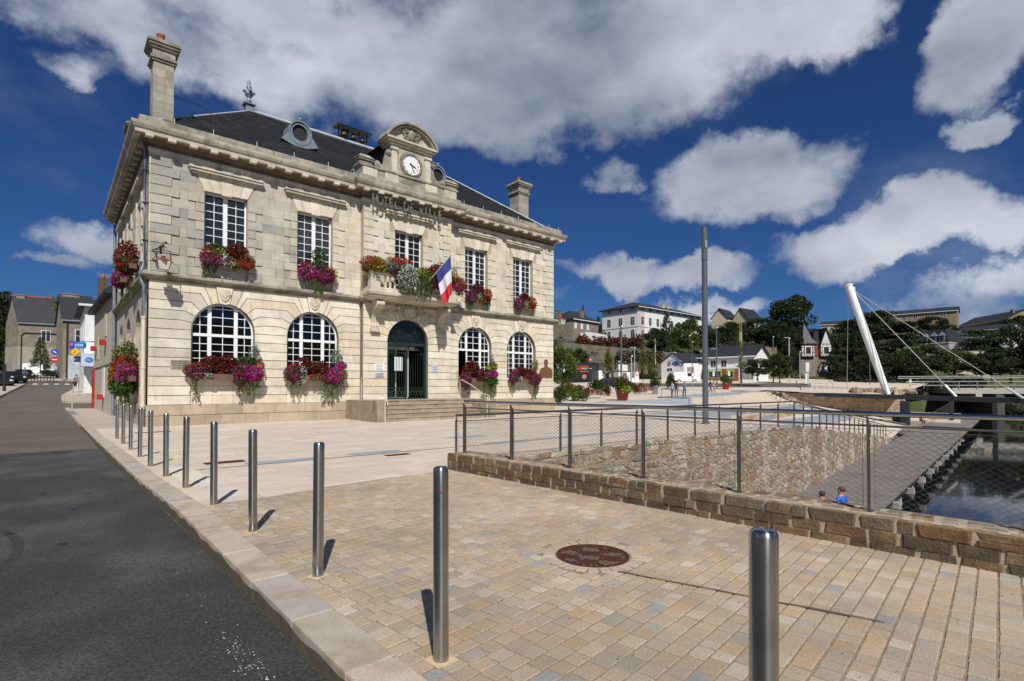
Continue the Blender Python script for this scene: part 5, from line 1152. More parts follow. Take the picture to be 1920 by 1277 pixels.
# --- roof
rz0, rzr = 12.05, 17.25; ex0, ex1, ey0, ey1 = XL - .2, XR + .2, YF - .1, YB + .1; rx0, rx1, ry = 8.25, 20.3, 32.35
mb = MB(); mb.add([(ex0, ey0, rz0), (ex1, ey0, rz0), (ex1, ey1, rz0), (ex0, ey1, rz0), (rx0, ry, rzr), (rx1, ry, rzr)], [(0, 1, 5, 4), (1, 2, 5), (2, 3, 4, 5), (3, 0, 4), (3, 2, 1, 0)]); mb.build('roof', None or M_slate, TH_)
def roofpt(x, t): return Vector((x, ey0 + (ry - ey0) * t, rz0 + (rzr - rz0) * t))
nrm = Vector((0, -(rzr - rz0), ry - ey0)).normalized(); mb = MB(); k = 0; rs2 = random.Random(4)
NR = 34
for j in range(NR):       # slates on the front slope, laid in overlapping rows
    t0, t1 = j / NR, (j + 1.15) / NR; xa = ex0 + (rx0 - ex0) * t0 + .05; xb = ex1 + (rx1 - ex1) * t0 - .05; x = xa + (j % 2) * .16
    while x < xb - .3:
        a, b = roofpt(x, t0), roofpt(x + .32, t0); c, d_ = roofpt(x + .32, min(1, t1)), roofpt(x, min(1, t1)); h = rs2.uniform(.014, .03)
        mb.add([a + nrm * h, b + nrm * h, c + nrm * .006, d_ + nrm * .006], [(0, 1, 2, 3)], col=jit((.021, .022, .025), .22, rs2)); x += .333
o = mb.build('roof_slates', mat('slate_tiles', mode='attr', rough=.6, nscale=.9, namp=.25, spec=.35), TH_); o['kind'] = 'stuff'
mb = MB(); mb.tube([(rx0, ry, rzr + .03), (rx1, ry, rzr + .03)], .12, 8)
for a in ((ex0, ey0), (ex0, ey1)): mb.tube([(a[0], a[1], rz0 + .02), (rx0, ry, rzr)], .05, 6)
for a in ((ex1, ey0), (ex1, ey1)): mb.tube([(a[0], a[1], rz0 + .02), (rx1, ry, rzr)], .05, 6)
mb.build('ridge_capping', M_lead, TH_)
mb = MB(); mb.add([(CX - 1.5, YF, 14.35), (CX + 1.5, YF, 14.35), (CX + 1.5, YF + 3.5, 14.4), (CX - 1.5, YF + 3.5, 14.4), (CX, YF + .2, 15.55), (CX, YF + 4.6, 15.55)], [(0, 3, 5, 4), (1, 2, 5, 4), (0, 1, 4)]); mb.box(CX - 1.2, CX + 1.2, YF + .3, YF + 3.2, 12.1, 14.36); mb.build('dormer_roof', M_slate, TH_)
def finial(x):
    mb = MB(); mb.box(x - .2, x + .2, ry - .2, ry + .2, rzr - .1, rzr + .3); mb.box(x - .3, x + .3, ry - .3, ry + .3, rzr + .3, rzr + .37)
    mb.lathe((x, ry, rzr + .37), [(.06, 0), (.08, .1), (.16, .16), (.1, .24), (.08, .36), (.2, .5), (.24, .62), (.14, .78), (.08, .84), (.15, .95), (.12, 1.05), (.05, 1.12), (.1, 1.2), (.06, 1.32), (.0, 1.45)], 12)
    for k in range(4): a = k * math.pi / 2; mb.ball((x + .24 * math.cos(a), ry + .24 * math.sin(a), rzr + 1.08), .1, 8, 5)
    mb.build('finial', M_zinc, TH_)
finial(rx0); finial(rx1)
def oeil(x):
    d = bpy.data.objects.new('round_dormer', None); COL.objects.link(d); d.parent = TH_; FO = FF(28.05); zc2 = 14.82
    mb = MB()
    for i in range(24):
        a, b = 2 * math.pi * i / 24, 2 * math.pi * (i + 1) / 24
        for r0, r1, f0, f1 in ((.52, .40, -.06, .9), (.60, .52, -.12, .8)): mb.fprism(FO, [(x + q * math.cos(t_), zc2 + q * 1.08 * math.sin(t_)) for q, t_ in ((r0, a), (r0, b), (r1, b), (r1, a))], f0, f1)
    mb.fprism(FO, [(x - .95, zc2 - .55), (x - .75, zc2 - .62), (x - .3, zc2 - .75), (x + .3, zc2 - .75), (x + .75, zc2 - .62), (x + .95, zc2 - .55), (x + .62, zc2 - .1), (x + .45, zc2 - .3), (x, zc2 - .45), (x - .45, zc2 - .3), (x - .62, zc2 - .1)], -.1, .5)
    mb.ball(FO(x, -.05, zc2 + .7), .1); mb.build('zinc_surround', M_zinc, d)
    mb = MB(); disc(mb, FO, x, .1, .12, zc2, .42, 24); mb.build('pane', M_darkglass, d)
    MB().box(x - .5, x + .5, 28.1, 30.5, 14.2, 15.25).build('dormer_cheeks', M_slate, d)
oeil(9.62); oeil(18.1)
bt = bpy.data.objects.new('bell_frame', None); COL.objects.link(bt); bt.parent = TH_; bx0, bx1 = 13.25, 15.65
mb = MB(); mb.add([(bx0, ry - .45, 18.08), (bx1, ry - .45, 18.08), (bx1, ry + .45, 18.08), (bx0, ry + .45, 18.08), (bx0, ry, 18.2), (bx1, ry, 18.2)], [(3, 2, 1, 0), (0, 1, 5, 4), (2, 3, 4, 5), (1, 2, 5), (3, 0, 4)]); mb.build('bell_roof', M_zinc, bt)
for xx in (bx0 + .3, bx1 - .3): MB().ball((xx, ry, 18.33), (.07, .07, .16), 8, 5).build('roof_knob', M_black, bt)
for xx in (bx0 + .25, 14.1, 14.85, bx1 - .25): MB().box(xx - .03, xx + .03, ry - .03, ry + .03, 17.3, 18.09).build('bell_post', M_black, bt)
for xx, s_ in ((13.85, .26), (14.48, .22), (15.1, .18)): MB().lathe((xx, ry, 17.54), [(s_ * 1.15, 0), (s_ * .95, s_ * .4), (s_ * .7, s_ * 1.0), (s_ * .62, s_ * 1.5), (s_ * .3, s_ * 1.8), (0, s_ * 1.9)], 14).build('bell', M_bell, bt)
# --- chimneys
def chimney(x0, x1, y0, y1, zb, zt, pot):
    c = bpy.data.objects.new('chimney', None); COL.objects.link(c); c.parent = TH_; H_ = zt - zb; rc = random.Random(int(x0 * 10))
    z = zb; k = 0
    while z < zt - .95:
        zz = min(z + .34, zt - .9)
        for a, b in (((x0, (x0 + x1) / 2 + .08), ((x0 + x1) / 2 + .08, x1)) if k % 2 else ((x0, x1),)):
            o = MB().box(a + .004, b - .004, y0 + (.0), y1, z + .004, zz - .004).build('chimney_stone', M_lime[0], c); o.color = (*jit(mixc((.40, .365, .30), (.28, .26, .22), rc.random()), .1, rc), 1)
        z = zz; k += 1
    mb = MB(); z = zt - .9
    for e, h in ((.05, .1), (.10, .1), (.03, .32), (.1, .1), (.17, .1), (.22, .1), (.14, .08)): mb.box(x0 - e, x1 + e, y0 - e, y1 + e, z, z + h); z += h
    mb.build('chimney_cap', M_limed, c); mb = MB(); mb.box(x0 + .03, x1 - .03, y0 + .03, y1 - .03, zb, zt - .8); mb.build('flue_core', M_limed, c)
    for px_ in pot: MB().lathe((px_, (y0 + y1) / 2, zt), [(.15, -.05), (.15, .05), (.13, .1), (.15, .42), (.17, .45), (.11, .45), (.1, .1)], 12).build('chimney_pot', M_pot, c)
chimney(3.0, 3.74, 26.1, 26.95, 12.1, 16.0, [3.3]); chimney(3.1, 3.9, 36.0, 37.0, 12.1, 16.3, [3.5]); chimney(25.05, 25.98, 28.2, 29.2, 12.1, 16.35, [25.45])
mb = MB(); mb.tube([(3.74, 26.3, 13.9), (4.6, 26.0, 13.75), (5.05, 25.9, 13.55), (5.15, 25.8, 13.2), (5.15, 25.5, 12.2)], .018, 5); mb.build('chimney_stay', M_black, TH_)
# --- downpipes
dp = bpy.data.objects.new('downpipe', None); COL.objects.link(dp); dp.parent = TH_
mb = MB(); xq, yq = XL - .14, YF + .16; mb.tube([(xq - .15, yq, 11.35), (xq, yq, 11.0), (xq, yq, 6.35), (xq - .14, yq, 6.1), (xq - .14, yq, 5.8), (xq, yq, 5.6), (xq, yq, 4.35)], .075, 10); mb.build('upper_pipe', M_zinc, dp)
mb = MB(); mb.tube([(xq, yq, 4.35), (xq, yq, .7)], .085, 10)
for z in (4.3, 2.3, .8): mb.tube([(xq, yq, z), (xq, yq, z + .09)], .105, 10)
mb.build('lower_pipe', M_cream, dp); MB().tube([(xq, yq, .7), (xq, yq, -.1)], .07, 10).build('pipe_foot', M_zinc, dp)
mb = MB(); mb.tube([(XL - .14, YB - .3, 11.2), (XL - .14, YB - .3, -.1)], .08, 8); mb.build('rear_downpipe', M_zinc, TH_)
for z in (7.4, 8.9, 10.2): MB().box(XL - .24, XL, YF + .08, YF + .24, z, z + .03).build('pipe_bracket', M_black, dp)
# --- lanterns
def lantern(x, y, z, label, bx, by, figure=False):
    l = thing('wall_lantern', label, 'lantern', (x, y, z)); w0, w1, h = .16, .235, .31
    mb = MB(); mb.add([(x + sx * w0, y + sy * w0, z) for sx, sy in ((-1, -1), (1, -1), (1, 1), (-1, 1))] + [(x + sx * w1, y + sy * w1, z + h) for sx, sy in ((-1, -1), (1, -1), (1, 1), (-1, 1))], [(0, 1, 5, 4), (1, 2, 6, 5), (2, 3, 7, 6), (3, 0, 4, 7), (3, 2, 1, 0)]); mb.build('lantern_glass', mat('milky_glass', (.62, .60, .52), .35, namp=.05), l)
    mb = MB(); mb.lathe((x, y, z + h), [(.35, -.005), (.32, .02), (.22, .09), (.08, .15), (.06, .19), (.09, .21), (0, .23)], 4); mb.build('lantern_cap', mat('red_brown_copper', (.16, .04, .025), .6, namp=.2), l)
    mb = MB()
    for sx, sy in ((-1, -1), (1, -1), (1, 1), (-1, 1)): mb.beam((x + sx * w0, y + sy * w0, z), (x + sx * w1, y + sy * w1, z + h), .02)
    for sx in (-1, 1): mb.beam((x + sx * .23, y, z + h), (x + sx * .23, y, z + .74), .022)
    mb.beam((x - .25, y, z + .74), (x + .25, y, z + .74), .026)
    mb.beam((x, y, z + .74), (x, y, z + .92), .025); mb.beam((x, y, z + .90), (bx, by, z + .90), .03); mb.beam((x + (bx - x) * .1, y + (by - y) * .1, z + .88), (bx, by, z + .5), .02)
    if figure: mb.tube([(x - .08, y, z + .6), (x - .1, y, z + .85), (x + .0, y, z + .98)], [.05, .07, .04], 6); mb.ball((x + .07, y, z + 1.06), .05, 8, 5); mb.beam((x - .05, y, z + .95), (x + .12, y, z + .84), .025)
    mb.build('iron_bracket', M_black, l)
lantern(3.2, 24.35, 6.13, 'lantern with red-brown cap and figure on the left corner of the facade', 2.95, 25.25, True)
lantern(26.35, 25.3, 5.9, 'lantern hanging from an iron bracket at the right corner of the facade', 25.62, 25.35)
# ================================================================== FLOWERS
PAL = {'green': [(.055, .11, .02), (.04, .085, .015), (.075, .13, .03)], 'lime': [(.26, .33, .035), (.18, .26, .03), (.32, .36, .06)], 'trail': [(.10, .17, .03), (.07, .13, .025), (.14, .2, .04)],
       'magenta': [(.55, .02, .30), (.66, .05, .40), (.42, .012, .22)], 'purple': [(.28, .012, .12), (.20, .01, .09), (.36, .02, .16)], 'red': [(.50, .012, .012), (.60, .02, .015), (.38, .01, .012)],
       'dark': [(.13, .016, .014), (.08, .02, .012), (.20, .016, .016), (.05, .035, .012)], 'white': [(.62, .65, .62), (.5, .54, .5), (.70, .72, .70)], 'orange': [(.50, .12, .015), (.45, .2, .02)], 'straw': [(.30, .27, .12), (.20, .2, .08)],
       'teal': [(.16, .24, .19), (.2, .28, .22)], 'yellow': [(.50, .40, .03), (.42, .36, .03)]}
def pick(pal, n):
    P = np.array(PAL[pal]); c = P[rng.integers(0, len(P), n)]; return c * rng.uniform(.8, 1.2, (n, 1))
def ball_pts(n, c, r, shell=.55):
    v = rng.normal(size=(n, 3)); v /= np.linalg.norm(v, axis=1)[:, None]; q = rng.uniform(shell ** 3, 1, n) ** (1 / 3); return np.array(c) + v * q[:, None] * np.array(r if hasattr(r, '__len__') else (r, r, r))
def toW(F, pts): 
    o = np.array(F(0, 0, 0)); a = np.array(F(1, 0, 0)) - o; b = np.array(F(0, 1, 0)) - o; c = np.array(F(0, 0, 1)) - o
    return o + pts[:, :1] * a + pts[:, 1:2] * b + pts[:, 2:3] * c
def plant_mesh(F, clumps, trails, root, size=.068):
    Lq, Lc, Bq, Bc = [], [], [], []
    for (s_, d, z, r, pal, n) in clumps:
        n = int(n * 1.5)
        if pal in ('green', 'dark', 'lime', 'straw', 'teal'):
            p = ball_pts(n, (s_, -d, z), r, .2); Lq.append(leaf_quads(toW(F, p), size * 1.35)); Lc.append(pick(pal, n))
        else:
            p = ball_pts(n, (s_, -d, z), r, .72); Bq.append(leaf_quads(toW(F, p), size)); Bc.append(pick(pal, n))
            k = n // 2; rr_ = r if not hasattr(r, '__len__') else r; p = ball_pts(k, (s_, -d, z), r, .1) ; Lq.append(leaf_quads(toW(F, p), size * 1.3)); Lc.append(pick('green', k))
    for (s_, d, z, w, L, n) in trails:
        ns = max(3, int(w / .07))
        for i in range(ns):
            x = s_ - w / 2 + w * (i + rng.uniform(0, 1)) / ns; l = L * rng.uniform(.45, 1.0); m = n // ns
            u = rng.uniform(0, 1, m) ; p = np.stack([x + .05 * np.sin(u * 5 + i) + rng.normal(0, .02, m), -d + .08 * u + rng.normal(0, .025, m), z - u * l], axis=1); Lq.append(leaf_quads(toW(F, p), size * .95)); Lc.append(pick('trail', m))
    off = np.array(wpos(root))
    if Lq: o = link('foliage', np_mesh('foliage', np.concatenate(Lq) - off, np.concatenate(Lc), M_leaf), root)
    if Bq: o = link('blossoms', np_mesh('blossoms', np.concatenate(Bq) - off, np.concatenate(Bc), M_petal), root)
M_box = mat('brown_planter', (.13, .075, .045), .8, namp=.15)
def flower_box(label, F, cx, zt, hw, clumps, trails, d=.26, hbox=.22, group=None):
    root = thing('flower_box', label, 'flower box', F(cx, -d, zt - hbox)); mb = MB(); mb.fbox(F, cx - hw, cx + hw, -d - .13, -d + .13, zt - hbox, zt); mb.build('planter', M_box, root)
    mb = MB(); 
    for sg in (-.8, .8): mb.fbox(F, cx + sg * hw - .02, cx + sg * hw + .02, -d - .1, 0, zt - hbox - .05, zt - hbox)
    mb.build('bracket', M_black, root)
    plant_mesh(F, [(cx + a, b, c, r, p, n) for a, b, c, r, p, n in clumps], [(cx + a, b, c, w, L, n) for a, b, c, w, L, n in trails], root)
    return root
flower_box('flower box under the arched window nearest the left corner, bright magenta at its right', F0, W1, 2.12, 1.25,
    [(-1.15, .32, 2.25, (.42, .3, .32), 'purple', 380), (-1.0, .36, 2.42, (.35, .25, .2), 'red', 90), (-.55, .28, 2.55, (.42, .26, .34), 'dark', 620), (.05, .28, 2.6, (.45, .26, .36), 'dark', 620), (-.1, .3, 2.35, (.5, .22, .2), 'red', 60), (.65, .4, 2.3, (.45, .34, .36), 'purple', 460), (1.0, .45, 2.15, (.5, .38, .36), 'magenta', 900), (.55, .42, 1.9, (.3, .3, .3), 'purple', 260), (.75, .3, 2.7, (.5, .25, .22), 'green', 420), (1.35, .34, 2.55, (.2, .22, .3), 'red', 110), (1.15, .2, 3.1, (.25, .15, .4), 'teal', 130), (-.62, .44, 2.05, (.12, .1, .1), 'white', 60)],
    [(.75, .42, 1.9, .55, 1.15, 620), (-1.1, .3, 2.0, .3, 1.05, 260), (1.3, .3, 1.9, .2, .6, 120)])
flower_box('flower box under the second arched window with a white patch at its left', F0, W2, 2.12, 1.25,
    [(-1.1, .36, 2.2, (.4, .32, .4), 'purple', 560), (-1.0, .36, 2.5, (.3, .25, .2), 'red', 70), (-.62, .42, 2.15, (.18, .15, .42), 'white', 170), (-.3, .3, 2.5, (.5, .28, .34), 'dark', 640), (.3, .3, 2.45, (.5, .28, .38), 'dark', 640), (0, .4, 2.05, (.35, .2, .2), 'red', 110), (.85, .42, 2.15, (.48, .36, .42), 'magenta', 520), (.6, .36, 2.1, (.4, .32, .4), 'purple', 420), (1.25, .35, 2.6, (.25, .2, .22), 'magenta', 220), (1.3, .42, 2.25, (.18, .2, .2), 'lime', 130), (1.05, .2, 3.0, (.3, .15, .45), 'teal', 190), (-.6, .28, 2.85, (.3, .2, .12), 'dark', 120)],
    [(-.95, .34, 1.95, .5, .95, 420), (.65, .42, 1.9, .8, 1.05, 760), (1.3, .32, 2.2, .2, 1.0, 160)])
flower_box('flower box under the arched window with the open sash, right of the entrance', F0, W4, 2.12, 1.25,
    [(-1.05, .42, 2.0, (.42, .36, .45), 'purple', 640), (-.85, .36, 2.5, (.4, .3, .22), 'red', 60), (-.5, .3, 2.7, (.55, .3, .45), 'dark', 820), (.05, .34, 2.3, (.45, .3, .4), 'dark', 520), (.35, .4, 2.3, (.35, .3, .3), 'purple', 220), (.95, .42, 2.35, (.4, .3, .3), 'magenta', 430), (.95, .36, 2.75, (.45, .25, .25), 'lime', 170), (1.1, .3, 2.85, (.35, .25, .25), 'dark', 220), (1.0, .4, 1.95, (.42, .36, .3), 'green', 420), (1.1, .2, 3.2, (.2, .1, .4), 'teal', 70)],
    [(.75, .42, 2.0, .95, 1.15, 1100), (-.8, .34, 1.7, .4, .7, 260)])
flower_box('flower box under the rightmost arched window beside the bust plaque', F0, W5, 2.12, 1.2,
    [(-1.0, .36, 2.2, (.35, .3, .4), 'purple', 420), (-.9, .36, 2.55, (.3, .2, .2), 'red', 110), (-.35, .3, 2.55, (.5, .26, .34), 'dark', 560), (.3, .3, 2.45, (.5, .28, .36), 'dark', 480), (.75, .42, 2.1, (.5, .36, .42), 'purple', 640), (1.05, .42, 2.2, (.25, .25, .25), 'magenta', 230), (.1, .4, 2.3, (.3, .2, .2), 'red', 70), (1.0, .2, 3.0, (.3, .15, .4), 'straw', 190), (-.45, .42, 2.1, (.1, .1, .2), 'white', 50)],
    [(.85, .4, 1.9, .4, 1.15, 420), (-1.0, .3, 1.9, .3, .7, 170), (1.25, .3, 2.3, .2, .9, 100)])
def ubox(label, F, cx, spec, tr): return flower_box(label, F, cx, UZ0 + .05, .85, spec, tr, d=.2)
ubox('flower box under the upper window nearest the left corner, with hanging green beard', F0, UX[0],
    [(-.7, .3, 7.15, (.35, .28, .38), 'red', 170), (-.55, .3, 6.9, (.4, .28, .3), 'magenta', 170), (-.3, .32, 7.25, (.3, .2, .2), 'lime', 110), (-.75, .3, 6.95, (.35, .26, .3), 'purple', 160), (0, .38, 6.9, (.35, .2, .25), 'white', 120), (.35, .25, 7.4, (.5, .25, .38), 'dark', 760), (.75, .32, 7.0, (.35, .28, .35), 'red', 330), (.3, .36, 6.9, (.4, .25, .2), 'red', 90), (-.4, .2, 7.5, (.3, .18, .25), 'green', 190)],
    [(-.65, .3, 6.9, .55, 1.0, 620), (.3, .3, 6.8, .3, .3, 90)])
ubox('flower box under the second upper window, dense magenta with tall green sprigs', F0, UX[1],
    [(-.45, .36, 6.95, (.48, .32, .38), 'magenta', 640), (.35, .36, 6.85, (.5, .32, .38), 'purple', 460), (.5, .34, 7.15, (.35, .25, .25), 'red', 160), (-.5, .3, 7.3, (.3, .2, .15), 'red', 140), (.35, .38, 6.8, (.3, .28, .25), 'magenta', 170), (.8, .34, 7.05, (.15, .2, .25), 'yellow', 70), (.1, .2, 7.8, (.35, .15, .4), 'green', 260), (0, .25, 7.35, (.6, .2, .15), 'green', 200)],
    [(.1, .36, 6.7, .5, .85, 420), (-.5, .34, 6.7, .4, .45, 160)])
ubox('ring of flowers under the upper window right of the balcony', F0, UX[3],
    [(-.6, .32, 6.85, (.4, .3, .4), 'purple', 460), (-.1, .28, 7.35, (.5, .25, .35), 'dark', 560), (.55, .32, 7.1, (.35, .28, .4), 'red', 300), (.5, .3, 6.8, (.35, .25, .3), 'dark', 260), (-.05, .38, 6.95, (.15, .14, .25), 'white', 80), (.1, .36, 6.7, (.4, .2, .2), 'orange', 90)],
    [(-.7, .3, 6.75, .4, .75, 320), (.4, .3, 6.6, .4, .3, 100)])
ubox('ring of flowers under the rightmost upper window', F0, UX[4],
    [(-.6, .32, 6.85, (.38, .3, .38), 'purple', 420), (-.1, .28, 7.3, (.45, .25, .3), 'dark', 420), (.5, .32, 7.0, (.38, .28, .42), 'red', 380), (-.05, .38, 6.9, (.15, .14, .3), 'white', 90), (.2, .36, 6.65, (.35, .2, .2), 'orange', 60)],
    [(-.6, .3, 6.7, .4, .7, 260)])
def balcony_pot(label, s, d, clumps, trails):
    root = thing('balcony_planter', label, 'flower planter', (s, YF - .3 - d, 7.3)); MB().fbox(F1, s - .45, s + .45, -d - .13, -d + .13, 7.31, 7.5).build('planter', M_box, root)
    plant_mesh(F1, [(s + a, d + b, c, r, p, n) for a, b, c, r, p, n in clumps], [(s + a, d + b, c, w, L, n) for a, b, c, w, L, n in trails], root)
balcony_pot('red and yellow-green flowers on the left end of the balcony', 11.95, .6, [(-.1, .3, 7.65, (.7, .5, .38), 'red', 460), (0, .4, 7.75, (.45, .35, .25), 'yellow', 330), (0, .4, 7.45, (.6, .4, .25), 'lime', 230), (0, 0, 7.5, (.6, .5, .3), 'green', 500)], [(-.3, .2, 7.4, .3, .5, 100)])
balcony_pot('grey-green and red flowers on the balcony left of the white ball', 12.75, .95, [(.1, .1, 7.7, (.6, .35, .4), 'red', 300), (0, .15, 7.6, (.5, .35, .3), 'teal', 330), (.3, .1, 7.4, (.4, .3, .35), 'purple', 260)], [])
balcony_pot('silvery white ball of small flowers spilling over the balcony', 13.55, 1.0, [(0, .28, 7.15, (.58, .42, .68), 'white', 1250), (0, .1, 7.2, (.5, .35, .6), 'teal', 420), (-.2, 0, 7.95, (.6, .3, .25), 'red', 260)], [(0, .3, 6.7, .8, .5, 160)])
balcony_pot('long lime-green trailing plant over the middle of the balcony', 14.45, 1.0, [(0, .2, 7.3, (.6, .4, .5), 'lime', 460), (.1, .3, 7.1, (.5, .35, .6), 'green', 420), (.2, .2, 7.5, (.5, .3, .3), 'dark', 220)], [(-.1, .4, 7.1, .55, 1.25, 820), (.35, .3, 7.0, .4, .7, 260)])
balcony_pot('dark red foliage on the balcony left of the flag', 15.25, .95, [(0, .2, 7.2, (.6, .35, .4), 'dark', 820), (.2, 0, 7.75, (.5, .35, .4), 'dark', 520), (.3, .1, 7.9, (.45, .25, .3), 'red', 130), (0, .25, 6.95, (.4, .3, .25), 'purple', 130)], [])
balcony_pot('dark and red flowers on the balcony behind the flag', 16.1, .8, [(0, .2, 7.35, (.5, .35, .4), 'dark', 520), (0, .2, 7.5, (.5, .3, .3), 'red', 170)], [])
balcony_pot('magenta and red flowers on the right end of the balcony', 16.85, .5, [(.1, .3, 7.3, (.55, .45, .45), 'red', 360), (0, .35, 7.15, (.45, .4, .35), 'magenta', 330), (-.1, .3, 7.55, (.3, .3, .3), 'lime', 170), (.2, .2, 7.2, (.5, .4, .5), 'green', 420), (0, .1, 8.0, (.3, .2, .3), 'straw', 90)], [(.3, .3, 7.0, .4, .6, 160)])
for i, (c_, lab, spec) in enumerate([(28.9, 'nearest', 0), (32.9, 'second', 1)]):
    flower_box('flower box under the %s arched window on the street side wall' % lab, FS, c_, 2.05, 1.0,
        [(-.3, .35, 2.6, (.7, .4, .5), 'red', 300), (-.5, .4, 2.2, (.6, .4, .5), 'magenta' if i == 0 else 'orange', 560), (.3, .35, 2.4, (.6, .4, .5), 'green', 900), (0, .3, 3.0, (.7, .35, .6), 'green', 520), (0, .4, 3.2, (.5, .3, .5), 'straw', 160), (-.2, .4, 1.7, (.8, .4, .6), 'green', 1100), (0, .48, 2.0, (.9, .32, .38), 'magenta' if i == 0 else 'red', 500), (0, .45, 1.95, (1.0, .3, .4), 'green', 600)], [(-.4, .35, 1.8, 1.0, 1.2, 700)])
    flower_box('flower box under the %s upper window on the street side wall' % lab, FS, c_, UZ0, .8,
        [(0, .4, 7.3, (.6, .5, .8), 'dark', 900), (0, .4, 7.2, (.6, .5, .7), 'red', 300), (0, .42, 6.95, (.85, .3, .35), 'green', 500), (0, .45, 6.9, (.8, .3, .3), 'red', 250)] if i == 0 else [(0, .35, 7.0, (.6, .4, .5), 'magenta', 620), (0, .3, 7.6, (.5, .35, .5), 'green', 420), (0, .4, 7.9, (.3, .3, .5), 'straw', 110), (0, .42, 6.95, (.85, .3, .35), 'green', 500), (0, .45, 6.9, (.8, .3, .3), 'magenta', 350)], [(0, .3, 6.8, .8, 1.3, 620)])
# ================================================================== STREET FURNITURE
def bollard_mesh(dent):
    h, r, n = 1.1, .044, 20; prof = [(r, 0), (r, .02), (r, .06), (r, .10), (r, .14), (r, .18), (r, .22), (r, .4), (r, .6), (r, .8), (r, 1.0), (r, h - .02), (r * .93, h - .007), (r * .75, h - .001), (0, h)]
    mb = MB(); mb.lathe((0, 0, 0), prof, n)
    if dent: mb.v = [(x - (.010 * math.exp(-((z - .1) / .045) ** 2) if y < .02 else 0) * (1 if x > 0 else .4), y + (.016 * math.exp(-((z - .1) / .045) ** 2) if y < 0 else 0), z) for x, y, z in mb.v]
    return mb.mesh('bollard_post', M_boll)
bm0, bm1 = bollard_mesh(False), bollard_mesh(True)
bcol = MB().tube([(0, 0, 0), (0, 0, .006)], .1, 4).mesh('mortar_pad', mat('mortar_pad', (.50, .40, .24), .95, nscale=20, namp=.15))
BP = [(1.72, .77), (1.69, 2.57), (1.67, 4.37), (1.65, 6.17), (1.63, 7.90), (1.58, 9.55), (1.52, 11.0), (1.48, 12.6), (1.5, 14.45), (1.5, 16.3), (1.5, 18.15), (1.5, 20.0)]
BLAB = ['steel bollard nearest the camera, cut by the bottom of the picture', 'second steel bollard from the camera, with a thin red mark near its top', 'steel bollard with a slight dent at its foot, third from the camera', 'steel bollard dented at its foot, fourth from the camera', 'steel bollard before the rusty long grate, fifth from the camera', 'steel bollard at the near edge of the ribbed slab', 'steel bollard in the middle of the ribbed slab', 'steel bollard just past the ribbed slab, below the house corner',
        'steel bollard in front of the white downpipe', 'third bollard from the far end of the row', 'second bollard from the far end of the row', 'farthest steel bollard at the end of the row']
for i, ((x, y), lb) in enumerate(zip(BP, BLAB)):
    b_ = thing('bollard', lb, 'bollard', (x, y, 0), 'stainless steel bollards along the kerb'); o = link('post', bm1 if i in (2, 3) else bm0, b_); o.rotation_euler.z = rs.uniform(-.3, .3) + (R(-50) if i in (2, 3) else 0); o.rotation_euler.x = rs.uniform(-.012, .012)
    o = link('mortar_pad', bcol, b_); o.rotation_euler.z = rs.uniform(0, 1.5)
    if i == 1: MB().box(x - .0425, x - .012, y - .0425, y - .0405, .965, .971).build('red_mark', mat('red_mark', (.4, .03, .02), .6), b_)
# --- tall pole
pole = thing('lamp_pole', 'tall slim dark grey lamp pole rising from the plaza behind the railing', 'lamp post', (21.17, 11.8, 0))
MB().tube([(21.17, 11.8, 0), (21.17, 11.8, 7.0)], [.125, .115], 20).build('pole', M_polegrey, pole); MB().tube([(21.17, 11.8, 7.02), (21.17, 11.8, 8.45)], .125, 20).build('light_head', M_polegrey, pole)
MB().tube([(21.17, 11.8, 6.99), (21.17, 11.8, 7.03)], .10, 12).build('joint', M_black, pole); MB().box(21.05, 21.13, 11.66, 11.7, 7.55, 7.85).build('spotlight', M_lead, pole); MB().tube([(21.17, 11.8, -.02), (21.17, 11.8, .03)], .2, 16).build('base_plate', M_polegrey, pole)
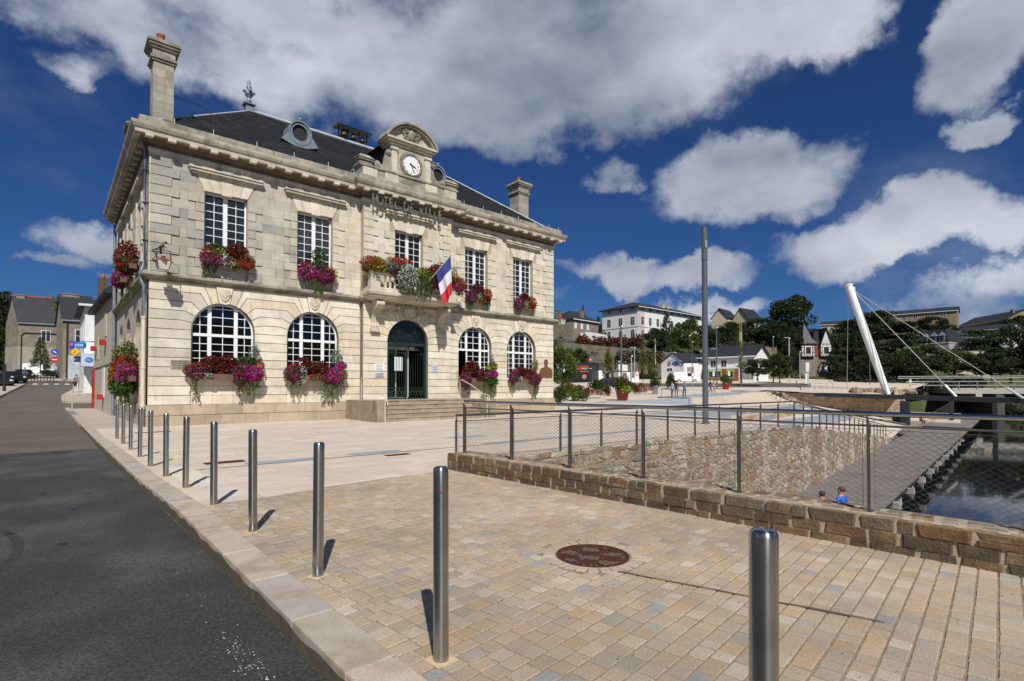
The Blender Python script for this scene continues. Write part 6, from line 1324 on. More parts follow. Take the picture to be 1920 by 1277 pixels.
# --- railings
def railing(label, P, h, zb, spacing, near=True, wire=.085, diag=True, rail_r=.026, name='railing', n_override=None, lean=0):
    root = thing(name, label, 'railing', (P[0][0], P[0][1], zb[0])); A = [Vector((x, y, z)) for (x, y), z in zip(P, zb)]
    seglen = [(b - a).length for a, b in zip(A, A[1:])]; tot = sum(seglen)
    def pt(s):
        for k, L in enumerate(seglen):
            if s <= L or k == len(seglen) - 1: return A[k] + (A[k + 1] - A[k]) * (s / L), k
            s -= L
    n = n_override or max(1, round(tot / spacing)); ps = [pt(tot * i / n)[0] for i in range(n + 1)]
    pm = None
    for i, p in enumerate(ps):
        k = pt(tot * i / n)[1]; d_ = (A[k + 1] - A[k]); d_.z = 0; d_.normalize(); nn = Vector((d_.y, -d_.x, 0))
        if pm is None:
            w, t_ = (.075, .014) if near else (.06, .014); mb = MB(); H = h - .02
            mb.add([(-w / 2, -t_ / 2, 0), (w / 2, -t_ / 2, 0), (w / 2, t_ / 2, 0), (-w / 2, t_ / 2, 0), (-w / 2, -t_ / 2, H - .09), (w / 2, -t_ / 2, H), (w / 2, t_ / 2, H), (-w / 2, t_ / 2, H - .09)], [(0, 3, 2, 1), (4, 5, 6, 7), (0, 1, 5, 4), (1, 2, 6, 5), (2, 3, 7, 6), (3, 0, 4, 7)])
            mb.add([(-w * .8, -.04, 0), (w * .8, -.04, 0), (w * .8, .04, 0), (-w * .8, .04, 0), (-w * .8, -.04, .01), (w * .8, -.04, .01), (w * .8, .04, .01), (-w * .8, .04, .01)], [(4, 5, 6, 7), (0, 1, 5, 4), (1, 2, 6, 5), (2, 3, 7, 6), (3, 0, 4, 7)])
            pm = mb.mesh('railing_post', M_darksteel)
        o = link('post', pm, root); o.location = p - A[0]; o.rotation_euler.z = math.atan2(nn.y, nn.x)
    up_ = Vector((0, 0, h)); mb = MB(); mb.tube([a + up_ for a in A], rail_r, 10); mb.build('handrail', M_steel if near else M_darksteel, root)
    up2 = Vector((0, 0, h - .12)); mb = MB(); mb.tube([a + up2 + Vector((0, 0, 0)) for a in A], .012 if near else .010, 6); mb.build('second_rail', M_darksteel, root)
    if diag:
        for i in range(n):
            a, b = ps[i], ps[i + 1]; d_ = b - a; L = d_.length; u = d_ / L; z0_, z1_ = .05, h - .16; Hh = z1_ - z0_; a = a + u * .05; L -= .1; mb = MB(); rr_ = .0016 if near else .002
            mb.tube([a + Vector((0, 0, z0_)), a + u * L + Vector((0, 0, z0_))], rr_ * 1.6, 4, caps=False); mb.tube([a + Vector((0, 0, z1_)), a + u * L + Vector((0, 0, z1_))], rr_ * 1.6, 4, caps=False)
            mb.tube([a + Vector((0, 0, z0_)), a + Vector((0, 0, z1_))], rr_ * 1.6, 4, caps=False); mb.tube([a + u * L + Vector((0, 0, z0_)), a + u * L + Vector((0, 0, z1_))], rr_ * 1.6, 4, caps=False)
            sl2 = .62; run = Hh / sl2; s_ = -run
            while s_ < L:
                for sg in (0, 1):
                    p0s, p1s = s_, s_ + run; za, zb2 = z0_, z1_
                    if p0s < 0: za = z0_ + (0 - p0s) * sl2; p0s = 0
                    if p1s > L: zb2 = z1_ - (p1s - L) * sl2; p1s = L
                    if p1s - p0s < .01: continue
                    if sg: za, zb2 = (z0_ + z1_ - za, z0_ + z1_ - zb2)
                    mb.tube([a + u * p0s + Vector((0, 0, za)), a + u * p1s + Vector((0, 0, zb2))], rr_, 3, caps=False)
                s_ += wire
            mb.build('wire_mesh', M_steel, root)
    return root
rx_ = lambda y: wallx(y) + .30
railing('steel railing with wire mesh on the low stone wall in the foreground', [(rx_(8.32), 8.32), (rx_(-2.24), -2.24)], .985, [.3, .3], 1.32, True, n_override=8)
railing('second steel railing along the top of the rubble wall across the basin', [(6.1, 8.75), (22.45, 8.7)], 1.0, [0, 0], 1.45, False, wire=.12)
railing('railing descending with the sloped rubble wall to the boardwalk', [(22.45, 8.7), (48.4, 12.1)], 1.0, [0, -2.35], 1.5, False, diag=False, name='railing')
railing('short steel handrail beside the narrow steps', [(46.3, 28.2), (46.8, 30.9)], .9, [.4, .62], 1.4, False, diag=False)
for lb, P, z in [('brown handrail down the broad steps beside the ochre wall', [pp(1425, 730, 1.2), pp(1480, 752, .2)], [.15, -.85]), ('second sloping handrail lower down beside the ochre wall', [pp(1575, 752, .1), pp(1625, 770, -.9)], [-.9, -1.8])]:
    pass
a_, b_ = at(1440, 735, 74), at(1481, 752, 66); railing('sloping brown handrail at the top of the broad steps', [(a_.x, a_.y), (b_.x, b_.y)], .9, [a_.z - .7, b_.z - .8], 1.8, False, diag=False)
a_, b_ = at(1577, 756, 60), at(1625, 770, 52); railing('sloping brown handrail lower down before the ochre wall', [(a_.x, a_.y), (b_.x, b_.y)], .9, [a_.z - .7, b_.z - .9], 1.8, False, diag=False)
railing('railing on top of the ochre wall beside the white pylon', [(78.0, 33.3), (80.6, 18.4)], 1.0, [1.05, .2], 2.2, False, diag=False)
a_, b_ = at(1747, 778, 62), at(1787, 762, 80); railing('short railing with many bars beside the white quay walkway', [(a_.x, a_.y), (b_.x, b_.y)], 1.1, [-2.5, -1.6], .9, False, diag=False, n_override=13)
# ================================================================== FOOTBRIDGE
fb = thing('footbridge', 'dark steel footbridge beam hung from a leaning white pylon', 'footbridge', (77.7, 17.4, -2.5))
A = at(1526, 740, 66); B = at(1990, 755, 46); A.z = .60; B.z = .22; dd_ = (B - A).normalized(); nb_ = Vector((dd_.y, -dd_.x, 0)) * -1
M_beam = mat('dark_blue_steel', (.030, .033, .042), .5, namp=.08)
mb = MB(); mb.obox((A.x, A.y), (B.x, B.y), 2.4, [.46, .06, .06, .46], [.86, .50, .50, .86]); mb.build('deck_girder', M_beam, fb)
mb = MB(); L_ = (B - A).length; k = 0
while k < L_:
    p = A + dd_ * k; q = p + dd_ * .17; n3 = Vector((-dd_.y, dd_.x, 0)) * 2.3; mb.poly([(p.x, p.y), (q.x, q.y), (q.x + n3.x, q.y + n3.y), (p.x + n3.x, p.y + n3.y)], .865 - .36 * k / L_, .905 - .36 * k / L_); k += .25
mb.build('deck_slats', M_beam, fb)['kind'] = 'stuff'
c_ = at(1697, 770, 60.5); mb = MB(); mb.box(c_.x - .45, c_.x + .45, c_.y - .4, c_.y + .4, -2.7, .05); mb.build('support_column', M_beam, fb)
c2_ = at(1788, 770, 66); mb = MB(); mb.box(c2_.x - .3, c2_.x + .3, c2_.y, c2_.y + .4, -3.8, .05); mb.build('support_column', M_beam, fb); c3_ = at(1870, 770, 60); MB().box(c3_.x - .3, c3_.x + .3, c3_.y, c3_.y + .4, -3.8, .05).build('support_column', M_beam, fb)
P0_ = at(1664, 740, 60); P1_ = at(1591, 535, 62); mb = MB(); mid = P0_ * .45 + P1_ * .55; mb.tube([P0_ * (1 - k / 8) + P1_ * (k / 8) for k in range(9)], [.31 + .11 * math.sin(math.pi * min(1, k / 8 * .75 + .05)) for k in range(9)], 32); mb.build('pylon', mat('white_pylon_paint', (.80, .80, .81), .35, namp=0), fb)
mb = MB(); mb.tube([P1_ + Vector((0, 0, -.1)), P1_ + (P1_ - P0_).normalized() * .12], .43, 20); mb.box(P1_.x + .2, P1_.x + .7, P1_.y - .5, P1_.y - .1, P1_.z - 1.6, P1_.z - .2); mb.build('pylon_head', mat('white_pylon_head', (.7, .7, .7), .4), fb)
def onbeam(xp): 
    best = min((abs((PPX + FPX * ((A + dd_ * s_ / 10) - Vector((0, 0, EYE))).dot(RT) / ((A + dd_ * s_ / 10) - Vector((0, 0, EYE))).dot(FW)) - xp), s_) for s_ in range(int(L_ * 10))); return A + dd_ * best[1] / 10 + Vector((0, 0, .3))
M_cable = mat('pale_cable', (.50, .47, .40), .5, metal=.3, namp=0)
top_ = P1_ + Vector((.3, -.3, -.5))
for xp in (1793, 1919):
    e_ = onbeam(xp); MB().tube([top_, e_], .032, 6).build('stay_cable', M_cable, fb); v_ = (top_ - e_).normalized(); MB().tube([e_, e_ + v_ * 1.5], .12, 8).build('cable_socket', mat('bright_steel', (.75, .75, .75), .3, metal=.6), fb)
bk = at(1588, 733, 70); MB().tube([P1_ + Vector((-.1, 0, -.4)), bk], .035, 6).build('stay_cable', M_cable, fb)
# --- road bridge
rb = thing('road_bridge', 'low concrete road bridge with galvanised guard rails behind the footbridge', 'bridge', (100, 20, 1))
A = at(1786, 735, 90); B = at(2060, 735, 84); A.z = B.z = 0
mb = MB(); mb.obox((A.x, A.y), (B.x, B.y), 9, .55, 1.5); mb.build('bridge_beam', M_concrete, rb); d_ = (B - A).normalized(); mb = MB(); k = 3.2
while k < (B - A).length: p = A + d_ * k; q = p + d_ * .9; mb.obox((p.x, p.y), (q.x, q.y), 9, -.2, .55); k += 7.5
mb.build('bearing_block', M_concrete, rb); A2_, B2_ = at(1700, 735, 92), B; A2_.z = 0; mb = MB()
for z, e in ((1.95, 0), (2.6, .0), (3.25, 4.0), (3.55, 4.0)):
    n_ = Vector((-d_.y, d_.x, 0)) * e; mb.beam(Vector((A2_.x, A2_.y, z)) + n_, Vector((B2_.x, B2_.y, z)) + n_, .12, .14)
mb.build('guard_rail', mat('galvanised', (.36, .37, .35), .5, metal=.3), rb); k = 0; mb = MB()
while k < (B2_ - A2_).length: p = A2_ + d_ * k; mb.beam((p.x, p.y, 1.4), (p.x, p.y, 2.6), .12); k += 2.5
mb.build('rail_post', MATS['galvanised'], rb); c_ = at(1868, 760, 88); c2_ = at(1884, 760, 88); mb = MB(); mb.obox((c_.x, c_.y), (c2_.x, c2_.y), 8, -5, .54); mb.build('bridge_pier', mat('dark_wet_stone', (.07, .065, .055), .9), rb)
# ================================================================== TREES AND PLANTS
def crown_mesh(kind, seed, n):
    global rng
    rng = np.random.default_rng(seed); P = []; C = []; base = np.array([.052, .080, .022])
    if kind == 'broad':
        nb = 46
        for i in range(nb):
            v = rng.normal(size=3); v /= np.linalg.norm(v); q = rng.uniform(.45, 1) ** .5; c = np.array([v[0] * .40 * q, v[1] * .40 * q, .52 + v[2] * .38 * q]); r = rng.uniform(.08, .17); m = n // nb
            P.append(ball_pts(m, c, (r, r, r * .75), .6)); C.append(base * rng.uniform(.5, 1.45) * (1 + np.array([.12, 0, -.1]) * rng.uniform(-1, 1.4)) * rng.uniform(.8, 1.2, (m, 1)))
    elif kind == 'cone':
        for i in range(26):
            t_ = i / 26; z = .05 + .93 * t_; r = .42 * (1 - t_) ** .85 + .02; m = int(n / 26 * (1.7 - 1.4 * t_)); k = max(3, int(9 * (1 - t_)) + 2)
            for j in range(k):
                a = 2 * math.pi * (j + rng.uniform(0, 1)) / k; q = rng.uniform(.5, 1, m // k + 1) * r * rng.uniform(.75, 1.12); p = np.stack([np.cos(a) * q + rng.normal(0, .025, len(q)), np.sin(a) * q + rng.normal(0, .025, len(q)), z - q * .18 + rng.normal(0, .018, len(q))], 1); P.append(p); C.append(base * .8 * rng.uniform(.6, 1.4) * rng.uniform(.8, 1.2, (len(q), 1)))
    elif kind == 'cedar':
        for i in range(34):
            z = rng.uniform(.2, .98); a = rng.uniform(0, 6.28); R0 = .48 * (1.12 - z) ** .5; c = np.array([np.cos(a) * R0 * rng.uniform(.3, 1), np.sin(a) * R0 * rng.uniform(.3, 1), z]); m = n // 34
            P.append(ball_pts(m, c, (.19, .19, .028), .1)); C.append(base * np.array([.55, .62, .75]) * rng.uniform(.5, 1.3) * rng.uniform(.8, 1.2, (m, 1)))
    elif kind == 'bush':
        for i in range(22):
            a = rng.uniform(0, 6.28); q = rng.uniform(0, .38); c = np.array([np.cos(a) * q, np.sin(a) * q, rng.uniform(.2, .75) * (1 - q)]); r = rng.uniform(.12, .24); m = n // 22
            P.append(ball_pts(m, c, (r, r, r), .5)); C.append(base * rng.uniform(.55, 1.5) * rng.uniform(.8, 1.2, (m, 1)))
    elif kind == 'young':
        for i in range(30):
            z = rng.uniform(.12, 1); a = rng.uniform(0, 6.28); R0 = .34 * math.sin(math.pi * min(1, .15 + z * .85)) ** .7; q = R0 * rng.uniform(.2, 1); r = rng.uniform(.06, .12); m = n // 30
            P.append(ball_pts(m, (np.cos(a) * q, np.sin(a) * q, z), (r, r, r * 1.1), .3)); C.append(base * np.array([1.35, 1.15, .8]) * rng.uniform(.6, 1.4) * rng.uniform(.8, 1.2, (m, 1)))
    P = np.concatenate(P); C = np.concatenate(C); sz = {'broad': .040, 'cone': .034, 'cedar': .040, 'bush': .06, 'young': .042}[kind]
    return np_mesh('crown', leaf_quads(P, sz), C, M_leaf)
CR = {'broad': [crown_mesh('broad', s, 7600) for s in (1, 2, 3)], 'cone': [crown_mesh('cone', 5, 3800)], 'cedar': [crown_mesh('cedar', s, 4600) for s in (6, 8)], 'bush': [crown_mesh('bush', s, 2400) for s in (9, 10)], 'young': [crown_mesh('young', 12, 2200)]}
def trunk_mesh(seed):
    r_ = random.Random(seed); mb = MB(); mb.tube([(0, 0, -.03), (.01, 0, .2), (-.01, .01, .45), (.015, 0, .75)], [.035, .026, .02, .008], 8)
    for i in range(7): a = r_.uniform(0, 6.28); z = r_.uniform(.3, .6); l = r_.uniform(.15, .3); mb.tube([(0, 0, z), (l * .5 * math.cos(a), l * .5 * math.sin(a), z + l * .4), (l * math.cos(a), l * math.sin(a), z + l * .7)], [.012, .008, .003], 5)
    return mb.mesh('trunk', M_bark)
TM = [trunk_mesh(1), trunk_mesh(2)]
rt_ = random.Random(99)
def tree(name, label, kind, x, y, z, h, w, tint=(1, 1, 1), cat='tree', group=None, lift=0.0, trunk=True):
    t_ = thing(name, label, cat, (x, y, z), group); o = link('crown', rt_.choice(CR[kind]), t_); o.scale = (w, w, h * (1 - lift)); o.location.z = h * lift; o.rotation_euler.z = rt_.uniform(0, 6.28); o.color = (*tint, 1)
    if trunk: o = link('trunk', rt_.choice(TM), t_); o.scale = (max(w, h * .5), max(w, h * .5), h); o.rotation_euler.z = rt_.uniform(0, 6.28)
    return t_
def tpx(name, label, kind, xp, ybase, ytop, wpx, d, **kw):
    p = at(xp, ybase, d); q = at(xp, ytop, d); return tree(name, label, kind, p.x, p.y, p.z, q.z - p.z, wpx * d / FPX * 1.08, **kw)
DK = (.62, .62, .62); MD = (.95, .95, .95); YG = (2.0, 1.5, .9)
# far wood at the left street end
for i, (xp, yb, yt_, w, d) in enumerate([(-30, 700, 548, 90, 125), (12, 690, 541, 80, 130), (48, 690, 546, 60, 135), (78, 690, 553, 50, 140), (-80, 700, 560, 90, 120), (-5, 720, 600, 60, 112)]):
    tpx('broadleaf_tree', ['dark tree at the very left edge behind the houses', 'tallest dark tree over the left roof ridge', 'dark tree behind the chimney of the left stone house', 'small dark tree peeping over the red ridge line', 'dark tree outside the left edge of the street', 'dark low tree beside the gable of the left stone house'][i], 'broad', xp, yb, yt_, w, d, tint=DK)
tpx('broadleaf_tree', 'yellow-green tree top between the two slate roofs', 'broad', 97, 640, 548, 44, 128, tint=(3.6, 2.6, .8))
tpx('street_tree', 'pyramid-shaped green tree in front of the bare house wall', 'cone', 76, 696, 630, 40, 76, tint=MD, lift=.15)
# right hand hillside, from left to right
TR = [('broad', 1054, 742, 640, 66, 62, (1.5, 1.5, 1.1), 'light green tree beside the right corner of the town hall'),
      ('cone', 1093, 606, 571, 14, 175, DK, 'narrow dark conifer behind the stone house roof'), ('cone', 1122, 622, 592, 22, 170, DK, 'small dark conifer between stone house and white institution'),
      ('broad', 1048, 640, 590, 44, 145, DK, 'dark tree behind the right lantern'), ('broad', 1085, 690, 650, 40, 108, (.9, 1, .8), 'mid green tree below the autumn hedge'), ('broad', 1110, 680, 652, 50, 112, DK, 'dark shrubby tree on the slope under the retaining wall'), 
      ('cone', 1250, 660, 585, 52, 118, (.7, .72, .6), 'tall dark yew in front of the white institution'), ('broad', 1232, 668, 612, 50, 116, DK, 'dark tree left of the tall yew'), ('broad', 1290, 668, 595, 66, 122, (1.3, 1.35, .9), 'lighter loose tree covering the right part of the white institution'), ('broad', 1330, 665, 612, 46, 125, DK, 'dark tree just behind the tall lamp pole'),
      ('broad', 1376, 655, 600, 60, 140, DK, 'dark tree right of the tall pole above the shop roof'), ('cone', 1385, 650, 608, 24, 112, (1.9, 1.7, .7), 'golden-green conifer above the shop roof'), ('broad', 1420, 640, 592, 70, 150, (.75, .8, .7), 'wide green tree below the big round tree'), ('broad', 1482, 640, 550, 88, 150, (.62, .68, .6), 'big round dark tree on the skyline'), ('broad', 1455, 655, 600, 70, 138, DK, 'dark tree under the big round tree'), ('broad', 1484, 690, 612, 40, 128, DK, 'dark tree left of the half-timbered villa'),
      ('broad', 1420, 712, 668, 62, 84, (.7, .75, .65), 'rounded dark bush tree right of the shop'), ('broad', 1462, 716, 660, 48, 92, (.9, .8, .6), 'brownish tree at the foot of the rough rock wall'), ('broad', 1388, 690, 640, 30, 104, DK, 'dark tree beside the shop end wall'),
      ('cedar', 1604, 712, 600, 84, 112, MD, 'dark cedar left of the white pylon'), ('cedar', 1640, 712, 585, 110, 118, MD, 'broad dark cedar behind the white pylon'), ('cedar', 1692, 715, 600, 100, 112, MD, 'dark cedar right of the white pylon'), ('broad', 1600, 640, 595, 70, 150, DK, 'dark tree left of the pylon top'), ('broad', 1650, 640, 585, 50, 150, DK, 'dark tree touching the long stone building'),
      ('broad', 1574, 720, 660, 36, 108, DK, 'dark tree right of the half-timbered villa'), ('broad', 1748, 628, 590, 56, 178, (.65, .7, .6), 'round tree before the long stone building'), ('broad', 1778, 640, 605, 40, 170, DK, 'dark bush right of the round tree on the hill'), 
      ('broad', 1735, 712, 640, 90, 104, (.9, .95, .75), 'bushy tree left of the grey mansard house'), ('broad', 1790, 712, 650, 70, 104, (1.1, 1.05, .8), 'lighter tree before the cream house'), ('cedar', 1840, 712, 618, 90, 106, (1.2, 1.2, 1), 'loose pine with flat boughs right of the cream house'), ('broad', 1895, 715, 600, 90, 108, DK, 'large dark tree at the right picture edge'), ('broad', 1905, 640, 590, 60, 170, DK, 'dark tree on the skyline at the right edge'), ('broad', 1860, 716, 655, 80, 100, DK, 'dark tree mass above the bridge rails'), ('broad', 1955, 715, 610, 90, 104, DK, 'dark tree outside the right picture edge'), ('broad', 1700, 716, 655, 70, 100, DK, 'dark low tree behind the yellow marker'), ('broad', 1640, 716, 650, 80, 100, DK, 'dark low tree at the left of the pylon foot'),
      ('young', 1140, 728, 664, 40, 72, (1.2, 1.0, .8), 'slender ornamental tree with orange-tinged top'), ('young', 1140, 700, 655, 22, 74, (2.6, 1.0, .5), 'rusty orange young tree top left of the dark pole'), ('young', 1206, 724, 652, 26, 78, (1.3, 1.1, .7), 'young tree with yellow-brown crown near the bench'), ('young', 1222, 726, 668, 40, 80, (1.0, 1.1, .8), 'dense young tree right of the round sign'), ('young', 1390, 722, 640, 12, 74, (1.3, 1.1, .7), 'thin staked young tree in a planting hole'), ('bush', 1320, 716, 690, 12, 90, DK, 'small dark shrub by the far lamp')]
for (k, xp, yb, yt_, w, d, ti, lb) in TR: tpx({'broad': 'broadleaf_tree', 'cone': 'conifer', 'cedar': 'cedar_tree', 'young': 'young_tree', 'bush': 'shrub'}[k], lb, k, xp, yb, yt_, w, d, tint=ti, lift=.22 if k == 'young' else .04, cat='shrub' if k == 'bush' else 'tree')
# undergrowth that covers the slopes: nobody could count it
def scrub(name, n, fn, size, pals, seed):
    global rng
    rng = np.random.default_rng(seed); Q = []; C = []; rs3 = random.Random(seed)
    for i in range(n):
        xp, d, r = fn(rs3); x, y = lat(xp, d); z = terr(x, y) if math.hypot(x, y) > 97 else zp(x, y); m = 130
        p = ball_pts(m, (x, y, z + r * .35), (r, r, r * .8), .6); Q.append(leaf_quads(p, size)); c = np.array(rs3.choice(pals)) * rs3.uniform(.6, 1.4); C.append(np.tile(c, (m, 1)) * rng.uniform(.75, 1.25, (m, 1)))
    o = link(name, np_mesh(name, np.concatenate(Q), np.concatenate(C), mat('scrub_leaf', mode='attr', rough=.7, namp=0, leaf=True))); return o
def SCF(r_):
    while True:
        xp, d, r = r_.uniform(1030, 1990), r_.uniform(112, 235), r_.uniform(1.2, 3.0)
        if (1490 < xp < 1568 and d < 142) or (1700 < xp < 1905 and d < 172) or (1640 < xp < 1800 and 172 < d < 212): continue
        if 1128 < xp < 1325 and 120 < d < 185: continue
        return xp, d, r
o = scrub('hillside_scrub', 900, lambda r_: SCF(r_), .55, [(.028, .045, .014), (.035, .055, .016), (.045, .055, .02), (.03, .04, .014), (.06, .055, .025)], 3); tag(o, 'dark mass of bushes and undergrowth covering the hillside', 'undergrowth', kind='stuff')
o = scrub('bank_scrub', 260, lambda r_: (r_.uniform(1565, 2000), r_.uniform(97, 108), r_.uniform(.8, 2.2)), .45, [(.018, .028, .010), (.024, .036, .012)], 4); tag(o, 'dark bushes along the canal bank behind the bridge', 'bushes', kind='stuff')
o = scrub('street_end_scrub', 200, lambda r_: (r_.uniform(-120, 120), r_.uniform(115, 160), r_.uniform(1.5, 4)), .6, [(.028, .045, .014), (.035, .055, .016)], 8); tag(o, 'dark wooded slope behind the street houses', 'wood', kind='stuff')
# autumn hedge on the retaining wall
rwall = thing('retaining_wall', 'old stone retaining wall under the autumn-red hedge', 'wall', (at(1140, 660, 112)))
a_, b_ = at(1040, 668, 110), at(1265, 690, 108); mb = MB(); mb.poly([(a_.x, a_.y), (b_.x, b_.y), (b_.x, b_.y + 1), (a_.x, a_.y + 1)], [a_.z - 8] * 4, [at(1040, 640, 110).z, at(1265, 662, 108).z, at(1265, 662, 108).z, at(1040, 640, 110).z]); mb.build('masonry', mat('old_wall', (.13, .115, .09), .95, nscale=1.2, namp=.4, bump=.6, bscale=6), rwall)
def band(name, label, pts, d, r, pals, n, size=.4, cat='hedge', kind='stuff', seed=5):
    global rng
    rng = np.random.default_rng(seed); r3 = random.Random(seed); Q = []; C = []
    for i in range(n):
        u = r3.random() * (len(pts) - 1); k = int(u); f_ = u - k; xp = pts[k][0] * (1 - f_) + pts[k + 1][0] * f_; yp = pts[k][1] * (1 - f_) + pts[k + 1][1] * f_
        c = at(xp + r3.uniform(-1, 1), yp + r3.uniform(-1, 1) * r * FPX / d * .5, d + r3.uniform(-.6, .6)); m = 90; Q.append(leaf_quads(ball_pts(m, c, r * r3.uniform(.5, 1), .4), size)); C.append(np.tile(np.array(r3.choice(pals)) * r3.uniform(.7, 1.3), (m, 1)) * rng.uniform(.75, 1.25, (m, 1)))
    o = link(name, np_mesh(name, np.concatenate(Q), np.concatenate(C), MATS['scrub_leaf'])); return tag(o, label, cat, kind=kind)
band('autumn_hedge', 'rust-red and brown autumn hedge on top of the retaining wall', [(1084, 642), (1140, 645), (1200, 640)], 111, 1.4, [(.16, .035, .02), (.10, .03, .02), (.13, .06, .03), (.05, .05, .02), (.20, .05, .02)], 80)
band('green_bank', 'bright green grass bank left under the wall', [(1030, 655), (1060, 690)], 108, 2.2, [(.07, .11, .02), (.06, .09, .02)], 40, cat='grass bank', seed=6)
band('brown_scrub', 'brown dry shrubs in front of the garage roofs', [(1160, 668), (1240, 672)], 104, 1.2, [(.14, .10, .06), (.10, .08, .05), (.07, .07, .03)], 60, cat='shrubs', seed=7)
# rough rock wall beside the shop
tg = at(1440, 700, 112); rk = thing('rock_wall', 'rough brown rock wall right of the shop roof', 'wall', (tg.x, tg.y, tg.z)); mb = MB(); n = 10; r3 = random.Random(2)
A = [at(1398 + i * 6.5, 650 + r3.uniform(-3, 3), 112 + r3.uniform(-.5, .5)) for i in range(n)]; Bz = [at(1398 + i * 6.5, 712, 110) for i in range(n)]
mb.add(A + Bz, [(i, i + 1, n + i + 1, n + i) for i in range(n - 1)]); mb.build('rock_face', mat('rock', (.20, .155, .12), .95, nscale=1.5, namp=.4, bump=1, bscale=4, second=(.06, .07, .03), sscale=.5), rk)
# flower beds beside the town hall
bed = [('tall green grass clump against the town hall corner', 1050, 741, 708, 34, 44, (1.0, 1.1, .6)), ('light green low shrub at the front of the flower bed', 1081, 739, 722, 44, 50, (1.6, 1.6, .9)), ('yellow-orange shrub behind the low green one', 1070, 728, 709, 30, 56, (3.2, 1.9, .5)), ('grey-purple shrub in the flower bed', 1088, 726, 714, 22, 56, (1.6, 1.2, 1.8)), ('red-leaved shrub left of the wooden bench', 1102, 732, 719, 18, 54, (3.6, .5, .5)), ('dark green bush behind the wooden bench', 1120, 726, 702, 36, 60, (.7, .8, .6)), ('rusty shrub right of the wooden bench', 1138, 732, 716, 18, 58, (2.2, .8, .5)), ('red flowering plant near the second bench', 1193, 728, 716, 12, 62, (4, .5, .5)), ('orange shrub near the second bench', 1203, 726, 712, 20, 66, (3, 1.5, .5)), ('grey-green shrub behind the big planter', 1182, 727, 708, 26, 66, (1.1, 1.2, 1)), ('dark shrub beside the litter bin', 1228, 722, 700, 22, 72, (.7, .7, .6)), ('small dark shrub left of the standing group', 1257, 714, 690, 18, 74, (.8, .7, .5))]
for lb, xp, yb, yt_, w, d, ti in bed: 
    x, y = lat(xp, d); z = zp(x, y); h = at(xp, yt_, d).z - z; tree('shrub', lb, 'bush', x, y, z, h, w * d / FPX * 1.1, tint=ti, cat='shrub', trunk=False)
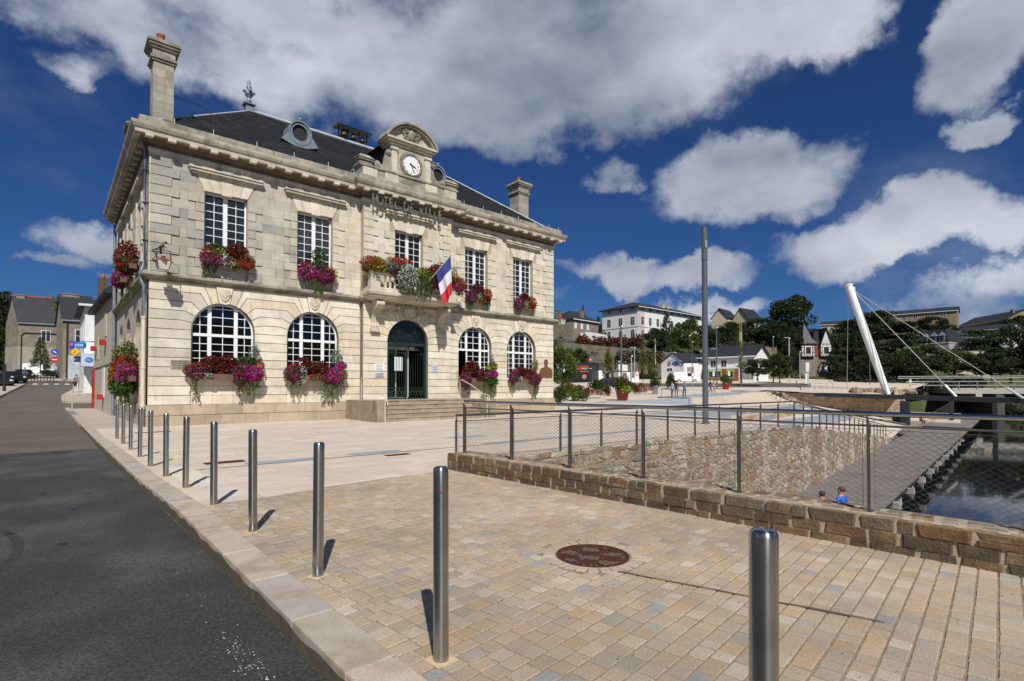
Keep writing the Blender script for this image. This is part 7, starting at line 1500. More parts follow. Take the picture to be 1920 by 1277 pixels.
# ================================================================== BUILDINGS AROUND
M_wframe = mat('window_frame_white', (.70, .70, .70), .5, namp=0); M_stone = mat('grey_stone_wall', (.24, .205, .16), .95, nscale=1.5, namp=.25, bump=.6, bscale=7, second=(.13, .11, .09), sscale=.8, samp=.5)
M_roofd = mat('dark_slate_roof', (.024, .026, .032), .6, nscale=.8, namp=.25, bump=.2, bscale=8, spec=.35); M_wwall = mat('white_render', (.72, .72, .70), .85, nscale=.5, namp=.06, streak=.15); M_crw = mat('cream_render', (.52, .44, .31), .9, nscale=.5, namp=.1)
def building(name, label, P0, P1, D, zb, H, roof, rh, wall, rmat=None, wins=(), chim=(), over=.35, cat='house', frame=None, sink=3.0, nv=None, gm=None):
    P0 = Vector((P0[0], P0[1], 0)); P1 = Vector((P1[0], P1[1], 0)); u = (P1 - P0); Wd = u.length; u.normalize(); n = Vector((-u.y, u.x, 0)) if nv is None else (Vector((nv[0] - P0.x, nv[1] - P0.y, 0)) / D); rmat = rmat or M_roofd
    b = thing(name, label, cat, (P0.x, P0.y, zb)); FFr = lambda s, d, z: tuple(P0 + u * s + n * d + Vector((0, 0, z))); FL = lambda s, d, z: tuple(P0 + u * d + n * s + Vector((0, 0, z))); FR_ = lambda s, d, z: tuple(P1 - u * d + n * s + Vector((0, 0, z)))
    mb = MB(); z1 = zb + H; o_ = over
    if roof == 'gablef': mb.fprism(FFr, [(0, zb - sink), (Wd, zb - sink), (Wd, z1), (Wd / 2, z1 + rh), (0, z1)], 0, D)
    elif roof == 'gable': mb.fprism(FL, [(0, zb - sink), (D, zb - sink), (D, z1), (D / 2, z1 + rh), (0, z1)], 0, Wd)
    else: mb.fbox(FFr, 0, Wd, 0, D, zb - sink, z1)
    mb.build('wall', wall, b); mb = MB(); t_ = .18
    if roof == 'gable':
        for s0, s1 in ((-o_, D / 2), (D + o_, D / 2)):
            za = z1 - o_ * rh / (D / 2); mb.fprism(FL, [(s0, za + .02), (s1, z1 + rh + .02), (s1, z1 + rh + t_ + .03), (s0, za + t_ + .02)], -o_, Wd + o_)
    elif roof == 'gablef':
        for s0, s1 in ((-o_, Wd / 2), (Wd + o_, Wd / 2)):
            za = z1 - o_ * rh / (Wd / 2); mb.fprism(FFr, [(s0, za + .02), (s1, z1 + rh + .02), (s1, z1 + rh + t_ + .03), (s0, za + t_ + .02)], -o_, D + o_)
    elif roof == 'hip':
        i_ = min(D / 2, Wd / 2 - .1); mb.add([FFr(-o_, -o_, z1), FFr(Wd + o_, -o_, z1), FFr(Wd + o_, D + o_, z1), FFr(-o_, D + o_, z1), FFr(i_, D / 2, z1 + rh), FFr(Wd - i_, D / 2, z1 + rh)], [(0, 1, 5, 4), (1, 2, 5), (2, 3, 4, 5), (3, 0, 4), (3, 2, 1, 0)]); mb.fbox(FFr, -o_, Wd + o_, -o_, D + o_, z1 - .22, z1 - .005)
    else: mb.fbox(FFr, -o_ * .3, Wd + o_ * .3, -o_ * .3, D + o_ * .3, z1 + .01, z1 + max(rh, .15))
    rf = mb.build('roof', rmat, b)
    if over > .1 and roof != 'flat': mg = MB(); mg.fbox(FFr, -o_, Wd + o_, -o_ - .14, -o_, z1 - .28, z1 - .08) if roof in ('gable', 'hip') else None; (mg.v and mg.build('gutter', gm or M_wframe, rf))
    for (cx, cd, cw, ch, cm) in chim: mb = MB(); zt = z1 + rh + ch; mb.fbox(FFr, cx - cw / 2, cx + cw / 2, cd - .35, cd + .35, z1, zt); mb.fbox(FFr, cx - cw / 2 - .08, cx + cw / 2 + .08, cd - .43, cd + .43, zt, zt + .12); mb.build('chimney', cm, rf)
    for wdef in wins:
        side, s_, z_, w_, h_, st = wdef; F = {'f': FFr, 'l': FL, 'r': FR_}[side]; zz = zb + z_; fm = frame or M_wframe; mb = MB()
        if st == 'arch': poly = [(s_ - w_ / 2, zz), (s_ + w_ / 2, zz)] + [(s_ + w_ / 2 * math.cos(R(a)), zz + h_ - w_ / 2 + w_ / 2 * math.sin(R(a))) for a in range(0, 181, 30)]
        else: poly = [(s_ - w_ / 2, zz), (s_ + w_ / 2, zz), (s_ + w_ / 2, zz + h_), (s_ - w_ / 2, zz + h_)]
        if st == 'door': mb.fprism(F, poly, -.05, .02); mb.build('door', mat('dark_door', (.04, .04, .045), .5), b); continue
        if st == 'shutter': mb.fprism(F, poly, -.05, .02); mb.build('shutter', mat('white_shutter', (.72, .73, .74), .6), b); continue
        mb.fprism(F, [(a * 1 + (a - s_) * .18, c + (.08 if c > zz + .1 else -.1)) for a, c in poly], -.05, .0); w = mb.build('window', fm, b); mb = MB(); mb.fprism(F, poly, -.075, -.045); mb.build('pane', M_darkglass, w); mb = MB()
        t2 = .035; mb.fbox(F, s_ - t2, s_ + t2, -.10, -.078, zz, zz + h_)
        if h_ > 1.2 and st != 'plain': mb.fbox(F, s_ - w_ / 2, s_ + w_ / 2, -.10, -.0785, zz + h_ * .62, zz + h_ * .62 + .05)
        mb.build('glazing_bar', fm, w)
    return b, FFr, FL, FR_
def gp(x, d): return lat(x, d)
# --- left street
xA, xB = gp(33, 82), gp(106, 84.6)
b, FFr, FL, FR_ = building('stone_house', 'stone house with big slate roof and red ridge at the end of the street', xA, xB, 7, 3.5, 8.25, 'gable', 4.2, M_stone, wins=[('l', 2.0, 1.0, .35, 1.6, 'shutter'), ('l', 3.6, 1.0, .35, 1.6, 'shutter'), ('l', 5.2, 1.0, .35, 1.6, 'shutter'), ('f', 3.2, 5.4, 1.0, 1.6, 'plain')], over=.15, chim=[(.9, 3.5, 1.0, .3, M_stone)], nv=gp(9, 86), gm=M_zinc)
Wd = (Vector(xB) - Vector(xA)).length
mb = MB(); mb.fbox(FFr, -.03, Wd + .02, -.05, 0, 3.0, 7.9); mb.fprism(FL, [(0, 3), (7, 3), (7, 8.0), (0, 8.0)], -.05, 0); mb.build('render_patch', mat('old_grey_render', (.33, .30, .245), .95, nscale=.8, namp=.15, streak=.3), b)
mb = MB(); mb.fbox(FFr, -.2, Wd + .2, 3.35, 3.65, 16.1, 16.3); mb.build('ridge_tiles', mat('red_ridge_tile', (.42, .07, .03), .8), b); mb = MB(); mb.tube([FFr(.3, -.1, 3.2), FFr(.3, -.1, 9.7), FFr(.7, -.1, 10.1), FFr(Wd, -.1, 10.1)], .08, 6); mb.build('downpipe', M_black, b)
xA, xB = gp(116, 76), gp(176, 78)
b, FFr, FL, FR_ = building('stone_house', 'old stone house with white window and slate roof left of the white bank building', xA, xB, 8.5, 3.0, 8.4, 'gable', 3.9, M_stone, wins=[('f', 2.0, 4.6, 1.1, 2.3, 'w')], over=.2, chim=[(1.2, 4.2, 2.2, .2, M_stone)], nv=gp(104, 82), gm=M_zinc)
mb = MB(); mb.fbox(FFr, .6, 2.2, -.06, 0, 2.4, 6.2); mb.build('shop_front', M_lead, b); mb = MB(); mb.tube([FFr(.5, -.12, 2.2), FFr(.5, -.12, 11.2)], .09, 6); mb.build('downpipe', M_black, b)
b, FFr, FL, FR_ = building('bank_building', 'white rendered bank building with overhanging first floor beside the side street', (2.25, 64.2), (12, 64.2), 12, .9, 8.6, 'hip', 2.2, M_wwall, wins=[('f', .7, 5.0, .5, 2.6, 'shutter'), ('l', 2.5, 5.0, .9, 1.6, 'w'), ('l', 6, 5.0, .9, 1.6, 'w')], over=.5)
mb = MB(); mb.box(1.95, 6, 61.8, 64.19, 3.5, 4.7); mb.build('canopy', mat('bank_canopy', (.50, .56, .66), .6), b)
mb = MB(); mb.box(2.3, 6, 64.0, 64.18, 1.0, 3.48); mb.build('recessed_front', mat('white_panel', (.70, .71, .70), .6), b)
for (x0, x1, zc_, nm) in ((.25, 1.7, 6.55, 'a'),):
    pass
def VF(p): return lambda a, d_, z: (p.x + RT.x * a + FW0.x * d_, p.y + RT.y * a + FW0.y * d_, p.z + z)
RV = Matrix.Rotation(math.atan2(RT.y, RT.x), 4, 'Z') @ Matrix.Rotation(math.pi / 2, 4, 'X')
def vtext(txt, size, m_, par, F_, a, d_, z, nm='letters'):
    me = text_mesh(txt, size, .008, m_, nm); o = link(nm, me, par); o.matrix_local = Matrix.Translation(Vector(F_(a, d_, z)) - wpos(par)) @ RV; return o
p = at(145, 647, 46); F_ = VF(p); sgn = thing('projecting_sign', 'blue and purple projecting bank sign with white letters above the side street', 'sign', tuple(p)); MB().fbox(F_, -.62, -.2, -.08, .08, -.32, .32).build('purple_panel', mat('purple_sign', (.06, .03, .42), .5, namp=0), sgn)
mb = MB(); mb.fprism(F_, [(-.19, -.26), (.55, -.30), (.68, -.2), (.72, 0), (.68, .2), (.55, .27), (-.19, .24)], -.09, .09); mb.build('blue_panel', mat('blue_sign', (.01, .22, .55), .5, namp=0), sgn)
mb = MB(); disc(mb, F_, -.41, -.1, -.08, .06, .14, 12); mb.build('pink_emblem', mat('pink_emblem', (.65, .10, .25), .5, namp=0), sgn); vtext('arkéa', .32, M_white, sgn, F_, .22, -.10, -.1)
MB().beam(F_(-.1, 0, .36), F_(1.2, 1.5, .36), .05).build('arm', M_black, sgn)
p = at(140.5, 660, 45.6); F_ = VF(p); sgn = thing('diamond_sign', 'yellow diamond tobacconist sign with an orange carrot shape', 'sign', tuple(p)); MB().fprism(F_, [(-.43, 0), (0, .36), (.43, 0), (0, -.34)], 0, .12).build('panel', mat('yellow_sign', (.72, .50, .02), .5, namp=0), sgn); MB().fprism(F_, [(-.13, -.16), (-.15, -.02), (.06, .2), (.1, .16), (.04, -.04)], -.02, 0).build('orange_mark', mat('orange_mark', (.75, .22, .01), .5, namp=0), sgn)
p = at(144, 674, 46); F_ = VF(p); sgn = thing('shop_sign', 'dark blue shop sign with white marks under the yellow diamond', 'sign', tuple(p)); MB().fbox(F_, -.25, .25, 0, .1, -.25, .28).build('panel', mat('navy_sign', (.06, .09, .16), .5, namp=0), sgn); MB().fbox(F_, -.2, .2, -.02, 0, 0, .1).fbox(F_, -.2, .2, -.02, 0, -.35, -.27).build('white_mark', M_white, sgn)
p = at(166, 675, 46.5); F_ = VF(p); sgn = thing('bank_sign', 'small rounded blue bank sign on the white canopy', 'sign', tuple(p)); MB().fprism(F_, [(.33 * math.cos(a), .25 * math.sin(a)) for a in [2 * math.pi * i / 14 for i in range(14)]], 0, .1).build('panel', MATS['blue_sign'], sgn); vtext('arkéa', .17, M_white, sgn, F_, 0, -.02, -.05)
# house adjoining the town hall on the street
ad = thing('street_house', 'beige rendered street house adjoining the town hall with white shutter and red flower holders', 'house', (2.6, 41, 0)); M_adj = mat('beige_render', (.46, .41, .34), .92, nscale=.8, namp=.1, streak=.2, bump=.15)
q = [(2.72, 39.45), (2.42, 52.4), (9, 52.4), (9, 39.45)]; MB().poly(q, -.6, 7.5).build('wall', M_adj, ad); mb = MB(); mb.add([(2.3, 39.45, 7.45), (2.0, 52.7, 7.45), (9, 52.7, 12.2), (9, 39.45, 12.2), (2.3, 39.45, 7.2), (2.0, 52.7, 7.2), (9, 52.7, 7.2), (9, 39.45, 7.2)], [(0, 1, 2, 3), (0, 1, 5, 4), (1, 2, 6, 5), (4, 5, 6, 7), (0, 3, 7, 4)]); mb.build('roof', M_slate, ad)
sx = lambda y: 2.72 - (y - 39.45) * .0232
def onside(y0, y1, z0, z1, m, nm, out=.04): mb = MB(); mb.poly([(sx(y0) - out, y0), (sx(y1) - out, y1), (sx(y1) + .02, y1), (sx(y0) + .02, y0)], z0, z1); return mb.build(nm, m, ad)
onside(43.2, 44.4, 4.9, 6.6, M_crw, 'window_reveal'); onside(48.5, 49.7, 3.6, 5.2, M_crw, 'window_reveal'); onside(44.2, 45.6, .9, 2.9, M_wframe, 'shutter'); onside(51.3, 52.2, -.1, 2.9, mat('red_paint', (.38, .015, .02), .5), 'red_door', .12); onside(39.6, 52.3, 3.0, 3.06, M_limed, 'string_band', .06)
for yy, zz in ((43.8, 4.35), (44.9, .75), (50.4, 4.3)): mb = MB(); mb.box(sx(yy) - .34, sx(yy) - .04, yy - .3, yy + .3, zz, zz + .34); mb.build('red_flower_holder', MATS['red_paint'], ad)
mb = MB(); mb.box(2.5, 3.1, 50, 50.9, 7.4, 9.7); mb.build('chimney', mat('brown_brick', (.10, .07, .055), .9, namp=.2), ad); MB().lathe((2.8, 50.45, 9.7), [(.14, 0), (.12, .4), (0, .42)], 8).build('chimney_pot', M_pot, ad)
# --- signs and street things at the left
def post_sign(label, x, y, z0, discs):
    s = thing('road_sign', label, 'road sign', (x, y, z0)); MB().tube([(x, y, z0), (x, y, z0 + 3.3)], .04, 6).build('post', M_lead, s)
    for zc_, m_, bar in discs:
        F_ = FF(y - .05); mb = MB(); disc(mb, F_, x, -.03, 0, z0 + zc_, .42, 16); dd2 = mb.build('sign_disc', m_, s); mb = MB(); mb.fbox(F_, x - .26, x + .26, -.04, -.03, z0 + zc_ - .07, z0 + zc_ + .07) if bar else mb.fprism(F_, [(x - .22, z0 + zc_ + .14), (x - .05, z0 + zc_ + .14), (x + .22, z0 + zc_ - .16), (x + .05, z0 + zc_ - .16)], -.04, -.03); mb.build('sign_mark', M_white, dd2)
p = at(102, 704, 72); post_sign('no entry sign under a round blue sign at the street end', p.x, p.y, p.z, [(2.15, mat('sign_red', (.5, .02, .02), .5, namp=0), True), (3.2, mat('sign_blue', (.02, .08, .45), .5, namp=0), False)])
mb = MB(); x_, y_ = 1.05, 47.5; tag(mb.tube([(x_, y_, zs(y_)), (x_, y_, zs(y_) + 1.05)], .04, 8).build('post', M_lead, origin=(x_, y_, 0)), 'thin pale post at the corner of the pavement', 'post')
# --- vehicles
def vehicle(name, label, cat, loc, rz, L, Wv, H, prof, glass, paint):
    v = thing(name, label, cat, (0, 0, 0)); F_ = lambda s, d, z: (s - L / 2, d - Wv / 2, z)
    mb = MB(); n = len(prof); ins_ = [(s_, z) for s_, z in prof]; yb = [.0, .06, Wv - .06, Wv]
    vs = [];
    for d in yb:
        k = 0 if 0 < d < Wv else .035; vs += [F_(L / 2 + (s_ - L / 2) * (1 - k), d + (.16 * max(0, z - H * .6) / (H * .4) * (1 if d < Wv / 2 else -1)), z - (k if z > H * .5 else 0)) for s_, z in prof]
    fs = [tuple(range(n)), tuple(range(4 * n - 1, 3 * n - 1, -1))] + [(r_ * n + i, r_ * n + (i + 1) % n, (r_ + 1) * n + (i + 1) % n, (r_ + 1) * n + i) for r_ in range(3) for i in range(n)]
    mb.add(vs, fs); mb.build('body', paint, v)
    for g in glass:
        for d0, d1 in ((-.015, .03), (Wv - .03, Wv + .015)):
            mb = MB(); vs = [F_(s_, d_ + (.16 * max(0, z - H * .6) / (H * .4) * (1 if d0 < Wv / 2 else -1)) + (.0), z) for d_ in (d0, d1) for s_, z in g]; m_ = len(g)
            mb.add(vs, [tuple(range(m_)), tuple(range(2 * m_ - 1, m_ - 1, -1))] + [(i, (i + 1) % m_, m_ + (i + 1) % m_, m_ + i) for i in range(m_)]); mb.build('side_window', M_darkglass, v)
    for sx_ in (.2 * L, .8 * L):
        for d in (.02, Wv - .02):
            mb = MB(); mb.tube([F_(sx_, d - .1, .32), F_(sx_, d + .1, .32)], .32, 14); w = mb.build('wheel', mat('tyre', (.015, .015, .016), .9), v); mb = MB(); mb.tube([F_(sx_, d - .112, .32), F_(sx_, d + .112, .32)], .18, 10); mb.build('rim', M_lead, w)
    for s_ in (-.01, L - .05):
        for d in (.18, Wv - .42): MB().box(s_ - L / 2, s_ + .06 - L / 2, d - Wv / 2, d + .26 - Wv / 2, .62, .78).build('headlight' if s_ < 0 else 'tail_light', mat('lamp_white', (.7, .7, .68), .2) if s_ < 0 else MATS['red_paint'], v)
    v.location = loc; v.rotation_euler.z = rz; return v
CARP = [(0, .3), (.02, .62), (.25, .82), (1.15, .95), (1.85, 1.42), (3.1, 1.46), (3.85, 1.05), (4.2, .98), (4.25, .35), (3.9, .22), (.3, .22)]
CARG = [[(1.3, .97), (1.92, 1.36), (2.5, 1.40), (2.5, .98)], [(2.58, .98), (2.58, 1.40), (3.05, 1.40), (3.6, 1.02)]]
VANP = [(0, .3), (.02, .8), (.4, 1.05), (.95, 1.15), (1.5, 1.85), (1.7, 1.95), (4.6, 1.97), (4.72, 1.8), (4.75, .35), (4.4, .22), (.3, .22)]
VANG = [[(1.05, 1.2), (1.55, 1.8), (2.2, 1.8), (2.2, 1.15)]]
M_cdark = mat('dark_car_paint', (.012, .014, .018), .25, namp=0); M_cwhite = mat('white_car_paint', (.75, .76, .78), .3, namp=0)
for i, (xp, yb, d, rz, lb) in enumerate([(22, 712, 66, 1.9, 'dark car parked at the left side of the street'), (-6, 715, 58, 1.9, 'dark car parked at the left picture edge'), (44, 708, 74, 1.75, 'dark car farthest up the left side of the street')]):
    x, y = lat(xp, d); vehicle('parked_car', lb, 'car', (x, y, zs(y) - .12), rz, 4.25, 1.75, 1.46, CARP, CARG, M_cdark).__setitem__('group', 'dark cars parked at the left of the street')
x, y = lat(83, 80); vehicle('white_van', 'white van parked in front of the stone house at the street end', 'van', (x, y, zs(y) + .1), math.pi - .4, 4.75, 1.9, 1.97, VANP, VANG, M_cwhite)
x, y = lat(1138, 80); vehicle('parked_car', 'dark car behind the slender ornamental tree on the far road', 'car', (x, y, zp(x, y)), -.6, 4.25, 1.75, 1.46, CARP, CARG, M_cdark)
x, y = lat(1285, 98); vehicle('white_van', 'white van standing at the garage door', 'van', (x, y, zp(x, y) - .2), 2.4, 4.75, 1.9, 1.97, VANP, VANG, M_cwhite)
# fence / hedge in front of the van
x0, y0 = lat(52, 68); x1, y1 = lat(100, 70); f_ = thing('chain_fence', 'low green metal fence along the far pavement', 'fence', (x0, y0, zs(y0))); mb = MB()
for i in range(9): t_ = i / 8; x, y = x0 + (x1 - x0) * t_, y0 + (y1 - y0) * t_; MB().tube([(x, y, zs(y)), (x, y, zs(y) + 1.0)], .04, 6).build('fence_post', M_green, f_)
mb.beam((x0, y0, zs(y0) + .95), (x1, y1, zs(y1) + .95), .05); mb.beam((x0, y0, zs(y0) + .5), (x1, y1, zs(y1) + .5), .04); mb.build('fence_rail', M_green, f_)
tpx('hedge', 'dark green hedge beside the no entry sign', 'bush', 88, 706, 688, 30, 71, tint=DK, cat='hedge', trunk=False)
x, y = lat(8, 50); MB_ = MB(); tag(MB_.tube([(x, y, zs(y) - .1), (x, y, zs(y) + 2.6)], .12, 8).build('gate_pillar', M_black, origin=(x, y, 0)), 'dark pillar at the left picture edge', 'pillar')
# --- right side buildings
def PQ(x0, d0, x1, d1): return gp(x0, d0), gp(x1, d1)
def zat(x, y, d): return at(x, y, d).z
A, B = PQ(1197, 150, 1316, 172); zb = zat(1197, 634, 150); D_ = 13
W_ = (Vector(B) - Vector(A)).length
wl = []
for i in range(9):
    s_ = 2.0 + i * (W_ - 4) / 8; wl += [('f', s_, .3, 1.2, 2.6, 'arch'), ('f', s_, 4.6, 1.2, 2.5, 'w'), ('f', s_, 9.2, 1.0, 1.0, 'plain')]
for i in range(3): s_ = 1.8 + i * 4.3; wl += [('l', s_, .3, 1.2, 2.8, 'arch'), ('l', s_, 4.6, 1.2, 2.5, 'w'), ('l', s_, 9.2, 1.0, 1.0, 'plain')]
hh = zat(1197, 574, 150) - zb
b, FFr, FL, FR_ = building('white_institution', 'large white three-storey institution with slate hip roof on the hill', A, B, D_, zb, hh, 'hip', 2.6, M_wwall, wins=[(a, s_, z / 10.4 * hh, w, h / 10.4 * hh, st_) for a, s_, z, w, h, st_ in wl], over=.8, cat='building', chim=[(W_ * .58, 5, 1.2, .2, M_crw), (W_ * .66, 5, 1.2, .2, M_crw)])
mb = MB(); mb.fbox(FFr, -.06, W_ + .06, -.09, 0, zb + hh * .36, zb + hh * .36 + .18); mb.fbox(FL, -.06, D_, -.09, 0, zb + hh * .36, zb + hh * .36 + .18); mb.fbox(FFr, -.06, W_ + .06, -.12, 0, zb + hh * .86, zb + hh * .86 + .25); mb.fbox(FL, -.06, D_, -.12, 0, zb + hh * .86, zb + hh * .86 + .25); mb.build('string_band', M_lead, b)
mb = MB(); mb.fbox(FFr, .15, 3.0, -.03, 0, zb + .1, zb + hh * .85); mb.build('red_stained_corner', mat('red_stained_render', (.58, .44, .40), .9, nscale=.5, namp=.2), b)
A, B = PQ(1075, 132, 1122, 140); zb = zat(1085, 634, 132)
building('stone_house', 'brown stone house with white shutters and tall chimney on the hill', A, B, 8, zb, zat(1085, 597, 132) - zb, 'hip', 2.8, M_stone, wins=[('f', 1.0, 2.5, .9, 1.4, 'shutter'), ('f', 3.6, 2.5, .9, 1.4, 'shutter'), ('f', 6.2, 2.5, .9, 1.4, 'shutter'), ('f', 3.6, .2, .9, 1.4, 'shutter')], chim=[(4.9, 1.0, 1.2, -.3, mat('chimney_brick', (.22, .13, .09), .9)), (.6, 5, 1.6, -.4, MATS['chimney_brick'])])
A, B = PQ(1100, 128, 1140, 136); zb = zat(1110, 640, 128); mb = MB(); mb.obox(A, B, .5, zb - 3, zat(1110, 622, 128)); tag(mb.build('garden_wall', M_wwall, origin=(A[0], A[1], zb)), 'pale rendered garden wall left of the white institution', 'wall')
# pizza kiosk
A, B = PQ(1068, 96, 1110, 94); zb = zat(1088, 714, 95); M_kiosk = mat('dark_kiosk_panel', (.025, .03, .04), .5)
b, FFr, FL, FR_ = building('takeaway_kiosk', 'dark pizza takeaway kiosk with orange strips and white lettering', A, B, 4, zb, zat(1088, 682, 95) - zb, 'flat', .2, M_kiosk, rmat=M_kiosk, over=.1, cat='kiosk', sink=1)
Wk = (Vector(B) - Vector(A)).length; M_or = mat('orange_strip', (.62, .10, .03), .5, namp=0)
zk = lambda y: zat(1088, y, 95)
MB().fbox(FFr, Wk * .12, Wk * .88, -.08, 0, zk(687.5), zk(686)).build('orange_strip', M_or, b); MB().fbox(FFr, Wk * .1, Wk * .86, -.08, 0, zk(698), zk(695.8)).build('orange_strip', M_or, b)
MB().fbox(FFr, 0, Wk * .14, -.06, 0, zk(691.6), zk(690.8)).fbox(FFr, Wk * .87, Wk, -.06, 0, zk(691.6), zk(690.8)).build('white_strip', M_white, b)
mb = MB(); disc(mb, FFr, Wk * .47, -.1, 0, zk(691.5), .28, 16); mb.build('round_emblem', MATS['sign_red'], b); mb = MB(); disc(mb, FFr, Wk * .67, -.1, 0, zk(706.5), .42, 16); mb.build('round_poster', mat('pale_red_poster', (.62, .22, .18), .5), b)
uu = (Vector(B) - Vector(A)).normalized(); ang_ = math.atan2(uu.y, uu.x)
for tx, sx_ in (('PIZZA', .29), ('SPRINT', .67)):
    me = text_mesh(tx, .52, .01, M_white, 'lettering'); o = link('lettering', me, b); o.matrix_local = Matrix.Translation(Vector(FFr(Wk * sx_, -.07, zk(693))) - wpos(b)) @ Matrix.Rotation(ang_, 4, 'Z') @ Matrix.Rotation(math.pi / 2, 4, 'X') @ Matrix.Diagonal((.82, 1, 1, 1))
MB().fbox(FFr, Wk * .15, Wk * .85, -.04, 0, zk(713), zk(699)).build('serving_window', M_darkglass, b)
p = at(1107, 674, 95); s = thing('round_sign', 'round dark red sign with white mark above the pizza kiosk', 'sign', tuple(p)); F_ = FF(p.y); mb = MB(); disc(mb, F_, p.x, 0, .15, p.z, .42, 16); mb.build('panel', MATS['sign_red'], s); mb = MB(); disc(mb, F_, p.x, -.03, 0, p.z - .05, .17, 10); mb.build('white_mark', M_white, s); MB().tube([(p.x, p.y + .1, p.z - .4), (p.x, p.y + .1, p.z - 3.6)], .05, 6).build('post', M_lead, s)
for (x0, x1, d, yb, yt_, lb, wn3) in [(1056, 1067, 95, 712, 682, 'narrow white building half hidden by the tree left of the pizza kiosk', []), (1117, 1146, 97, 709, 694, 'small white flat-roofed hut right of the pizza kiosk', [('f', 1.5, 1.0, .4, .5, 'plain')]), (1160, 1198, 96, 711, 697, 'low white building behind the round traffic sign', [('f', 1.2, .5, .7, .7, 'plain'), ('f', 2.8, .3, .8, 1.0, 'w')])]:
    A, B = PQ(x0, d, x1, d + 1); zb = zat((x0 + x1) / 2, yb, d); building('small_building', lb, A, B, 4, zb, zat((x0 + x1) / 2, yt_, d) - zb, 'flat', .15, M_wwall, wins=wn3, over=.2, sink=1)
A, B = PQ(1160, 108, 1245, 112); zb = zat(1200, 692, 110); building('long_shed', 'long low building with grey roof left of the garage', A, B, 6, zb, zat(1200, 677, 110) - zb, 'gable', 1.6, M_wwall, over=.3, cat='building')
# garage
A, B = PQ(1240, 104, 1282, 100); zb = zat(1262, 705, 102); h_ = zat(1262, 679, 102) - zb
b, FFr, FL, FR_ = building('garage', 'white garage with painted mural on its gable and a tall white chimney', A, B, 12, zb, h_, 'gablef', 1.65, M_wwall, over=.25, chim=[(1.0, 2.5, .9, .3, M_wwall)], cat='garage', wins=[('f', 2.0, 1.0, 1.1, .5, 'plain')])
Wg = (Vector(B) - Vector(A)).length
for nm, cc, P in (('mural_sky', (.32, .50, .66), [(.3, .64), (.82, .66), (.78, .78), (.32, .76)]), ('mural_blue_car', (.03, .07, .26), [(.48, .50), (.78, .52), (.76, .70), (.62, .69), (.55, .60), (.5, .60)]), ('mural_red', (.42, .10, .12), [(.27, .46), (.40, .46), (.44, .60), (.36, .66), (.3, .58)]), ('mural_white_car', (.7, .72, .8), [(.4, .5), (.48, .5), (.5, .62), (.42, .62)]), ('mural_green', (.03, .13, .09), [(.6, .44), (.78, .46), (.8, .52), (.6, .50)]), ('mural_panel', (.34, .30, .42), [(.8, .42), (1.0, .42), (1.0, .62), (.8, .62)])):
    MB().fprism(FFr, [(Wg * a, zb + h_ * (.05 + c * 1.5)) for a, c in P], -.05, 0).build(nm, mat(nm, cc, .7, namp=.1), b)
A, B = PQ(1283, 100, 1310, 100.5); zb2 = zat(1295, 707, 100); b, FFr, FL, FR_ = building('garage_annex', 'white annex with open garage door right of the mural gable', A, B, 10, zb2, zat(1295, 681, 100) - zb2, 'flat', .2, M_wwall, over=.1, cat='garage'); MB().fbox(FFr, .6, 2.0, -.04, 0, zb2, zb2 + 1.9).build('garage_door', mat('grey_door', (.22, .22, .23), .7), b)
# shop
A, B = PQ(1312, 104, 1413, 97); zb = zat(1360, 711, 100); h_ = zat(1360, 668, 100) - zb; M_brick = mat('red_brick', (.23, .065, .035), .9, nscale=2, namp=.2)
Ws = (Vector(B) - Vector(A)).length; wns = [('f', Ws * f_, h_ * .56, .9, 1.15, 'w') for f_ in (.27, .47, .95)] + [('f', Ws * .72, h_ * .56, 1.0, 1.5, 'shutter'), ('l', 2.5, h_ * .5, 1.2, 1.2, 'w')]
b, FFr, FL, FR_ = building('corner_shop', 'white-walled shop with dark roof, brick ground floor and green-framed display windows', A, B, 8, zb, h_, 'gable', 2.0, M_wwall, wins=wns, over=.5, cat='shop', chim=[(-.9, 3.5, .7, -.6, M_wwall), (1.4, 3.5, .9, -.3, M_wwall)])
MB().fbox(FFr, .05, Ws * .74, -.08, 0, zb - 1, zb + h_ * .46).build('brick_front', M_brick, b); M_lime_ = mat('green_fascia', (.22, .42, .06), .5)
for f0, f1 in ((.17, .43), (.52, .66)):
    mb = MB(); mb.fbox(FFr, Ws * f0, Ws * f1, -.12, -.08, zb + .2, zb + h_ * .44); w = mb.build('display_window', M_lime_, b); MB().fbox(FFr, Ws * f0 + .2, Ws * f1 - .2, -.14, -.12, zb + .35, zb + h_ * .34).build('pane', M_darkglass, w); MB().fbox(FFr, Ws * (f0 + f1) / 2 - .4, Ws * (f0 + f1) / 2, -.16, -.141, zb + .6, zb + 1.5).build('poster', M_white, w)
MB().fbox(FFr, Ws * .17, Ws * .43, -.16, -.12, zb + h_ * .38, zb + h_ * .44).build('fascia_sign', mat('pale_green_sign', (.42, .60, .42), .5), b)
MB().fprism(FL, [(1, zb + h_ * .5), (4.5, zb + h_ * .5), (4.5, zb + h_ * .95), (1, zb + h_ * .95)], -.1, 0).build('blue_banner', mat('blue_banner', (.10, .22, .45), .6), b)
MB().fbox(FFr, Ws * .8, Ws, -.06, 0, zb, zb + h_ * .42).build('tiled_front', mat('black_white_tiles', (.25, .25, .26), .6, nscale=3, namp=.9), b)
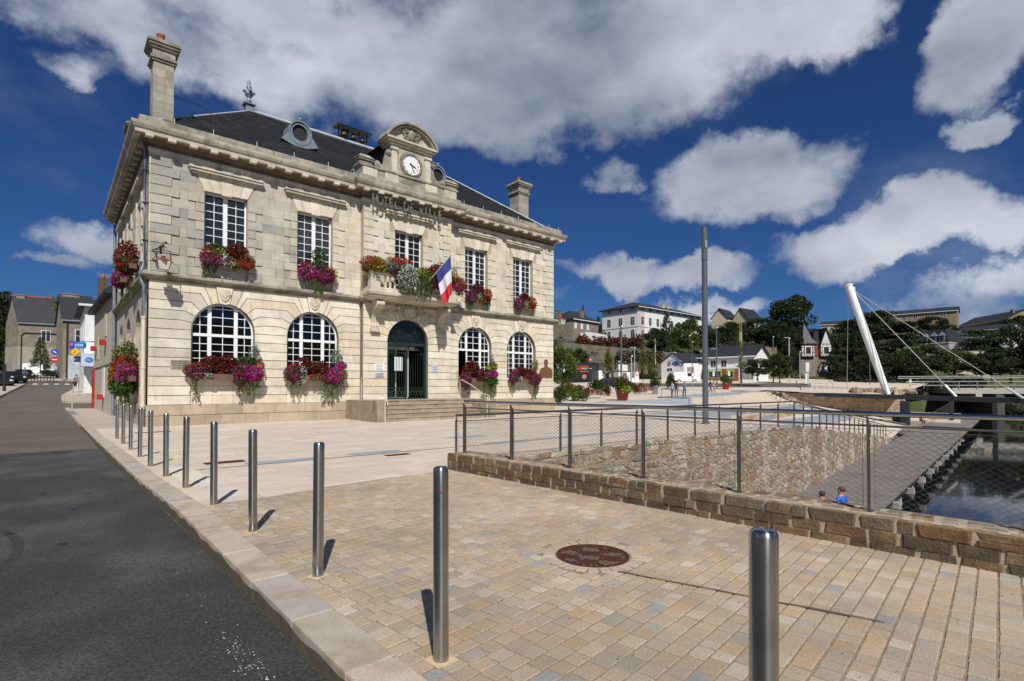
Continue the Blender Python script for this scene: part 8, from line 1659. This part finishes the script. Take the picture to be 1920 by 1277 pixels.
# cream gabled houses behind
for (x0, x1, d, yb, ye, rh, lb) in [(1335, 1365, 190, 612, 597, 3.2, 'cream gabled house peeping above the trees right of the tall pole'), (1376, 1402, 185, 612, 598, 3.4, 'second cream gabled house with white chimney above the trees')]:
    A, B = PQ(x0, d, x1, d - 4); zb = zat(x0, yb, d); building('gabled_house', lb, A, B, 9, zb, zat(x0, ye, d) - zb, 'gablef', rh, M_crw, over=.4, chim=[(.8, 2, 1.0, -.8, M_wwall)])
A, B = PQ(1540, 210, 1588, 205); zb = zat(1560, 618, 205); building('far_house', 'low grey-roofed house on the skyline left of the pylon', A, B, 8, zb, 2.4, 'gable', 1.4, M_crw, over=.3)
# villa
A, B = PQ(1502, 128, 1558, 127); zb = zat(1530, 706, 128); hv = zat(1530, 646, 128) - zb; M_half = mat('half_timber_white', (.56, .55, .52), .85, nscale=1.5, namp=.1)
Wv_ = (Vector(B) - Vector(A)).length; vil, FFr, FL, FR_ = building('villa', 'half-timbered villa with two pointed turrets, one pyramid and one gable', A, B, 8, zb, hv * .62, 'flat', .2, M_stone, over=.1, cat='villa', wins=[('f', Wv_ * .22, hv * .15, .8, 2.2, 'shutter'), ('f', Wv_ * .85, hv * .15, .8, 2.0, 'shutter')])
zm = zb + hv * .62
MB().fbox(FFr, 0, Wv_ * .44, -.6, 7, zm, zb + hv * 1.02).build('left_turret_wall', M_half, vil); MB().fprism(FFr, [(Wv_ * .64, zm), (Wv_, zm), (Wv_, zb + hv), (Wv_ * .82, zb + hv + 3.6), (Wv_ * .64, zb + hv)], -.6, 7).build('right_gable_wall', M_half, vil); MB().fbox(FFr, Wv_ * .44, Wv_ * .64, 0, 7, zm, zb + hv * .95).build('middle_wall', M_brick, vil)
mb = MB(); z0_ = zb + hv * 1.02; q = [FFr(-.5, -1.1, z0_), FFr(Wv_ * .44 + .5, -1.1, z0_), FFr(Wv_ * .44 + .5, 5, z0_), FFr(-.5, 5, z0_)]; q2 = [FFr(.4, -.2, z0_ + 1.2), FFr(Wv_ * .44 - .4, -.2, z0_ + 1.2), FFr(Wv_ * .44 - .4, 4, z0_ + 1.2), FFr(.4, 4, z0_ + 1.2)]; mb.add(q + q2 + [FFr(Wv_ * .21, 1.8, z0_ + 5.2)], [(0, 1, 5, 4), (1, 2, 6, 5), (2, 3, 7, 6), (3, 0, 4, 7), (4, 5, 8), (5, 6, 8), (6, 7, 8), (7, 4, 8)]); mb.build('turret_roof', mat('grey_tile', (.10, .10, .105), .8, namp=.2), vil)
mb = MB()
for s0, s1 in ((Wv_ * .6, Wv_ * .82), (Wv_ * 1.04, Wv_ * .82)): mb.fprism(FFr, [(s0, zb + hv - .7), (s1, zb + hv + 3.75), (s1, zb + hv + 4.0), (s0, zb + hv - .5)], -1.0, 7)
mb.fprism(FFr, [(Wv_ * .42, zb + hv * .95), (Wv_ * .66, zb + hv * .95), (Wv_ * .6, zb + hv + 3.2), (Wv_ * .46, zb + hv + 3.2)], .2, 7); mb.build('villa_roof', M_roofd, vil)
mb = MB()
for x in [0, .09, .18, .27, .36, .44, .64, .73, .82, .91, 1.0]: mb.fbox(FFr, Wv_ * x - .05, Wv_ * x + .05, -.66, -.6, zm, zb + hv)
for z in (.62, .74, .9, 1.0):
    for a, c in ((0, .44), (.64, 1)): mb.fbox(FFr, Wv_ * a, Wv_ * c, -.67, -.6, zb + hv * z, zb + hv * z + .1)
for a, c in ((0, .1), (.34, .44), (.64, .73), (.91, 1)): mb.beam(FFr(Wv_ * a, -.64, zm), FFr(Wv_ * c, -.64, zb + hv * .9), .08)
mb.build('timber_framing', M_bark, vil)
for s_ in (.22, .82): mb = MB(); mb.fbox(FFr, Wv_ * s_ - .75, Wv_ * s_ + .75, -.72, -.6, zb + hv * .68, zb + hv * .93); w = mb.build('window', M_wframe, vil); MB().fbox(FFr, Wv_ * s_ - .55, Wv_ * s_ + .55, -.74, -.72, zb + hv * .7, zb + hv * .91).build('pane', M_darkglass, w)
# long stone building and others on the right hill
A, B = PQ(1657, 205, 1797, 190); zb = zat(1720, 632, 198); h_ = zat(1720, 587, 198) - zb; Wl = (Vector(B) - Vector(A)).length; M_och = mat('ochre_building', (.25, .19, .115), .95, nscale=.8, namp=.15)
building('long_stone_building', 'long ochre stone building with flat grey roof on the skyline', A, B, 9, zb, h_, 'gable', 1.6, M_och, wins=[('f', Wl * f_, h_ * g_, 1.1, 1.5, 'w') for f_ in (.14, .3, .46, .62, .82) for g_ in (.42, .78)], over=.4, cat='building', chim=[(-.3, 4, .8, .8, M_stone)])
A, B = PQ(1797, 200, 1884, 178); zb = zat(1840, 622, 188); building('gabled_building', 'brown building with broad gable at the right end of the skyline', A, B, 12, zb, zat(1840, 606, 188) - zb, 'gable', 3.2, M_och, over=.4, cat='building', chim=[((Vector(B) - Vector(A)).length * .92, 4, 1.0, .2, MATS['chimney_brick'])])
A, B = PQ(1790, 168, 1897, 156); zb = zat(1840, 642, 160); h_ = zat(1840, 617, 160) - zb; Wl = (Vector(B) - Vector(A)).length; building('white_hall', 'long white building with a low dark roof on the right hillside', A, B, 8, zb, h_, 'gable', 1.3, M_wwall, wins=[('f', Wl * f_, h_ * .55, 1.1, .7, 'plain') for f_ in (.1, .2, .3, .4, .52, .62)], over=.3, cat='building')
A, B = PQ(1718, 138, 1780, 132); zb = zat(1750, 690, 135); h_ = zat(1750, 645, 135) - zb; Wl = (Vector(B) - Vector(A)).length
b, FFr, FL, FR_ = building('mansard_house', 'grey mansard house with three zinc dormers', A, B, 8, zb, h_, 'flat', .25, mat('grey_render', (.30, .28, .26), .9, namp=.1), rmat=M_limec, over=.4, wins=[('f', Wl * .25, h_ * .5, 1.2, 2.2, 'w'), ('f', Wl * .25, .4, 1.2, 2.0, 'w'), ('f', Wl * .7, h_ * .5, 1.2, 2.2, 'w')])
mb = MB(); z1 = zb + h_ + .26; mb.add([FFr(0, 0, z1), FFr(Wl, 0, z1), FFr(Wl, 8, z1), FFr(0, 8, z1), FFr(.8, 1, z1 + 3.4), FFr(Wl - .8, 1, z1 + 3.4), FFr(Wl - .8, 7, z1 + 3.4), FFr(.8, 7, z1 + 3.4)], [(0, 1, 5, 4), (1, 2, 6, 5), (2, 3, 7, 6), (3, 0, 4, 7), (4, 5, 6, 7)]); mb.build('mansard_roof', M_roofd, b)
for f_ in (.3, .56, .8):
    mb = MB(); s_ = Wl * f_; mb.fbox(FFr, s_ - .55, s_ + .55, -.1, 1.0, z1, z1 + 1.7); mb.add([FFr(s_ - .75, -.25, z1 + 1.7), FFr(s_ + .75, -.25, z1 + 1.7), FFr(s_ + .75, 1, z1 + 1.7), FFr(s_ - .75, 1, z1 + 1.7), FFr(s_, .2, z1 + 2.7)], [(0, 1, 4), (1, 2, 4), (2, 3, 4), (3, 0, 4)]); w = mb.build('dormer', M_zinc, b); MB().fbox(FFr, s_ - .35, s_ + .35, -.13, -.1, z1 + .25, z1 + 1.45).build('pane', M_darkglass, w)
A, B = PQ(1780, 134, 1862, 130); zb = zat(1820, 692, 132); building('cream_house', 'cream-walled house with slate roof behind the trees right of the mansard house', A, B, 8, zb, zat(1820, 652, 132) - zb, 'gable', 2.6, M_crw, over=.3, wins=[('f', 6, 2.5, 1.0, 1.4, 'w')])
# ================================================================== PLAZA FURNITURE
def lampp(label, xp, yb, yt_, d, arm=0, m=M_polegrey, r=.07):
    p = at(xp, yb, d); h = at(xp, yt_, d).z - p.z; l = thing('lamp_post', label, 'lamp post', (p.x, p.y, p.z - .3)); MB().tube([(p.x, p.y, p.z - .5), (p.x, p.y, p.z + h)], [r, r * .8], 8).build('pole', m, l)
    if arm: v = RT * arm; MB().beam((p.x, p.y, p.z + h), (p.x + v.x, p.y + v.y, p.z + h), .09).build('lamp_arm', m, l)
    MB().ball((p.x + .0, p.y - .12, p.z + h * .98), .11, 8, 5).build('lamp_head', M_white, l)
lampp('dark pole with a white light in front of the white institution', 1165, 724, 610, 62, r=.12); lampp('thin pole left of the tall pole above the garage', 1298, 712, 640, 90); lampp('dark pole right of the tall pole before the shop', 1344, 722, 612, 70, r=.10); lampp('grey street lamp beside the rock wall', 1450, 716, 630, 95, r=.12); lampp('galvanised street lamp with a short arm left of the villa', 1480, 712, 633, 92, arm=-.8, m=M_lead, r=.1); lampp('grey lamp before the villa garden wall', 1500, 708, 659, 100, m=M_lead); lampp('thin mast behind the pylon on the right', 1631, 716, 665, 90); lampp('galvanised lamp left of the round traffic sign', 1184, 720, 667, 70, m=M_lead); lampp('galvanised street lamp with arm over the brown shrubs', 1190, 712, 652, 95, arm=-.8, m=M_lead)
for xp, yt_, lb in ((1229, 634, 'white and rust striped mast in front of the yew'), (1388, 604, 'left one of the twin white and rust masts'), (1391, 606, 'right one of the twin white and rust masts')):
    p = at(xp, 712, 86); h = at(xp, yt_, 86).z - p.z; s = thing('striped_mast', lb, 'mast', tuple(p))
    for k in range(6): MB().tube([(p.x, p.y, p.z - (.5 if k == 0 else 0) + h * k / 6), (p.x, p.y, p.z + h * (k + 1) / 6)], .07, 6).build('mast_section', mat('chalky_white', (.50, .47, .44), .8, nscale=4, namp=.2) if k % 2 == 0 else mat('rust_paint', (.27, .15, .11), .8, nscale=4, namp=.3), s)
def planter(label, xp, d, hpot, wpot, tops, rmat):
    x, y = lat(xp, d); z = zp(x, y); s = thing('planter', label, 'planter', (x, y, z)); MB().lathe((x, y, z), [(wpot * .32, 0), (wpot * .34, .02), (wpot * .46, hpot * .9), (wpot * .5, hpot * .92), (wpot * .5, hpot), (wpot * .42, hpot), (wpot * .40, hpot * .85), (0, hpot * .85)], 24).build('pot', rmat, s)
    plant_mesh(lambda a, b_, c: (x + a, y + b_, z + c), tops[0], tops[1], s, .12)
M_redpot = mat('red_pot', (.24, .018, .02), .5, namp=.08)
planter('big dark red pot with lime-green flowers and brown grass', 1167, 50, .95, 1.35, ([(0, .35, 1.0, (.65, .45, .45), 'lime', 520), (0, 0, 1.1, (.6, .6, .4), 'lime', 300), (0, -.2, 1.75, (.9, .8, .5), 'dark', 420), (-.3, -.1, 1.5, (.75, .6, .6), 'green', 380), (.1, 0, 2.0, (.6, .6, .45), 'straw', 200)], [(-.2, .4, 1.0, .9, .6, 200)]), M_redpot)
planter('bright red square-looking pot with a leafy plant near the far road', 1361, 76, .85, 1.15, ([(-.3, 0, 1.5, (.7, .6, .65), 'green', 500), (.9, 0, 1.1, (.6, .5, .4), 'straw', 220)], []), mat('bright_red_pot', (.42, .015, .015), .5))
def bench(label, xp, d, rz):
    x, y = lat(xp, d); z = zp(x, y); b = thing('bench', label, 'bench', (x, y, z)); o_ = [];
    for i in range(4): MB().box(x - .85, x + .85, y - .3 + i * .13, y - .3 + i * .13 + .1, z + .43, z + .46).build('seat_slat', mat('bench_wood', (.14, .05, .03), .6), b)
    for i in range(3): MB().box(x - .85, x + .85, y + .22 + i * .03, y + .25 + i * .03, z + .55 + i * .13, z + .65 + i * .13).build('back_slat', MATS['bench_wood'], b)
    for sx_ in (-.75, .75): MB().tube([(x + sx_, y - .32, z), (x + sx_, y - .3, z + .45), (x + sx_, y - .3, z + .64), (x + sx_, y + .25, z + .64), (x + sx_, y + .33, z + .95), (x + sx_, y + .22, z + .42), (x + sx_, y + .3, z)], .03, 6).build('leg', M_lead, b)
    b.rotation_euler.z = rz
bench('wooden bench with metal legs in the flower bed by the town hall', 1117, 54, -.35); bench('grey-legged bench beside the litter bin', 1214, 62, -.5)
x, y = lat(1229, 63); z = zp(x, y); tag(MB().lathe((x, y, z), [(.26, 0), (.28, .05), (.28, .85), (.3, .87), (.3, .95), (.2, .98), (0, .98)], 16).build('litter_bin', M_zinc, origin=(x, y, z)), 'round grey litter bin near the second bench', 'litter bin')
p = at(1681, 788, 62); tag(MB().lathe((p.x, p.y, -2.58), [(.4, 0), (.42, .05), (.42, 1.1), (.45, 1.15), (.3, 1.2), (0, 1.2)], 16).build('litter_bin', MATS['navy_sign'], origin=(p.x, p.y, -2.58)), 'dark blue bin at the foot of the ochre wall', 'litter bin')
for k, (xp, yb, m_, lb) in enumerate([(1195, 716, 0, 'round speed limit sign with red rim near the young trees'), (1299, 717, 0, 'round red-rimmed traffic sign in front of the garage')]):
    d = 82; p = at(xp, yb, d); s = thing('road_sign', lb, 'road sign', (p.x, p.y, p.z)); c = at(xp, 700 if k == 0 else 703, d); F_ = FF(c.y); mb = MB(); disc(mb, F_, c.x, 0, .04, c.z, .42, 18); mb.build('sign_disc', MATS['sign_red'], s); mb = MB(); disc(mb, F_, c.x, -.02, 0, c.z, .30, 18); mb.build('white_field', M_white, s); MB().tube([(p.x, p.y + .06, p.z - .5), (p.x, p.y + .06, c.z + .3)], .04, 6).build('post', M_lead, s)
# bicycle stands, rocks, bushes near the far wall
for i in range(4):
    xp = 1522 + i * 11; p = at(xp, 730, 70); s = thing('bicycle_stand', ('leftmost', 'second', 'third', 'rightmost')[i] + ' hoop-shaped bicycle stand in the row behind the ochre wall', 'bicycle stand', (p.x, p.y, .9), 'bicycle stands behind the ochre wall'); v = RT * .45; z0_ = p.z
    MB().tube([(p.x - v.x, p.y - v.y, z0_), (p.x - v.x, p.y - v.y, z0_ + .8), (p.x + v.x, p.y + v.y, z0_ + .8), (p.x + v.x, p.y + v.y, z0_)], .03, 6).build('hoop', M_lead, s)
r4 = random.Random(12); ORD = 'first second third fourth fifth sixth seventh eighth ninth tenth eleventh twelfth thirteenth fourteenth fifteenth'.split()
for i in range(15):
    xp = 1600 + i * 8 + r4.uniform(-3, 3); p = at(xp, 735, 72 + r4.uniform(-2, 2)); s_ = r4.uniform(.45, .85); mb = MB(); mb.ball((0, 0, 0), (s_, s_ * .8, s_ * .7), 7, 5, smooth=False); mb.v = [(a * r4.uniform(.85, 1.15), b_ * r4.uniform(.85, 1.15), c * r4.uniform(.85, 1.1)) for a, b_, c in mb.v]
    o = mb.build('boulder', mat('boulder_%d' % (i % 3), [(.26, .12, .08), (.30, .22, .15), (.22, .20, .17)][i % 3], .95, nscale=2, namp=.25)); o.location = (p.x, p.y, p.z + .1); tag(o, ['reddish', 'ochre', 'grey'][i % 3] + ' boulder, ' + ORD[i] + ' from the left in the row at the pylon foot', 'boulder', 'boulders beside the pylon foot')
p = at(1707, 728, 84); s = thing('marker_post', 'white post with a yellow-green band at the bridge end', 'marker post', tuple(p)); z0_ = p.z
for a, c, m_ in ((-.6, .5, M_lead), (.5, 1.0, mat('lime_yellow', (.55, .60, .05), .5)), (1.0, 1.4, M_white)): MB().box(p.x - .28, p.x + .28, p.y - .1, p.y + .1, z0_ + a, z0_ + c - .005).build('band', m_, s)
p = at(1514, 714, 88); s = thing('information_totem', 'pair of white information panels on the far plaza', 'information panel', tuple(p)); MB().box(p.x - .7, p.x - .1, p.y, p.y + .1, p.z - .5, p.z + 1.2).build('panel', M_white, s); MB().box(p.x + .1, p.x + .6, p.y, p.y + .1, p.z - .5, p.z + 1.4).build('panel', M_lead, s)
far_strip('planting_hole', M_soil, 1370, 1408, 71.5, 73, .02)
# low parapet wall across the far plaza
A, B = at(1400, 724, 92), at(1720, 724, 92); mb = MB(); mb.obox((A.x, A.y), (B.x, B.y), .5, .5, 2.15); tag(mb.build('parapet_wall', M_concrete, origin=(A.x, A.y, 1)), 'long low pale parapet wall behind the boulders and the pylon', 'wall')
# ================================================================== PEOPLE
M_skin = mat('skin', (.42, .22, .14), .6, namp=.05)
def cloth(name, c): return mat('cloth_' + name, c, .85, nscale=8, namp=.12)
def person(label, x, y, z, h, rz, top, bottom, hair, pose='stand', hairlong=False, shorts=False, sleeves='short', carry=None):
    root = thing('person', label, 'person', (x, y, z)); k = h / 1.75
    J = {'pel': (0, 0, .95), 'sp': (0, .01, 1.15), 'ch': (0, 0, 1.35), 'nk': (0, 0, 1.48), 'hd': (0, -.01, 1.58), 'ht': (0, -.01, 1.70)}
    if pose == 'stand': legs = [(.09, 0, .90), (.10, -.02, .50), (.11, .01, .09), (.12, -.13, .03)]; arms = [(.17, 0, 1.42), (.23, .02, 1.15), (.22, -.08, .92), (.21, -.12, .84)]; legs2, arms2 = None, None
    if pose == 'walk': legs = [(.09, 0, .90), (.10, -.16, .52), (.10, -.22, .10), (.10, -.36, .06)]; legs2 = [(.09, 0, .90), (.10, .08, .50), (.10, .28, .14), (.10, .18, .05)]; arms = [(.17, 0, 1.42), (.22, .10, 1.16), (.20, .02, .95), (.2, -.02, .88)]; arms2 = [(.17, 0, 1.42), (.22, -.08, 1.16), (.20, -.24, 1.0), (.2, -.28, .95)]
    if pose == 'folded': legs = [(.09, 0, .90), (.10, -.01, .50), (.11, .01, .09), (.12, -.13, .03)]; arms = [(.17, 0, 1.42), (.24, -.03, 1.17), (.05, -.20, 1.16), (-.04, -.22, 1.18)]; legs2, arms2 = None, None
    if pose == 'sit':
        J = {a: (b_[0], b_[1], b_[2] - .48) for a, b_ in J.items()}; legs = [(.09, 0, .44), (.11, -.42, .46), (.11, -.44, .10), (.11, -.58, .04)]; arms = [(.17, 0, .94), (.24, -.08, .70), (.14, -.32, .58), (.1, -.38, .56)]; legs2, arms2 = None, None
    vs = []; es = []; rr_ = []
    def addv(p, r): vs.append(Vector(p) * k); rr_.append(r * k); return len(vs) - 1
    ip = addv(J['pel'], .135); i1 = addv(J['sp'], .125); i2 = addv(J['ch'], .135); i3 = addv(J['nk'], .055); i4 = addv(J['hd'], .088); i5 = addv(J['ht'], .075)
    es += [(ip, i1), (i1, i2), (i2, i3), (i3, i4), (i4, i5)]
    for sg in (1, -1):
        L = legs if sg == 1 or legs2 is None else legs2; A_ = arms if sg == 1 or arms2 is None else arms2; pr = ip
        for q, r in zip(L, (.085, .062, .042, .035)): q_ = addv((q[0] * sg, q[1], q[2]), r); es.append((pr, q_)); pr = q_
        pr = i2
        for q, r in zip(A_, (.055, .04, .03, .035)): q_ = addv((q[0] * sg, q[1], q[2]), r); es.append((pr, q_)); pr = q_
    me = bpy.data.meshes.new('tmp'); me.from_pydata(vs, es, []); o = bpy.data.objects.new('tmp', me); COL.objects.link(o)
    sk = o.modifiers.new('s', 'SKIN'); me.skin_vertices[0].data[0].use_root = True
    for i, r in enumerate(rr_): me.skin_vertices[0].data[i].radius = (r, r * (.72 if i in (0, 1, 2) else 1))
    sb = o.modifiers.new('b', 'SUBSURF'); sb.levels = 1; sb.render_levels = 1; dg = bpy.context.evaluated_depsgraph_get(); m2 = bpy.data.meshes.new_from_object(o.evaluated_get(dg)); bpy.data.objects.remove(o)
    m2.name = 'body'; m2.materials.clear(); mt = cloth(top[0], top[1]); mbm = cloth(bottom[0], bottom[1]); msh = mat('shoe', (.05, .045, .04), .6)
    for m_ in (M_skin, mt, mbm, msh): m2.materials.append(m_)
    zh = J['pel'][2] * k; zt = (J['nk'][2] - .03) * k; wrist = .2 * k
    for p_ in m2.polygons:
        c = p_.center; p_.use_smooth = True; armz = abs(c.x) > .165 * k and c.z > zh - .12 * k
        if pose == 'sit':
            if c.z > zt: mi = 0
            elif c.z > zh + .02 * k and c.y > -.14 * k: mi = 1
            elif c.z < .07 * k: mi = 3
            elif armz: mi = 0
            else: mi = 2
        else:
            if c.z > zt: mi = 0
            elif armz: mi = 1 if (c.z > 1.2 * k or (sleeves == 'long' and c.z > .9 * k)) else 0
            elif c.z > zh: mi = 1
            elif c.z < .07 * k: mi = 3
            elif shorts and c.z < .48 * k: mi = 0
            else: mi = 2
        p_.material_index = mi
    link('body', m2, root)
    hz = J['hd'][2] * k; hy = J['hd'][1] * k; mh_ = mat('hair_' + hair[0], hair[1], .7)
    mb = MB(); mb.ball((0, hy + .018 * k, hz + .065 * k), (.088 * k, .098 * k, .088 * k), 12, 8)
    if hairlong: mb.ball((0, hy + .05 * k, hz - .06 * k), (.085 * k, .05 * k, .14 * k), 10, 6)
    o = mb.build('hair', mh_, None); o.parent = root
    mb = MB(); mb.ball((0, hy - .098 * k, hz + .02 * k), (.013 * k, .02 * k, .02 * k), 6, 4)
    for sg in (-1, 1): mb.ball((sg * .088 * k, hy + .005 * k, hz + .02 * k), (.012 * k, .022 * k, .03 * k), 6, 4)
    o = mb.build('ears_and_nose', M_skin, None); o.parent = root
    mb = MB()
    for sg in (-1, 1): mb.ball((sg * .033 * k, hy - .082 * k, hz + .035 * k), (.012 * k, .008 * k, .007 * k), 6, 4)
    mb.box(-.022 * k, .022 * k, hy - .088 * k, hy - .078 * k, hz - .038 * k, hz - .032 * k); o = mb.build('eyes_and_mouth', mat('dark_feature', (.05, .02, .015), .5), None); o.parent = root
    if carry: mb = MB(); mb.box(.17 * k, .27 * k, -.1 * k, .18 * k, .75 * k, 1.0 * k); o = mb.build('shoulder_bag', M_bark, None); o.parent = root
    root.rotation_euler.z = rz; return root
FACE_CAM = YAW - math.pi / 2 + 0     # body faces -Y by default; this turns it towards the camera
def pp_(xp, d): x, y = lat(xp, d); return x, y, zp(x, y) - .0
BLK = ('black', (.02, .02, .022)); JEAN = ('jeans', (.07, .09, .13)); DKH = ('dark', (.03, .018, .012)); BRH = ('brown', (.09, .045, .02))
x, y, z = pp_(1260.5, 54.5); person('person in a light blue shirt and grey shorts in the standing group', x, y, z, 1.70, -1.9, ('light_blue', (.42, .55, .68)), ('grey_jeans', (.12, .13, .15)), BRH, shorts=True)
x, y, z = pp_(1268, 55); person('person in a black T-shirt and grey trousers in the standing group', x, y, z, 1.82, 2.2, BLK, ('grey_jeans', (.12, .13, .15)), DKH)
x, y, z = pp_(1283.5, 54.5); person('person in a blue denim jacket and dark jeans right of the standing pair', x, y, z, 1.64, -1.3, ('denim', (.12, .20, .32)), ('dark_jeans', (.035, .045, .07)), BRH, pose='folded', hairlong=True, sleeves='long')
x, y, z = pp_(1332, 67); person('person in a dark red top and black trousers, left of the walking couple', x, y, z, 1.72, .9, ('dark_red', (.14, .03, .035)), BLK, DKH, pose='walk')
x, y, z = pp_(1338.5, 67); person('person in a patterned white and purple top, right of the walking couple', x, y, z, 1.70, .9, ('lilac', (.50, .44, .55)), ('purple_shorts', (.20, .16, .24)), BRH, pose='walk', shorts=True)
p = at(1541, 940, 13.6); person('child with dark hair and red collar on the boardwalk, seen over the low wall', p.x, p.y, -2.6, 1.54, 2.6, ('red', (.35, .04, .04)), JEAN, DKH)
p = at(1578, 940, 13.9); person('child with brown hair in a bright blue T-shirt on the boardwalk', p.x, p.y, -2.6, 1.60, 2.9, ('bright_blue', (.02, .13, .62)), ('grey_jeans', (.12, .13, .15)), BRH)
p = at(1727, 790, 60); person('person in dark clothes sitting in the shade under the footbridge', p.x, p.y, -2.6, 1.75, -.8, BLK, ('dark', (.03, .03, .035)), DKH, pose='sit')
p = at(1494, 733, 72); person('bare-armed person sitting on the far terrace above the ochre wall', p.x, p.y, p.z + .1, 1.75, .5, ('tan', (.34, .18, .12)), ('dark', (.03, .03, .035)), BRH, pose='sit')
x, y = lat(140, 48.5); person('child in a black T-shirt and pale trousers on the side street corner', x, y, zs(y) + .05, 1.45, .3, BLK, ('pale_grey', (.45, .45, .47)), DKH, pose='walk')
x, y = lat(143, 52); person('person in a grey T-shirt and white trousers behind the child at the corner', x, y, zs(y) + .05, 1.74, .2, ('mid_grey', (.20, .19, .19)), ('white_trousers', (.6, .6, .6)), DKH)
x, y = lat(46, 70); person('person in dark clothes standing beside the parked cars', x, y, zs(y), 1.75, .4, ('blue_grey', (.10, .12, .17)), JEAN, ('red', (.12, .03, .015)))
